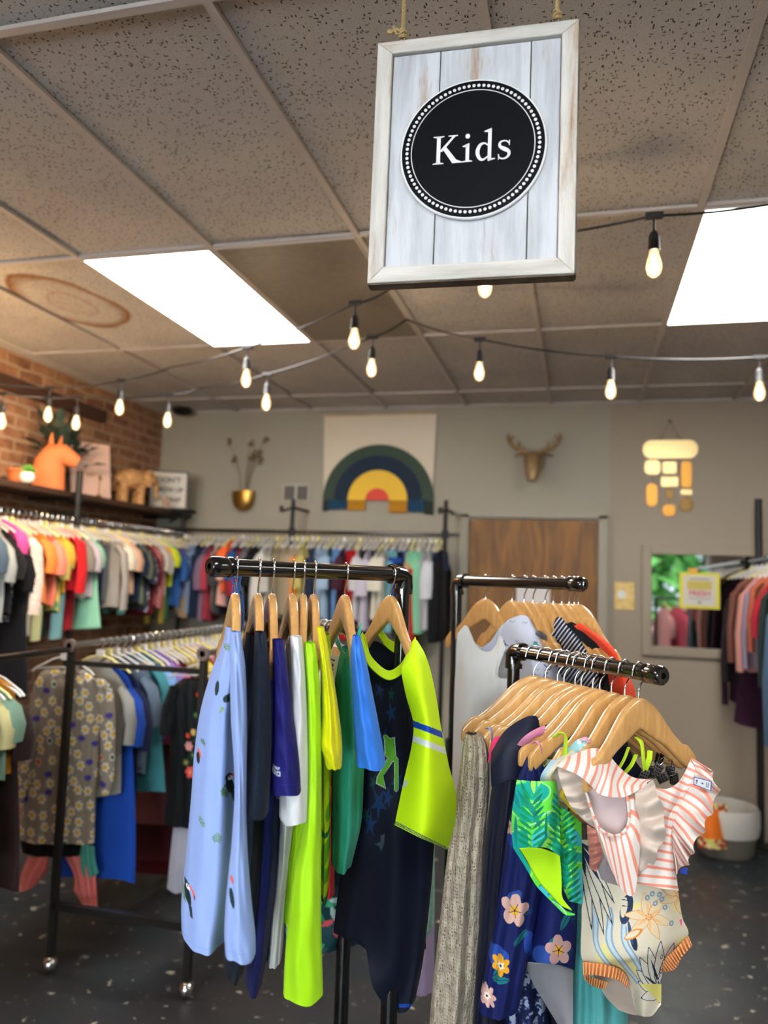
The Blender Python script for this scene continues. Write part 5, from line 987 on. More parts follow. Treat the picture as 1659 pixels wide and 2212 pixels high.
garment('rash_guard', 'navy rash guard with neon yellow raglan sleeves, next to the rack elbow', 'shirt', [
    patch('front', [[(x, y+12, t-.03+abs(i-3)*.004) for i, (x, y) in enumerate(NEC)], [(782, 1440, t-.02), (795, 1455, t-.035), (815, 1470, t-.045), (840, 1480, t-.05), (862, 1475, t-.05), (876, 1470, t-.045), (886, 1465, t-.04)], [(772, 1560, t-.02), (790, 1560, t-.04), (812, 1560, t-.055), (838, 1560, t-.06), (865, 1565, t-.06), (885, 1575, t-.05), (896, 1590, t-.04)], [(760, 1700, t-.02), (782, 1700, t-.045), (808, 1700, t-.06), (838, 1700, t-.065), (872, 1705, t-.065), (905, 1715, t-.05), (935, 1725, t-.03)], [(740, 1850, t-.02), (768, 1850, t-.045), (800, 1850, t-.06), (838, 1850, t-.065), (875, 1855, t-.065), (910, 1860, t-.05), (935, 1860, t-.03)], [(722, 2000, t-.02), (752, 2012, t-.045), (790, 2030, t-.06), (830, 2060, t-.065), (865, 2090, t-.065), (895, 2085, t-.05), (915, 2060, t-.03)], [(722, 2010, t-.02), (755, 2028, t-.045), (788, 2048, t-.06), (805, 2130, t-.065), (842, 2182, t-.065), (875, 2186, t-.055), (896, 2160, t-.035)]], paint=p_neon, rip=lambda U, V: .007*V*np.sin(U*17+V*2)+.003*np.sin(U*7-V*9), nu=330, nv=420),
    patch('back', [[(787, 1392, t+.05), (812, 1385, t+.055), (838, 1400, t+.055), (862, 1412, t+.05), (892, 1395, t+.045)], [(760, 1600, t+.05), (800, 1600, t+.06), (838, 1600, t+.06), (875, 1600, t+.06), (900, 1600, t+.04)], [(728, 1990, t+.04), (780, 2000, t+.06), (830, 2030, t+.06), (880, 2050, t+.05), (920, 2050, t+.03)]], fabric('neon_back_navy', '#0b1222'), nu=40, nv=60),
    patch('collar', [[(x, y-6, t-.06+abs(i-3)*.003) for i, (x, y) in enumerate(NEC)], [(x+(-4 if i < 3 else 3 if i > 3 else 0), y+14, t-.074+abs(i-3)*.003) for i, (x, y) in enumerate(NEC)]], NE, nu=60, nv=10, solid=.003),
    patch('back_collar', [[(822, 1357, t+.03), (838, 1378, t+.05), (858, 1390, t+.05), (872, 1392, t+.03)], [(817, 1372, t+.03), (835, 1398, t+.05), (856, 1412, t+.05), (868, 1412, t+.03)]], NE, nu=30, nv=10, solid=.003),
    patch('left_yoke', [[(779, 1374, t+.0), (783, 1368, t-.005), (789, 1375, t-.012)], [(777, 1392, t-.0), (786, 1395, t-.01), (798, 1412, t-.02)], [(786, 1410, t-.01), (792, 1420, t-.02), (801, 1414, t-.022)]], NE, nu=20, nv=20),
    patch('sleeve', [[(888, 1392, t-0.080), (894, 1382, t-0.090), (901, 1384, t-0.090)], [(872, 1432, t-0.100), (892, 1412, t-0.125), (917, 1412, t-0.110)], [(868, 1452, t-0.112), (900, 1445, t-0.150), (931, 1455, t-0.110)], [(877, 1500, t-0.120), (912, 1505, t-0.175), (943, 1515, t-0.100)], [(893, 1560, t-0.130), (925, 1570, t-0.190), (955, 1590, t-0.090)], [(890, 1610, t-0.135), (925, 1630, t-0.200), (968, 1650, t-0.080)], [(872, 1690, t-0.130), (922, 1705, t-0.205), (984, 1715, t-0.070)], [(857, 1762, t-0.125), (915, 1790, t-0.205), (982, 1775, t-0.070)], [(853, 1782, t-0.120), (905, 1808, t-0.200), (966, 1836, t-0.080)]], paint=p_nsl, rip=lambda U, V: -.008*V*np.sin(U*9+1), nu=260, nv=300),
    patch('sleeve_underside', [[(901, 1384, t-.03), (890, 1400, t-.01), (880, 1420, t-.03)], [(940, 1520, t-.03), (915, 1530, t+.02), (890, 1540, t-.04)], [(975, 1700, t-.015), (925, 1700, t+.03), (880, 1690, t-.05)], [(966, 1832, t-.02), (910, 1815, t+.02), (856, 1782, t-.06)]], NE, nu=30, nv=40)])
# price tags on the left arm garments
def card(name, label, pts, t, m, pr=None, cat='price tag'):
    a = [P(x, y, t) for x, y in pts]; n = Vector(a[1]-a[0]).cross(Vector(a[3]-a[0])).normalized()*.0006
    c = MB().add([Vector(v)+n for v in a]+[Vector(v)-n for v in a], [(0, 1, 2, 3), (7, 6, 5, 4), (0, 4, 5, 1), (1, 5, 6, 2), (2, 6, 7, 3), (3, 7, 4, 0)]).build(name, m)
    tag(c, label, cat)
    if pr:
        ctr = Vector(sum(a)/4); k = MB(); to = (Vector(CAM0)-ctr).normalized()*.0012
        for (u0, v0, u1, v1) in pr:
            q4 = [Vector(a[0])*(1-u)*(1-v)+Vector(a[1])*u*(1-v)+Vector(a[2])*u*v+Vector(a[3])*(1-u)*v+to for u, v in ((u0, v0), (u1, v0), (u1, v1), (u0, v1))]
            k.add(q4, [(0, 1, 2, 3)])
        adopt(c, k.build('printing', M_INK, smooth=False))
    return c
M_CREAMC = mat('cream_card', '#b3ad84', .7)
card('price_tag', 'cream price tag with black printing hanging inside the teal rash guard', [(713, 1414), (733, 1417), (722, 1474), (712, 1452)], TH['teal']-.10, M_CREAMC, [(.15, .2, .6, .27), (.3, .4, .5, .55), (.3, .62, .55, .7)])
card('price_tag', 'clear plastic tag hanging beside the dark navy rash guard collar', [(537, 1398), (546, 1402), (537, 1436), (529, 1432)], TH['dnavy']+.03, mat('frosted_plastic', '#86888e', .3))
card('price_tag', 'small white tag with pink edge under the neon sleeve hem', [(902, 1788), (914, 1790), (918, 1810), (908, 1808)], TH['neon']-.09, M_PAPER, [(.3, .3, .7, .4), (.3, .6, .6, .7)])
card('care_tag', 'folded white tag below the indigo sleeve hem', [(596, 1722), (650, 1728), (646, 1738), (618, 1736)], TH['indigo']-.12, mat('satin_label', '#7d86a4', .5))
# garments on the lower back arm, peeping below the left arm ones
t = tdist(HB4)
adopt_grp = 'garments on the lower back arm'
garment('shorts', 'red shorts with dark trim half hidden behind the yellow rash guard', 'shorts', [loft('cloth', [(1700, 700, 735), (1800, 704, 728), (1900, 702, 722), (1943, 700, 722)], t-.12, .05, fabric('poppy_red', '#a8242c'), folds=(4, .006))], adopt_grp)
def p_lf(X, Y):
    p = Pt(X, Y, '#0e3238'); r_ = random.Random(2)
    for i in range(26): p.leaf(r_.uniform(610, 790), r_.uniform(1900, 2080), 34, 6, r_.uniform(0, 360), ['#1f6a44', '#8aa098', '#2b8060', '#a04048'][i % 4], None, 0)
    return p.C
garment('shorts', 'dark teal tropical leaf shorts behind the lime sleeve', 'shorts', [loft('cloth', [(1850, 640, 790), (1950, 615, 790), (2040, 612, 788), (2066, 614, 724)], t-.02, .06, paint=p_lf, nu=220, nv=160, folds=(6, .01))], adopt_grp)
garment('shirt', 'mint green patterned top just left of the crochet cover-up', 'shirt', [loft('cloth', [(1560, 905, 945), (1750, 912, 938), (1900, 905, 938), (2000, 903, 937), (2028, 902, 928)], t+.18, .05, pat('mint_circles', '#8fb5a2', ['#6f9a88'], 70, .35), folds=(4, .005))], adopt_grp)
garment('trousers', 'pale lavender trousers hanging low behind the navy rash guard', 'trousers', [loft('leg', [(1900, 890, 938), (2050, 888, 938), (2152, 884, 937)], t+.25, .04, fabric('lavender_grey', '#8d7c96'), folds=(4, .006)), loft('leg', [(1950, 812, 850), (2100, 812, 842), (2158, 812, 838)], t+.3, .04, fabric('lavender_grey', '#8d7c96'), folds=(4, .006))], adopt_grp)
for px, nm in ((700, 'red shorts'), (735, 'leaf shorts')):
    pp = on_arm(np.array(HC4), np.array(HB4), 700 if px == 700 else 712)
    h = thing('wooden_hanger', pp, 'wooden hanger of the lower back arm above the '+nm, 'hanger', 'wooden hangers on the lower back arm', math.radians(50)); objmat('hanger_body', WBM, M_HWOOD, h); objmat('hook', WHM, M_CHROME, h)
# ================================================================ far right arm garments
t = TH['b0']-.09; WC = fabric('white_cotton_tank', '#cfd0cf', var=.03)
garment('tank_top', 'white sleeveless tank top at the elbow end of the far arm', 'shirt', [
    patch('front', [[(988, 1368, t), (1008, 1352, t), (1030, 1396, t-.01), (1054, 1408, t-.02), (1072, 1392, t-.02), (1086, 1350, t-.03), (1110, 1374, t-.05)], [(986, 1395, t), (1007, 1398, t-.01), (1030, 1418, t-.02), (1054, 1424, t-.03), (1070, 1418, t-.035), (1080, 1400, t-.04), (1093, 1400, t-.05)], [(984, 1450, t), (1005, 1450, t-.02), (1030, 1450, t-.03), (1052, 1452, t-.04), (1064, 1454, t-.045), (1072, 1456, t-.05), (1076, 1462, t-.05)], [(982, 1490, t), (1005, 1490, t-.02), (1030, 1490, t-.035), (1055, 1490, t-.045), (1075, 1492, t-.05), (1092, 1494, t-.055), (1126, 1480, t-.06)], [(978, 1650, t), (1003, 1650, t-.025), (1030, 1650, t-.04), (1058, 1650, t-.05), (1082, 1650, t-.055), (1105, 1650, t-.06), (1132, 1640, t-.06)], [(974, 1850, t), (1000, 1850, t-.03), (1030, 1850, t-.04), (1060, 1850, t-.05), (1085, 1850, t-.055), (1110, 1850, t-.06), (1132, 1840, t-.06)]], WC, rip=lambda U, V: .008*V*np.sin(U*14+V*3)+.004*np.sin(U*6+V*5)*V, nu=110, nv=120),
    patch('back', [[(1010, 1356, t+.015), (1030, 1392, t+.03), (1060, 1398, t+.03), (1090, 1352, t-.02), (1112, 1376, t-.03)], [(986, 1480, t+.05), (1020, 1480, t+.05), (1060, 1480, t+.04), (1090, 1480, t+.02), (1118, 1480, t)], [(976, 1850, t+.05), (1020, 1850, t+.05), (1060, 1850, t+.04), (1100, 1850, t+.03), (1132, 1850, t)]], WC, nu=40, nv=50)])
def p_dood(X, Y, U, V):
    p = Pt(X, Y, '#b9bfd0'); r_ = random.Random(11)
    for i in range(46):
        x, y = r_.uniform(1085, 1235), r_.uniform(1330, 1560); w_ = r_.uniform(6, 14); p.line([(x, y), (x+w_*.3, y-3), (x+w_*.6, y+1), (x+w_, y-3)], 1.3, '#7c84a0')
    for i in range(15):
        x, y = r_.uniform(1090, 1225), r_.uniform(1335, 1560); q = [(x, y)]
        for k in range(5): q.append((q[-1][0]+r_.uniform(-8, 10), q[-1][1]+r_.uniform(-7, 9)))
        p.line(q, 2.0, '#1c2458')
    p.ell(1157, 1392, 5, 4, '#4aa08a').ell(1280, 1500, 6, 6, '#4aa08a'); return p.C
t = TH['b1']-.03
garment('shirt', 'white shirt covered in navy doodles on the far arm', 'shirt', [
    patch('sleeve_and_front', [[(1078, 1372, t), (1092, 1344, t-.03), (1115, 1332, t-.06), (1136, 1330, t-.08), (1150, 1347, t-.09)], [(1088, 1400, t-.01), (1105, 1385, t-.05), (1130, 1375, t-.10), (1155, 1372, t-.12), (1173, 1386, t-.11)], [(1100, 1450, t-.02), (1125, 1440, t-.08), (1150, 1430, t-.14), (1178, 1428, t-.15), (1200, 1440, t-.12)], [(1100, 1520, t-.02), (1130, 1520, t-.08), (1160, 1520, t-.15), (1195, 1515, t-.15), (1226, 1505, t-.11)], [(1090, 1650, t-.02), (1120, 1650, t-.06), (1150, 1650, t-.10), (1185, 1650, t-.1), (1215, 1640, t-.06)]], paint=p_dood, rip=lambda U, V: .01*V*np.sin(U*11), nu=200, nv=260),
    patch('back', [[(1040, 1400, t+.04), (1060, 1385, t+.04), (1085, 1350, t+.02), (1120, 1340, t-.01)], [(1040, 1480, t+.06), (1080, 1480, t+.06), (1120, 1480, t+.04), (1160, 1480, t+.02)], [(1050, 1650, t+.06), (1090, 1650, t+.06), (1130, 1650, t+.04), (1180, 1650, t)]], paint=p_dood, nu=90, nv=90)])
def p_str(X, Y, U, V):
    p = Pt(X, Y, '#141c30'); q = (X-1198)*.80+(Y-1335)*.60; return p.put((q/7.6) % 1 < .34, '#c9ccd6').C
t = TH['b5']-.05
garment('shirt', 'navy and white striped shirt in the middle of the far arm', 'shirt', [
    patch('sleeve_and_front', [[(1195, 1350, t-.02), (1203, 1334, t-.03), (1213, 1334, t-.04)], [(1206, 1378, t-.03), (1225, 1362, t-.07), (1241, 1364, t-.06)], [(1222, 1410, t-.04), (1248, 1392, t-.10), (1268, 1394, t-.08)], [(1235, 1450, t-.05), (1268, 1424, t-.12), (1295, 1428, t-.09)], [(1245, 1490, t-.06), (1282, 1480, t-.12), (1312, 1475, t-.08)], [(1240, 1560, t-.05), (1278, 1556, t-.09), (1312, 1545, t-.06)]], paint=p_str, nu=160, nv=320),
    patch('back', [[(1188, 1375, t+.0), (1198, 1362, t-.01), (1208, 1362, t-.01)], [(1190, 1420, t+.02), (1215, 1420, t+.02), (1240, 1420, t+.0)], [(1190, 1560, t+.03), (1230, 1560, t+.03), (1270, 1560, t+.01)]], paint=p_str, nu=80, nv=140)])
for nm, lb, ctrl, m_ in (('shirt', 'plain black top between the striped and orange tops on the far arm', [[(1222, 1350, -.03), (1234, 1344, -.04), (1250, 1352, -.05)], [(1240, 1375, -.04), (1262, 1370, -.08), (1283, 1376, -.07)], [(1262, 1410, -.05), (1288, 1402, -.11), (1308, 1412, -.09)], [(1275, 1460, -.05), (1300, 1450, -.1), (1330, 1450, -.08)], [(1210, 1560, 0), (1270, 1560, -.06), (1318, 1550, -.05)]], fabric('soft_black_cotton', '#101218')),
                        ('shirt', 'bright orange red top nearest the end of the far arm', [[(1240, 1352, -.04), (1254, 1347, -.05), (1266, 1354, -.05)], [(1264, 1374, -.05), (1286, 1372, -.10), (1306, 1382, -.08)], [(1290, 1402, -.06), (1314, 1398, -.13), (1332, 1408, -.10)], [(1308, 1440, -.07), (1330, 1432, -.14), (1348, 1436, -.11)], [(1318, 1480, -.07), (1345, 1468, -.15), (1368, 1482, -.11)], [(1322, 1512, -.07), (1350, 1508, -.15), (1374, 1512, -.11)]], fabric('orange_red_cotton', '#e8482a'))):
    t = TH['b6'] if 'black' in lb else TH['b7']
    garment(nm, lb, 'shirt', [patch('cloth', [[(x, y, t+dt-.05) for x, y, dt in r] for r in ctrl], m_, rip=lambda U, V: .009*V*np.sin(U*10+V*6), nu=50, nv=90), patch('back', [[(x-6, y+4, t+dt+.06) for x, y, dt in r] for r in ctrl], m_, nu=20, nv=40)])
garment('shirt', 'dark navy top hanging low between the far arm hangers', 'shirt', [loft('cloth', [(1412, 1185, 1240), (1470, 1180, 1300), (1560, 1180, 1300), (1700, 1180, 1295)], TH['b3'], .05, fabric('night_navy', '#0d1220'), folds=(5, .008))])
# ================================================================ near right arm garments
def holes_mat():
    m, t, b = base_mat('crochet_knit'); tc = t.a('ShaderNodeTexCoord'); mp = t.a('ShaderNodeMapping'); t.c(tc, 'Object', mp, 0); mp.inputs['Scale'].default_value = (1, 1, .62)
    v = t.a('ShaderNodeTexVoronoi', i_Scale=230.0, i_Randomness=.35); t.c(mp, 0, v, 'Vector'); r = t.a('ShaderNodeMath', operation='GREATER_THAN', i_1=.24); t.c(v, 'Distance', r, 0)
    n = t.a('ShaderNodeTexNoise', i_Scale=60.0, i_Detail=4.0); t.c(tc, 'Object', n, 'Vector'); cr_ = t.a('ShaderNodeValToRGB'); t.c(n, 0, cr_, 0); e = cr_.color_ramp.elements; e[0].position = .35; e[0].color = (*lin('#a09585'), 1); e[1].position = .65; e[1].color = (*lin('#b9ae9c'), 1)
    t.c(cr_, 0, b, 'Base Color'); t.c(r, 0, b, 'Alpha'); b.inputs['Roughness'].default_value = .95
    bp = t.a('ShaderNodeBump', i_Strength=1.0, i_Distance=.003); t.c(v, 'Distance', bp, 'Height'); t.c(bp, 0, b, 'Normal'); return m
HM = holes_mat()
t = TH['f1']-.06
garment('cover_up', 'long beige crochet cover-up hanging from the tip of its hanger', 'dress', [
    loft('knit_body', [(1588, 1006, 1030), (1602, 1002, 1048), (1650, 996, 1056), (1730, 986, 1056), (1850, 968, 1046), (2000, 951, 1040), (2120, 938, 1034), (2190, 931, 1026), (2260, 926, 1022)], t, [.02, .035, .045, .05, .05, .05, .05, .05, .05], HM, folds=(5, .012), nu=180, nv=220, ph=1),
    loft('inner_layer', [(1610, 1006, 1044), (1730, 992, 1050), (1850, 975, 1040), (2000, 958, 1034), (2120, 946, 1028), (2260, 934, 1016)], t+.004, [.02, .035, .038, .038, .038, .038], fabric('beige_knit_inner', '#7d7364'), folds=(7, .006), ph=1)])
t = TH['f3']-.05; NY = knit_lycra('midnight_navy', '#0b112a')
garment('rash_guard', 'dark navy long-sleeved rash guard right of the crochet cover-up', 'shirt', [
    loft('body', [(1560, 1142, 1163), (1590, 1102, 1165), (1640, 1076, 1160), (1720, 1062, 1150), (1850, 1046, 1128), (2000, 1036, 1108), (2120, 1028, 1092), (2260, 1020, 1080)], t, [.02, .04, .055, .06, .06, .06, .055, .05], NY, folds=(4, .016), nu=130, nv=140, ph=2),
    patch('shoulder', [[(1062, 1625, t-.03), (1090, 1580, t-.04), (1130, 1552, t-.04), (1157, 1547, t-.035), (1167, 1568, t-.03)], [(1060, 1660, t-.05), (1090, 1625, t-.065), (1130, 1600, t-.065), (1160, 1585, t-.05), (1166, 1590, t-.04)], [(1062, 1700, t-.055), (1090, 1690, t-.07), (1120, 1680, t-.07), (1145, 1670, t-.06), (1160, 1650, t-.05)]], NY, nu=50, nv=40)])
garment('top', 'hot pink strap and top edge peeping between crochet and navy garments', 'shirt', [patch('strap', [[(1058, 1620, t+.0), (1066, 1596, t-.01), (1080, 1590, t-.01)], [(1056, 1632, t), (1066, 1615, t-.01), (1078, 1606, t-.01)], [(1054, 1650, t), (1060, 1640, t), (1066, 1632, t)]], fabric('hot_pink', '#e2386c'), nu=16, nv=16)])
r5 = random.Random(21)
def p_flor(X, Y, *a):
    p = Pt(X, Y, '#141d54'); r_ = random.Random(5)
    for i in range(16): p.ell(r_.uniform(1030, 1260), r_.uniform(1640, 2212), r_.uniform(9, 22), r_.uniform(10, 26), ['#2c4a94', '#20307c', '#28489c'][i % 3], r_.uniform(0, 180))
    for i in range(22): p.leaf(r_.uniform(1030, 1250), r_.uniform(1640, 2212), r_.uniform(32, 58), r_.uniform(5, 11), r_.uniform(-160, -10), ['#14606e', '#1b4a70', '#1f7078'][i % 3], '#0e2a50', [0, 7, 0][i % 3])
    for (x, y, r, n, c, k, ph) in ((1112, 1968, 36, 5, '#cda59a', '#d8a62c', .2), (1082, 2088, 24, 6, '#d89c28', '#e6dccb', .5), (1052, 2162, 24, 8, '#cfa79e', '#e8d8c8', .1), (1135, 1752, 26, 5, '#b58f8c', '#8c5f54', 1), (1096, 1800, 18, 5, '#b9968f', '#8c5f54', 2), (1206, 2052, 34, 5, '#b58f8c', '#d8a62c', .4), (1166, 1880, 20, 5, '#a98380', '#7a4a44', .8)):
        p.flower(x, y, r, n, c, k, ph, .85)
        for q in range(5): a_ = q*1.256+ph; p.line([(x, y), (x+math.cos(a_)*r*.38, y+math.sin(a_)*r*.42)], 1.6, '#e9e2d2' if n > 5 else '#3a2a48')
        p.ell(x, y, 2.4, 2.4, '#2a2440')
    return p.C
t = TH['f5']-.10
garment('leggings', 'navy floral leggings with large pink and yellow flowers', 'trousers', [
    loft('leg', [(1640, 1138, 1160), (1700, 1116, 1190), (1800, 1098, 1186), (1900, 1085, 1178), (2000, 1070, 1160), (2100, 1052, 1140), (2190, 1034, 1122), (2204, 1033, 1112)], t, [.02, .035, .045, .045, .045, .045, .04, .04], paint=p_flor, folds=(5, .007), nu=300, nv=520, ph=.5)])
t2 = TH['f6']-.05
garment('skirt', 'navy floral swim skirt with a grey lining showing at its hem', 'skirt', [
    patch('front_panel', [[(1160, 1800, t2), (1195, 1800, t2-.03), (1225, 1800, t2-.03), (1250, 1805, t2)], [(1150, 1930, t2), (1190, 1930, t2-.04), (1225, 1930, t2-.04), (1248, 1930, t2)], [(1138, 2025, t2), (1180, 2030, t2-.045), (1220, 2035, t2-.04), (1244, 2040, t2)], [(1128, 2078, t2), (1172, 2080, t2-.045), (1212, 2085, t2-.04), (1240, 2095, t2)]], paint=p_flor, rip=lambda U, V: .006*V*np.sin(U*12), nu=170, nv=240),
    patch('grey_lining', [[(1132, 2078, t2-.01), (1170, 2080, t2-.035), (1210, 2085, t2-.03), (1238, 2092, t2)], [(1150, 2120, t2+.01), (1180, 2125, t2-.01), (1215, 2130, t2-.01), (1238, 2130, t2)], [(1176, 2165, t2+.02), (1198, 2170, t2+.01), (1220, 2180, t2), (1238, 2190, t2)], [(1205, 2212, t2+.03), (1216, 2222, t2+.02), (1228, 2235, t2), (1238, 2250, t2)]], fabric('cool_grey_lining', '#83848a'), nu=50, nv=50)])
def p_tie(X, Y):
    p = Pt(X, Y, '#10183c'); n_ = noise2(X, Y, .16, 9)+.6*noise2(X, Y, .4, 2); p.put(n_ > .5, '#8c96ac').put((n_ > .15) & (n_ <= .5), '#2c3a6a'); return p.C
garment('top', 'navy and white tie-dye garment low behind the floral leggings', 'shirt', [loft('cloth', [(1980, 1120, 1175), (2100, 1104, 1168), (2260, 1082, 1190)], t+.09, .05, paint=p_tie, nu=200, nv=160, folds=(5, .008))])
garment('trousers', 'blackish navy trousers lowest behind the grey skirt lining', 'trousers', [loft('cloth', [(2020, 1150, 1230), (2140, 1150, 1235), (2270, 1160, 1270)], t+.15, .05, fabric('ink_navy_trouser', '#0a1020'))])
def p_tiny(X, Y):
    p = Pt(X, Y, '#a9ad86'); r_ = random.Random(31)
    for i in range(150):
        x, y = r_.uniform(1155, 1265), r_.uniform(1600, 2075); c = ['#8fa040', '#c9c870', '#cf6a40', '#5c7a38', '#d88a6a', '#b8b48a'][i % 6]
        if i % 3: p.leaf(x, y, 16, 4.4, r_.uniform(0, 360), '#22301e').leaf(x+.8, y, 14, 3.3, r_.uniform(0, 360), c)
        else: p.ell(x, y, 7.5, 7.5, '#2c2a1e').ell(x, y, 6.2, 6.2, c).ell(x, y, 2.4, 2.4, '#7a2c28')
    p.put(Y > 2030, '#6c4a68'); return p.C
t = TH['f7']-.04
garment('swimsuit', 'small densely flowered green and orange swimsuit behind the leafy green one', 'swimsuit', [loft('cloth', [(1640, 1156, 1215), (1700, 1150, 1225), (1830, 1168, 1236), (1930, 1180, 1240), (2010, 1192, 1242), (2058, 1205, 1238)], t+.03, .035, paint=p_tiny, nu=240, nv=360, folds=(4, .005))])
X0, Y0, S_ = 1050, 1450, 2.904
cv_ = lambda rows, t: [[(X0+q[0]/S_, Y0+q[1]/S_, t+(q[2] if len(q) > 2 else 0)) for q in r] for r in rows]
def p_green(X, Y, U, V):
    p = Pt(X, Y, '#5cc83c'); n_ = noise2(X, Y, .045, 6); p.put(n_ > .35, '#149a8c').put(n_ < -.5, '#3ab0b8').put((n_ > .12) & (n_ < .2), '#a8dcc4')
    r_ = random.Random(14)
    for i in range(24): p.leaf(r_.uniform(1100, 1260), r_.uniform(1690, 1980), r_.uniform(40, 80), r_.uniform(2.4, 5.4), r_.uniform(-140, -30), ['#0f7a5c', '#8fe048', '#0a6a4a', '#137c80'][i % 4])
    for (x, y) in ((1150, 1830), (1215, 1840), (1225, 1960)):
        for k in range(9): p.leaf(x, y-k*13, 40-k, 3.6, -35-k*2, ['#0f8a58', '#0e6c50'][k % 2]).leaf(x, y-k*13, 40-k, 3.6, -150+k*2, '#0f8a58')
    return p.C
t = TH['f8']-.14
garment('swimsuit', 'bright green palm leaf swimsuit with a lime lining', 'swimsuit', [
    patch('front', cv_([[(192, 682), (300, 690, -.015), (400, 690, -.015), (440, 700)], [(180, 780), (300, 790, -.03), (400, 780, -.025), (450, 800)], [(163, 900), (290, 900, -.04), (400, 900, -.03), (455, 900)], [(163, 1010), (290, 1010, -.04), (400, 1020, -.03), (462, 1020)], [(172, 1108), (290, 1104, -.035), (380, 1108, -.03), (466, 1160)]], t), paint=p_green, rip=lambda U, V: .007*V*np.sin(U*13+V*5), nu=220, nv=280),
    patch('side_panel', cv_([[(445, 840), (520, 880, -.02), (596, 950)], [(458, 1000), (530, 1040, -.03), (598, 1100)], [(470, 1150), (530, 1200, -.03), (602, 1290)], [(474, 1320), (540, 1380, -.025), (606, 1440)], [(520, 1440), (560, 1450, -.01), (600, 1462)]], t+.03), paint=p_green, nu=140, nv=220),
    patch('lime_lining', cv_([[(205, 1110), (330, 1108, -.01), (462, 1150)], [(262, 1200), (360, 1215, -.005), (470, 1240)], [(300, 1290), (390, 1320), (474, 1330)], [(360, 1370), (430, 1400), (480, 1420)], [(440, 1450), (480, 1475), (540, 1500)]], t+.015), knit_lycra('lime_lining', '#aee018'), nu=40, nv=50),
    patch('leg_binding', cv_([[(205, 1108), (270, 1220), (330, 1320), (420, 1420), (500, 1500), (556, 1522)], [(170, 1108), (250, 1235), (315, 1345), (405, 1440), (490, 1522), (556, 1530)]], t+.01), paint=p_green, nu=160, nv=20)])
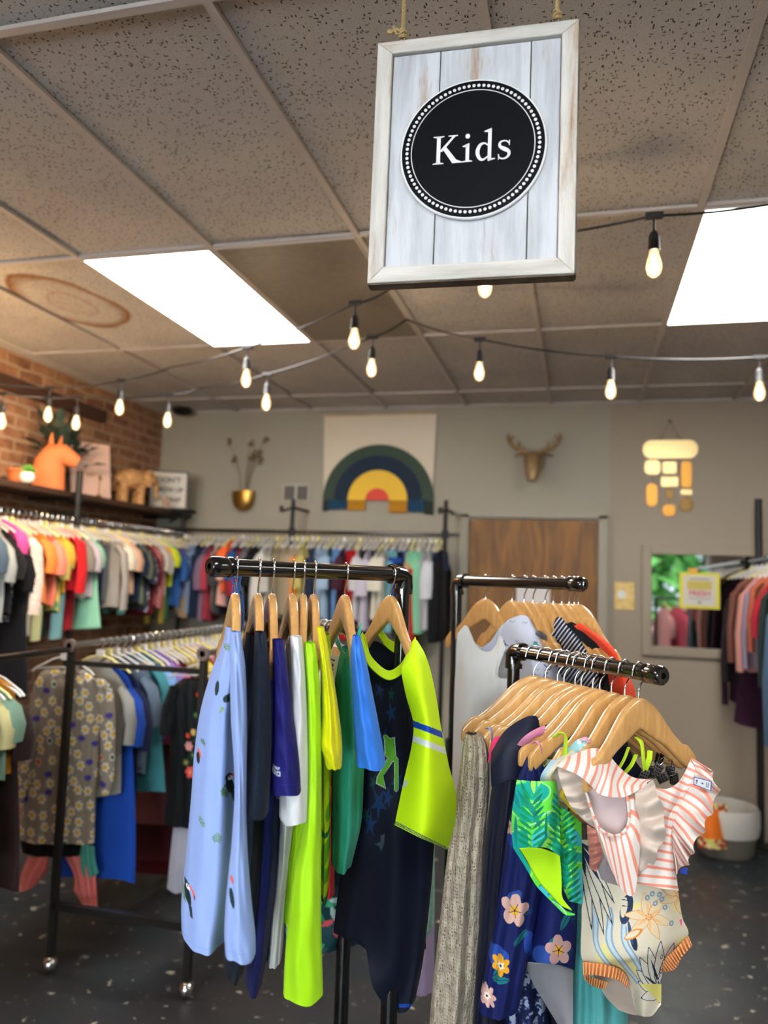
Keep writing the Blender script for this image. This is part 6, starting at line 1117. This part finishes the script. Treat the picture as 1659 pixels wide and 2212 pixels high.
# aqua garment
garment('dress', 'aqua blue dress hanging lowest behind the cream swimsuit', 'dress', [loft('cloth', [(1840, 1262, 1330), (1950, 1248, 1340), (2050, 1238, 1346), (2150, 1232, 1352), (2270, 1225, 1358)], TH['f9']+.10, .06, fabric('aqua_gauze', '#4f9c9c', var=.1), folds=(7, .012))])
t = TH['f9']-.02
sx = lambda x: X0+x/S_
sy = lambda y: Y0+y/S_
def p_cream(X, Y, U, V):
    p = Pt(X, Y, '#cfc6b0'); x = (X-X0)*S_; y = (Y-Y0)*S_; N = '#22304a'
    n_ = noise2(X, Y, .03, 8); p.put((n_ > .3) & (y > 1450), '#d8cf8c')
    # marbled blue stream
    c = 700+(y-1480)*.42; w_ = 130; q = (x-c)/w_; s = np.sin(q*9+np.sin(y*.012)*2.4+n_*1.6)
    p.put((abs(q) < 1) & (y > 1480) & (y < 1960) & (s > .1), '#7f9cb4').put((abs(q) < 1) & (y > 1480) & (s > .75) & (y < 1960), '#b6c6cc')
    L = lambda pts, w3, c3: p.line([(sx(a), sy(b)) for a, b in pts], w3, c3)
    # big dark fronds on the left
    for k, (r_, L_, w2) in enumerate(((118, 60, 3), (104, 96, 4), (97, 130, 5), (88, 165, 6.5), (80, 190, 9), (73, 205, 10), (66, 190, 9), (58, 150, 7), (48, 110, 5.5), (38, 80, 4), (28, 60, 3.5))): p.frond(sx(596), sy(1080), L_, w2, r_, '#d6cebb', N, 1.9, .05)
    p.leaf(sx(590), sy(1080), 90, 5, 62, N).leaf(sx(590), sy(1070), 70, 5, 40, N).leaf(sx(600), sy(1110), 60, 4, 82, N)
    # bird
    p.ell(sx(880), sy(1490), 13, 34, '#2c3c58', 12).ell(sx(865), sy(1480), 7, 22, '#cfc6b0', 8).ell(sx(925), sy(1690), 7, 22, N, -14).ell(sx(905), sy(1640), 4, 26, '#3a5478', -10); L([(850, 1430), (920, 1440), (905, 1475), (855, 1470)], 2, N)
    # orange blossom
    for (cx_, cy_, R, ph_) in ((1020, 1540, 54, 12), (1205, 1400, 44, 30)):
        for k in range(6):
            p.frond(sx(cx_), sy(cy_), R, 11, k*60+ph_, '#d6c3a0', '#d08a48' if k % 2 else '#cf9c66', 1.5, .12*(-1)**k); p.frond(sx(cx_), sy(cy_), R*.62, 3.5, k*60+ph_+8, '#dcae78', '#d6b48a', 1, .1)
        for k in range(7): p.ell(sx(cx_)+6*math.cos(k*.9), sy(cy_)+6*math.sin(k*.9), 1.8, 1.8, '#c97a34')
    p.leaf(sx(865), sy(1680), 46, 9, -28, '#d8843a').leaf(sx(872), sy(1674), 36, 6, -28, '#d8cbb0')
    for (a, b) in ((1040, 1395), (1100, 1430), (1060, 1455), (1120, 1480), (1010, 1420), (1085, 1400), (1160, 1580), (1250, 1560)): p.ell(sx(a), sy(b), 5, 6, '#6f8ca4', 30).ell(sx(a), sy(b), 2.2, 2.6, '#cfc6b0', 30)
    # monstera leaf with holes
    ins = np.zeros(X.shape, bool)
    for k, (r_, L_) in enumerate(((-158, 38), (-140, 52), (-124, 66), (-108, 76), (-93, 84), (-78, 84), (-64, 74), (-50, 58), (158, 30))):
        p.frond(sx(1092), sy(2010), L_*1.25+6, 13, r_, '#cdc8ba', N, 1.7, .06); 
    for k, (r_, L_) in enumerate(((-140, 44), (-108, 66), (-78, 74), (-50, 50))): p.leaf(sx(1092), sy(1990), L_, 2.6, r_, N)
    for k in range(6): p.ell(sx(1100-k*2+16*math.sin(k)), sy(1790+k*30), 2.8, 5.5, N, 20).ell(sx(1100-k*2+16*math.sin(k)), sy(1790+k*30), 1.5, 3.6, '#d2ccbc', 20)
    L([(1092, 1990), (1110, 2060), (1085, 2080)], 2.2, N)
    p.put((y > 1960) & (x > 930) & (n_ > -.2) & ~ins, '#cfc86e'); return p.C
OR = knit_lycra('apricot', '#d6935c')
rf = lambda n, am: (lambda U, V: am*np.sin(U*n)*(.3+.7*V))
garment('swimsuit', 'cream one-piece swimsuit with tropical print and apricot ruffled leg holes', 'swimsuit', [
    patch('front', cv_([[(556, 1060), (650, 1060, -.02), (850, 1100, -.04), (1050, 1180, -.03), (1190, 1260)], [(572, 1180), (690, 1190, -.03), (870, 1210, -.055), (1060, 1250, -.04), (1196, 1300)], [(592, 1360), (750, 1360, -.04), (920, 1360, -.06), (1090, 1360, -.045), (1202, 1375)], [(600, 1560), (760, 1560, -.045), (940, 1560, -.065), (1110, 1555, -.05), (1228, 1540)], [(612, 1822), (720, 1800, -.04), (900, 1770, -.065), (1100, 1720, -.05), (1266, 1655)], [(790, 1852, .0), (850, 1850, -.03), (950, 1830, -.05), (1050, 1810, -.04), (1165, 1760)], [(895, 1968, .01), (930, 1955, -.01), (980, 1945, -.025), (1040, 1930, -.02), (1105, 1880)], [(925, 2080, .02), (955, 2080), (1000, 2078, -.01), (1050, 2070, -.01), (1097, 2045, .01)], [(945, 2150, .03), (975, 2162, .01), (1005, 2165), (1045, 2155), (1097, 2090, .01)]], t), paint=p_cream, rip=lambda U, V: .006*np.sin(U*9+V*8)*V, nu=380, nv=460),
    patch('back_lining', cv_([[(615, 1825, .03), (760, 1850, .05), (900, 1900, .05), (1100, 1860, .05), (1262, 1665, .03)], [(690, 1930, .04), (800, 1950, .06), (920, 1980, .06), (1040, 1950, .05), (1104, 1890, .03)], [(750, 2040, .05), (850, 2060, .06), (930, 2080, .06), (1030, 2060, .05), (1096, 2040, .03)], [(830, 2125, .05), (900, 2150, .05), (960, 2160, .04), (1030, 2155, .03), (1096, 2090, .02)]], t), fabric('nude_lining', '#a89a90'), nu=50, nv=50),
    patch('leg_ruffle', cv_([[(608, 1822, -.012), (700, 1832, -.03), (800, 1850, -.03), (868, 1892, -.02), (897, 1962, -.005)], [(612, 1905, -.02), (690, 1908, -.04), (785, 1925, -.04), (848, 1952, -.03), (893, 1990, -.01)]], t), OR, rip=rf(95, .006), nu=260, nv=14),
    patch('leg_ruffle', cv_([[(612, 1888, .01), (660, 1915, .015), (710, 1935, .02), (760, 1950, .02)], [(618, 1930, .0), (655, 1965, .01), (700, 1985, .015), (745, 1992, .02)]], t), OR, rip=rf(60, .006), nu=160, nv=12),
    patch('leg_ruffle', cv_([[(1266, 1658, -.005), (1190, 1738, -.01), (1130, 1798, -.005), (1102, 1868, 0)], [(1291, 1722, -.01), (1225, 1800, -.02), (1185, 1868, -.02), (1112, 1888, -.01)]], t), OR, rip=rf(80, .006), nu=220, nv=14)])
card('brand_tab', 'small pink woven tab on the side seam of the cream swimsuit', [(sx(1196), sy(1562)), (sx(1228), sy(1556)), (sx(1226), sy(1622)), (sx(1192), sy(1630))], t-.012, mat('pink_woven_tab', '#c94a78', .7), [(.3, .35, .5, .65)], 'label')
# coral striped ruffle top
X1, Y1, S1 = 1150, 1580, 4.046
cw = lambda rows, t: [[(X1+q[0]/S1, Y1+q[1]/S1, t+(q[2] if len(q) > 2 else 0)) for q in r] for r in rows]
WH_, CO = '#dbd3cd', '#df8c78'
def st_body(X, Y, U, V):
    p = Pt(X, Y, WH_); s = .46-.36*np.clip(V*1.5-.3, 0, 1); q = (Y-1580)-s*(X-1440); return p.put((q/18.4) % 1 < .33, CO).C
def st_v(n, ph=0, seam=None):
    def f(X, Y, U, V):
        p = Pt(X, Y, WH_); q = V*n+ph+.12*np.sin(U*5); p.put(q % 1 < .34, CO)
        return p.C
    return f
def st_u(n, sl=0, ph=0):
    def f(X, Y, U, V): return Pt(X, Y, WH_).put((U*n+V*sl+ph) % 1 < .34, CO).C
    return f
BE_ = fabric('beige_ruffle_lining', '#c4b5a8', var=.03)
t = TH['f10']-.04
garment('crop_top', 'coral and white striped crop top with ruffled shoulders, nearest on the near arm', 'shirt', [
    patch('front', cw([[(1000, 470, -.02), (1130, 505, -.02), (1230, 480, -.01), (1310, 405), (1385, 240, .01)], [(1030, 620, -.03), (1140, 640, -.03), (1220, 620, -.02), (1290, 560, -.005), (1415, 380, .005)], [(1040, 760, -.035), (1110, 770, -.035), (1160, 770, -.025), (1200, 740, -.015), (1260, 700, -.01)], [(980, 950, -.035), (1070, 960, -.04), (1140, 965, -.03), (1190, 950, -.02), (1215, 930, -.01)], [(900, 1170, -.03), (1010, 1190, -.045), (1110, 1205, -.04), (1190, 1215, -.03), (1245, 1220, -.015)], [(893, 1322, -.025), (1010, 1345, -.045), (1110, 1368, -.045), (1200, 1382, -.035), (1276, 1393, -.02)]], t), paint=st_body, rip=lambda U, V: .004*np.sin(U*9+V*4), nu=260, nv=330),
    patch('back', cw([[(600, 300, .02), (850, 440, .05), (1060, 490, .06), (1250, 480, .05), (1385, 260, .03)], [(700, 800, .04), (860, 800, .06), (1000, 800, .06), (1120, 800, .05), (1230, 760, .02)], [(800, 1280, .03), (900, 1300, .05), (1020, 1320, .05), (1150, 1350, .04), (1270, 1388, .0)]], t), BE_, nu=40, nv=40),
    patch('shoulder_ruffle', cw([[(1388, 235, .01), (1440, 262), (1500, 300, -.005), (1545, 330, -.005)], [(1425, 320, .005), (1490, 365, -.01), (1550, 400, -.015), (1602, 440, -.02)], [(1405, 410, .005), (1490, 455, -.015), (1560, 490, -.025), (1624, 548, -.03)], [(1352, 515, 0), (1440, 570, -.02), (1510, 620, -.03), (1566, 690, -.035)], [(1302, 610, -.005), (1390, 680, -.025), (1460, 730, -.035), (1527, 790, -.04)], [(1255, 705, -.01), (1340, 800, -.03), (1410, 850, -.04), (1478, 898, -.045)], [(1215, 785, -.01), (1290, 890, -.03), (1350, 960, -.04), (1408, 1022, -.045)], [(1208, 850, -.01), (1280, 970, -.03), (1335, 1040, -.035), (1388, 1108, -.04)], [(1212, 930, -.01), (1260, 1040, -.02), (1300, 1110, -.025), (1345, 1165, -.03)], [(1228, 1020, -.01), (1248, 1110, -.012), (1262, 1180, -.015), (1272, 1238, -.02)]], t), paint=st_v(14.5, .1), rip=lambda U, V: U**1.3*.020*np.sin(V*36)+U*.006*np.sin(V*61), ripx=lambda U, V: (U*U*5*np.sin(V*36+1.2), U*U*4*np.sin(V*36+2.4)), nu=150, nv=420),
    patch('left_ruffle', cw([[(222, 282, -.03), (390, 190, -.03), (545, 148, -.025), (660, 205, -.02), (770, 325, -.02), (885, 405, -.02), (1040, 425, -.02)], [(215, 290, -.045), (400, 290, -.06), (560, 320, -.065), (640, 385, -.06), (730, 455, -.06), (850, 482, -.05), (1005, 445, -.03)], [(212, 300, -.055), (400, 385, -.075), (515, 480, -.08), (600, 556, -.075), (765, 578, -.07), (872, 545, -.06), (1000, 465, -.04)]], t), paint=st_u(11.5, .55), rip=lambda U, V: .006*np.sin(U*20)*V, nu=420, nv=120),
    patch('inner_ruffle', cw([[(215, 300, -.05), (330, 335, -.045), (440, 410, -.045)], [(240, 430, -.05), (370, 490, -.05), (470, 540, -.045)], [(290, 560, -.05), (400, 620, -.055), (500, 650, -.04)], [(335, 650, -.045), (440, 710, -.05), (530, 740, -.04)], [(430, 755, -.035), (490, 805, -.04), (556, 850, -.035)]], t), BE_, rip=lambda U, V: .006*np.sin(V*22+U*6), nu=50, nv=90),
    patch('folded_front', cw([[(468, 540, -.055), (528, 715, -.06), (590, 842, -.065), (690, 905, -.065), (785, 888, -.06), (842, 780, -.055), (828, 570, -.05)], [(472, 560, -.06), (545, 800, -.07), (625, 975, -.075), (720, 1060, -.075), (815, 1040, -.07), (895, 840, -.06), (880, 575, -.05)], [(478, 585, -.055), (590, 960, -.065), (700, 1225, -.07), (775, 1375, -.07), (890, 1408, -.065), (942, 950, -.055), (935, 600, -.045)]], t), paint=st_u(11, -.15, .2), rip=lambda U, V: .004*np.sin(U*14), nu=330, nv=220),
    patch('armhole_lining', cw([[(430, 430, -.04), (620, 520, -.045), (840, 560, -.04)], [(500, 640, -.04), (660, 680, -.04), (850, 700, -.035)], [(560, 800, -.045), (690, 840, -.04), (850, 800, -.035)], [(640, 905, -.045), (710, 915, -.04), (800, 900, -.04)]], t), fabric('pale_pink_lining', '#c6b2b2', var=.02), nu=40, nv=40),
    patch('armhole_binding', cw([[(462, 530, -.065), (520, 715, -.07), (585, 850, -.075), (690, 918, -.075), (792, 900, -.07), (852, 782, -.065), (836, 565, -.06)], [(476, 528, -.067), (536, 712, -.072), (596, 838, -.077), (690, 898, -.077), (780, 882, -.072), (836, 776, -.067), (820, 565, -.062)]], t), paint=st_u(9, 0, .3), nu=160, nv=8, solid=.003),
    patch('right_inner_ruffle', cw([[(895, 535, -.05), (970, 480, -.05), (1045, 425, -.04)], [(905, 640, -.055), (1000, 620, -.065), (1100, 560, -.06)], [(932, 750, -.055), (1040, 745, -.075), (1145, 700, -.07)], [(945, 850, -.055), (1050, 865, -.08), (1163, 858, -.075)], [(940, 960, -.055), (1030, 985, -.075), (1122, 1000, -.075)], [(932, 1065, -.05), (1000, 1090, -.065), (1062, 1136, -.065)], [(912, 1160, -.045), (940, 1200, -.05), (968, 1222, -.05)], [(905, 1235, -.04), (910, 1238, -.04), (915, 1240, -.04)]], t), BE_, rip=lambda U, V: U*.016*np.sin(V*27)+.003*np.sin(V*17+2), ripx=lambda U, V: (U*3*np.sin(V*27+1), U*2*np.sin(V*27)), nu=60, nv=150),
    patch('scrunched_side', cw([[(478, 815, -.02), (540, 850, -.035), (600, 880, -.03)], [(485, 950, -.02), (550, 970, -.04), (610, 1000, -.03)], [(498, 1080, -.02), (550, 1100, -.035), (600, 1110, -.03)], [(500, 1190, -.015), (530, 1215, -.02), (560, 1225, -.02)]], t), fabric('coral_lining', '#c07c70', var=.1), rip=lambda U, V: .006*np.sin(V*26+U*5), nu=30, nv=60),
    patch('grey_inner', cw([[(590, 1020, -.01), (640, 1010, -.01), (700, 1020, -.01)], [(560, 1150, -.01), (640, 1160, -.015), (720, 1200, -.01)], [(600, 1290, -.01), (660, 1320, -.01), (760, 1350, -.01)]], t), fabric('mauve_grey_lining', '#8f8488'), nu=20, nv=20)])
c1 = card('price_tag', 'white price tag with a blue border on the striped ruffle', [(X1+1412/S1, Y1+396/S1), (X1+1566/S1, Y1+436/S1), (X1+1562/S1, Y1+520/S1), (X1+1408/S1, Y1+465/S1)], t-.038, mat('blue_border', '#2c3f9c', .6))
cc1 = card('x', 'x', [(X1+1418/S1, Y1+404/S1), (X1+1558/S1, Y1+441/S1), (X1+1554/S1, Y1+514/S1), (X1+1414/S1, Y1+460/S1)], t-.040, mat('tag_white', '#c9ccd2', .6), [(.1, .25, .2, .5), (.1, .6, .16, .8), (.45, .4, .55, .6), (.74, .2, .78, .8), (.84, .2, .88, .8)])
cc1.name = 'face'; del cc1['label']; del cc1['category']; adopt(c1, cc1)
card('price_tag', 'small blue tag hanging below the striped ruffle', [(X1+1292/S1, Y1+1205/S1), (X1+1356/S1, Y1+1190/S1), (X1+1352/S1, Y1+1248/S1), (X1+1290/S1, Y1+1240/S1)], t+.01, mat('blue_tag', '#1c3c9c', .6))
# pastel ruffled top behind the striped one
def p_past(X, Y, U, V):
    p = Pt(X, Y, '#c9c6bc'); q = U*3+V*.6+noise2(X, Y, .04, 3)*.2; p.put((q > .1) & (q < .9), '#9fc0d4').put((q > 1.5) & (q < 2.1), '#cfc890').put(q > 2.7, '#d6ced0'); return p.C
t = TH['f8']-.08
garment('crop_top', 'pastel blue and yellow ruffled top just left of the striped one', 'shirt', [
    patch('ruffle', cw([[(240, 190), (330, 150, -.01), (440, 60, -.01), (500, 100)], [(150, 275, -.02), (230, 270, -.035), (330, 200, -.03), (480, 170, -.01)], [(72, 400, -.03), (150, 400, -.05), (220, 330, -.04), (330, 250, -.02)], [(110, 490, -.03), (180, 500, -.045), (240, 480, -.035), (320, 400, -.02)], [(170, 560, -.02), (220, 590, -.03), (280, 620, -.03), (360, 640, -.02)]], t), paint=p_past, rip=lambda U, V: .006*np.sin(V*14), nu=160, nv=160),
    patch('yellow_band', cw([[(255, 500, -.055), (285, 490, -.06), (315, 480, -.055)], [(240, 560, -.055), (270, 570, -.06), (300, 580, -.055)], [(280, 620, -.05), (310, 630, -.05), (350, 650, -.05)], [(380, 720, -.045), (400, 725, -.045), (420, 740, -.045)]], t), fabric('mustard_band', '#bfa42c'), nu=16, nv=30),
    patch('aqua_shoulder', cw([[(300, 160, 0), (400, 70, -.01), (510, 80, 0)], [(320, 200, -.01), (430, 120, -.02), (510, 110, -.01)], [(350, 220, -.01), (440, 160, -.02), (500, 140, -.01)]], t-.01), pat('aqua_spots', '#8fc0c8', ['#cfdcdc'], 90, .4), nu=30, nv=20),
    patch('pink_cuff', cw([[(420, 60, -.02), (470, 48, -.025), (512, 85, -.02)], [(425, 85, -.02), (465, 75, -.025), (505, 110, -.02)]], t-.01), fabric('candy_pink', '#dfa0b8'), nu=16, nv=10)])
# straps looped over hangers
def strap(name, label, pts, m, w_=.008, dt=0):
    P3 = [P(x, y, tt) for x, y, tt in pts]; C3 = cr(np.array(P3), np.linspace(0, 1, 40))
    o = MB().tube([Vector(v) for v in C3], w_/2, 8, flat=.25).build(name, m); tag(o, label, 'strap'); return o
LM = fabric('lime_elastic', '#b6d62a'); PK2 = fabric('bubblegum_elastic', '#df8fb4'); tq = TH['f7']
strap('swimsuit_strap', 'lime strap looped over a hanger arm above the green swimsuit', [(1198, 1592, tq-.13), (1212, 1583, tq-.14), (1222, 1592, tq-.14), (1220, 1625, tq-.13), (1216, 1645, tq-.12)], LM, .016)
strap('swimsuit_strap', 'pink strap thin over the hanger tip beside the thick pink band', [(1150, 1606, tq-.12), (1160, 1602, tq-.13), (1168, 1612, tq-.13), (1170, 1624, tq-.12)], PK2, .010)
strap('bikini_band', 'thick pink band wrapped along a hanger tip', [(1130, 1608, tq-.03), (1142, 1594, tq-.05), (1158, 1584, tq-.05), (1174, 1578, tq-.04)], PK2, .026)
strap('swimsuit_strap', 'lime loop curling out beside the green swimsuit', [(1240, 1768, TH['f8']-.08), (1238, 1795, TH['f8']-.09), (1228, 1820, TH['f8']-.09), (1208, 1833, TH['f8']-.08)], LM, .013)
te = TH['f10']+.02
strap('swimsuit_strap', 'widest lime strap standing up behind the nearest hanger', [(1374, 1592, te), (1386, 1605, te-.01), (1390, 1640, te-.01), (1392, 1662, te)], LM, .013)
strap('swimsuit_strap', 'lime strap joining the wide one from the right', [(1404, 1622, te), (1402, 1640, te-.01), (1394, 1662, te)], LM, .010)
strap('swimsuit_strap', 'thin lime strap slanting left below the nearest hanger', [(1358, 1614, te+.01), (1348, 1640, te), (1336, 1662, te)], LM, .007)
strap('swimsuit_strap', 'long lime strap slanting left beside the metal clips', [(1374, 1630, te+.01), (1364, 1652, te), (1348, 1672, te)], LM, .009)
strap('hair_elastic', 'blue and white elastic round the hanger tip above the crochet knit', [(1051, 1574, TH['f1']-.10), (1058, 1572, TH['f1']-.11), (1063, 1584, TH['f1']-.11), (1062, 1600, TH['f1']-.10)], mat('blue_white_elastic', '#8d9ccc', .4), .010)
for nm, lb, a, b, tt in (('grip_strip', 'dark grey foam grip on the farthest near-arm hanger', (1043, 1571), (1087, 1546), TH['f0']-.045), ('grip_strip', 'small dark foam grip behind the pink band', (1174, 1578), (1186, 1570), TH['f4']-.06), ('grip_strip', 'dark grip strip on an empty far-arm hanger', (1160, 1365), (1186, 1385), TH['b3']-.10)):
    tag(MB().bar(P(a[0], a[1], tt), P(b[0], b[1], tt+.01), .014, .012).build(nm, M_GRIP, bevel=.003), lb, 'grip')
# metal clips hanging behind the nearest hanger
rq = random.Random(4); M_GUN = mat('dark_chrome', '#77777a', .25, 1.0)
for i, (x, y, a, lb) in enumerate(((1392, 1672, 20, 'metal hanger clip lying flattest, leftmost of the bunch'), (1407, 1668, -8, 'upright metal hanger clip with square holes'), (1420, 1662, 30, 'tilted metal hanger clip in the middle of the bunch'), (1432, 1680, 60, 'metal hanger clip slanting low above the striped neckline'), (1447, 1668, 5, 'upright metal hanger clip at the right of the bunch'), (1456, 1682, -5, 'dark metal hanger clip nearest the right shoulder'), (1424, 1640, 25, 'metal hanger clip highest in the bunch under the wooden arm'))):
    c = thing('hanger_clip', P(x, y, te+.03+.006*i), lb, 'clip', 'metal clips behind the nearest hanger', YAW*-1+math.radians(rq.uniform(-40, 40)))
    R4 = Matrix.Rotation(math.radians(a), 4, 'Y'); m_ = MB()
    for s in (-1, 1):
        m_.box((0, s*.004, 0), (.016, .0014, .022), R4)
    m_.build('jaw', M_GUN, c, bevel=.0006)
    g = MB()
    for gx in (-1, 0, 1):
        for gz in (-1, 0, 1): g.box((gx*.0045, -.005, gz*.006), (.003, .0006, .0036), R4)
    g.build('grip_hole', mat('hole_black', '#000000', .9), c); MB().tube([R4 @ Vector(v) for v in ((0, 0, .008), (.003, 0, .02), (0, 0, .032), (-.004, 0, .02))], .0011, 6).build('spring', M_CHROME, c)
garment('swim_shorts', 'dark navy cloth hanging behind the lime straps', 'shorts', [loft('cloth', [(1575, 1290, 1345), (1640, 1300, 1365), (1700, 1300, 1400), (1800, 1290, 1410)], TH['f6']+.02, .04, fabric('deep_ink', '#0f1734'), folds=(5, .006))])
# ================================================================ face-on dresses on the left racks
def p_daisy(X, Y, *a):
    p = Pt(X, Y, '#857a6c'); r_ = random.Random(12); pts = []
    for i in range(900):
        x, y = r_.uniform(30, 260), r_.uniform(1440, 1840)
        if all((x-a_)**2+(y-b)**2 > 19.5**2 for a_, b in pts): pts.append((x, y))
    for i, (x, y) in enumerate(pts):
        c = '#c29a24'; e = '#c9c2b4'
        if i % 9 == 4: p.ell(x, y, 8, 6.5, '#43388a'); continue
        if i % 17 == 7: p.flower(x, y, 9, 5, '#c9c2b4', '#c24a2c'); p.ell(x, y, 5, 6, '#c24a2c'); continue
        if i % 23 == 9: p.ell(x, y, 6, 8, e).ell(x, y, 4, 5, '#1f4a3a'); continue
        p.flower(x, y, 11.5, 6, e, c, i); p.ell(x, y, 5.6, 4.8, c, i*20)
    return p.C
t = tdist((-2.05, 2.84, 1.2))
fd_ = garment('dress', 'taupe long-sleeved dress covered in yellow daisies, facing out on the rolling rack', 'dress', [
    loft('body', [(1448, 100, 176), (1462, 84, 200), (1490, 78, 216), (1560, 74, 216), (1640, 68, 214), (1740, 52, 206), (1826, 38, 203)], t, [.02, .03, .045, .05, .05, .05, .055], paint=p_daisy, folds=(9, .008), nu=320, nv=380, ph=.3),
    loft('sleeve', [(1470, 78, 100), (1500, 68, 96), (1600, 52, 80), (1700, 34, 62), (1736, 32, 50)], t-.015, .02, paint=p_daisy, folds=(3, .003), nu=120, nv=200),
    loft('sleeve', [(1468, 196, 226), (1500, 206, 245), (1600, 216, 249), (1680, 216, 246), (1718, 218, 236)], t-.015, .02, paint=p_daisy, folds=(3, .003), nu=120, nv=200),
    loft('black_hem', [(1822, 42, 200), (1852, 48, 180)], t+.01, .04, fabric('black_frill', '#0c0c0e'), folds=(11, .006))])
CP = fabric('coral_frill', '#e07c74'); TQ = fabric('mint_teal_frill', '#4f9c8e')
garment('leggings', 'coral and teal frilled leggings hanging below the daisy dress', 'trousers', [
    patch('coral_leg', [[(60, 1850, t), (100, 1852, t-.02), (104, 1850, t)], [(45, 1890, t), (80, 1890, t-.03), (102, 1878, t)], [(36, 1928, t), (62, 1922, t-.02), (84, 1905, t)]], CP, rip=lambda U, V: .01*np.sin(U*16), nu=60, nv=40),
    patch('coral_leg', [[(140, 1850, t), (170, 1850, t-.02), (200, 1850, t)], [(160, 1890, t), (180, 1892, t-.03), (206, 1890, t)], [(160, 1925, t), (190, 1968, t-.02), (210, 1960, t)]], CP, rip=lambda U, V: .01*np.sin(U*16), nu=60, nv=40),
    patch('teal_frill', [[(172, 1825, t-.01), (185, 1825, t-.03), (203, 1828, t-.01)], [(168, 1860, t-.01), (188, 1865, t-.04), (206, 1860, t-.01)], [(172, 1888, t-.01), (192, 1896, t-.03), (213, 1886, t-.01)]], TQ, rip=lambda U, V: .008*np.sin(U*18), nu=60, nv=30),
    patch('teal_frill', [[(26, 1825, t), (34, 1822, t-.01), (42, 1828, t)], [(22, 1850, t), (32, 1850, t-.02), (40, 1850, t)], [(18, 1875, t), (30, 1876, t-.01), (40, 1872, t)]], TQ, nu=20, nv=20)])
h = thing('plastic_hanger', onY(140, 1400, 2.84), 'white plastic hanger holding the daisy dress', 'hanger', None, 0); h.location.z = 1.285
objmat('hanger_body', HB, M_PLAST, h); objmat('hook', HH, M_CHROME, h)
def p_blk(X, Y):
    p = Pt(X, Y, '#0d1214')
    for (x, y, r, c) in ((418, 1582, 8, '#c9b060'), (408, 1612, 11, '#c98a8c'), (418, 1632, 8, '#2c6a34'), (402, 1648, 9, '#3c5a2c'), (411, 1668, 14, '#d4504c'), (425, 1600, 9, '#2c5a2c'), (428, 1500, 6, '#c9402c'), (424, 1545, 7, '#3c7a3c'), (406, 1590, 6, '#c9402c')): p.flower(x, y, r, 6, c, '#c98a50')
    return p.C
t = tdist((-1.5, 2.90, 1.2))
garment('dress', 'black short-sleeved dress with bright flowers embroidered down the front', 'dress', [
    loft('body', [(1468, 395, 452), (1490, 372, 470), (1530, 362, 480), (1600, 368, 470), (1700, 362, 470), (1790, 354, 470)], t, [.02, .04, .05, .055, .06, .06], paint=p_blk, folds=(7, .008), nu=240, nv=260),
    loft('sleeve', [(1485, 366, 392), (1530, 352, 384), (1590, 344, 372)], t-.02, .03, fabric('black_sleeve', '#0f1416'), folds=(3, .004))])
garment('skirt', 'pale grey marl skirt hanging beneath the black flowered dress', 'skirt', [loft('cloth', [(1780, 376, 450), (1850, 368, 450), (1932, 360, 452)], t+.03, .05, fabric('grey_marl', '#a0a0ac'), folds=(8, .01))])
h = thing('plastic_hanger', (-1.5, 2.90, 1.285), 'white plastic hanger poking from the black flowered dress neckline', 'hanger', None, 0)
objmat('hanger_body', HB, M_PLAST, h); objmat('hook', HH, M_CHROME, h)
# small colourful garment seen under the left arm cap
garment('swimsuit', 'small blue and pink patterned swimwear dangling under the left arm cap', 'swimsuit', [loft('cloth', [(1240, 497, 524), (1262, 501, 520), (1290, 500, 526), (1330, 500, 528), (1372, 502, 522)], TH['toucan']+.2, .02, pat('blue_pink', '#1f4f8c', ['#c02c78', '#101a4a'], 60, .35), folds=(4, .004))])
for o in bpy.data.objects:
    if o.name.startswith('x'): print('LEFT', o.name)
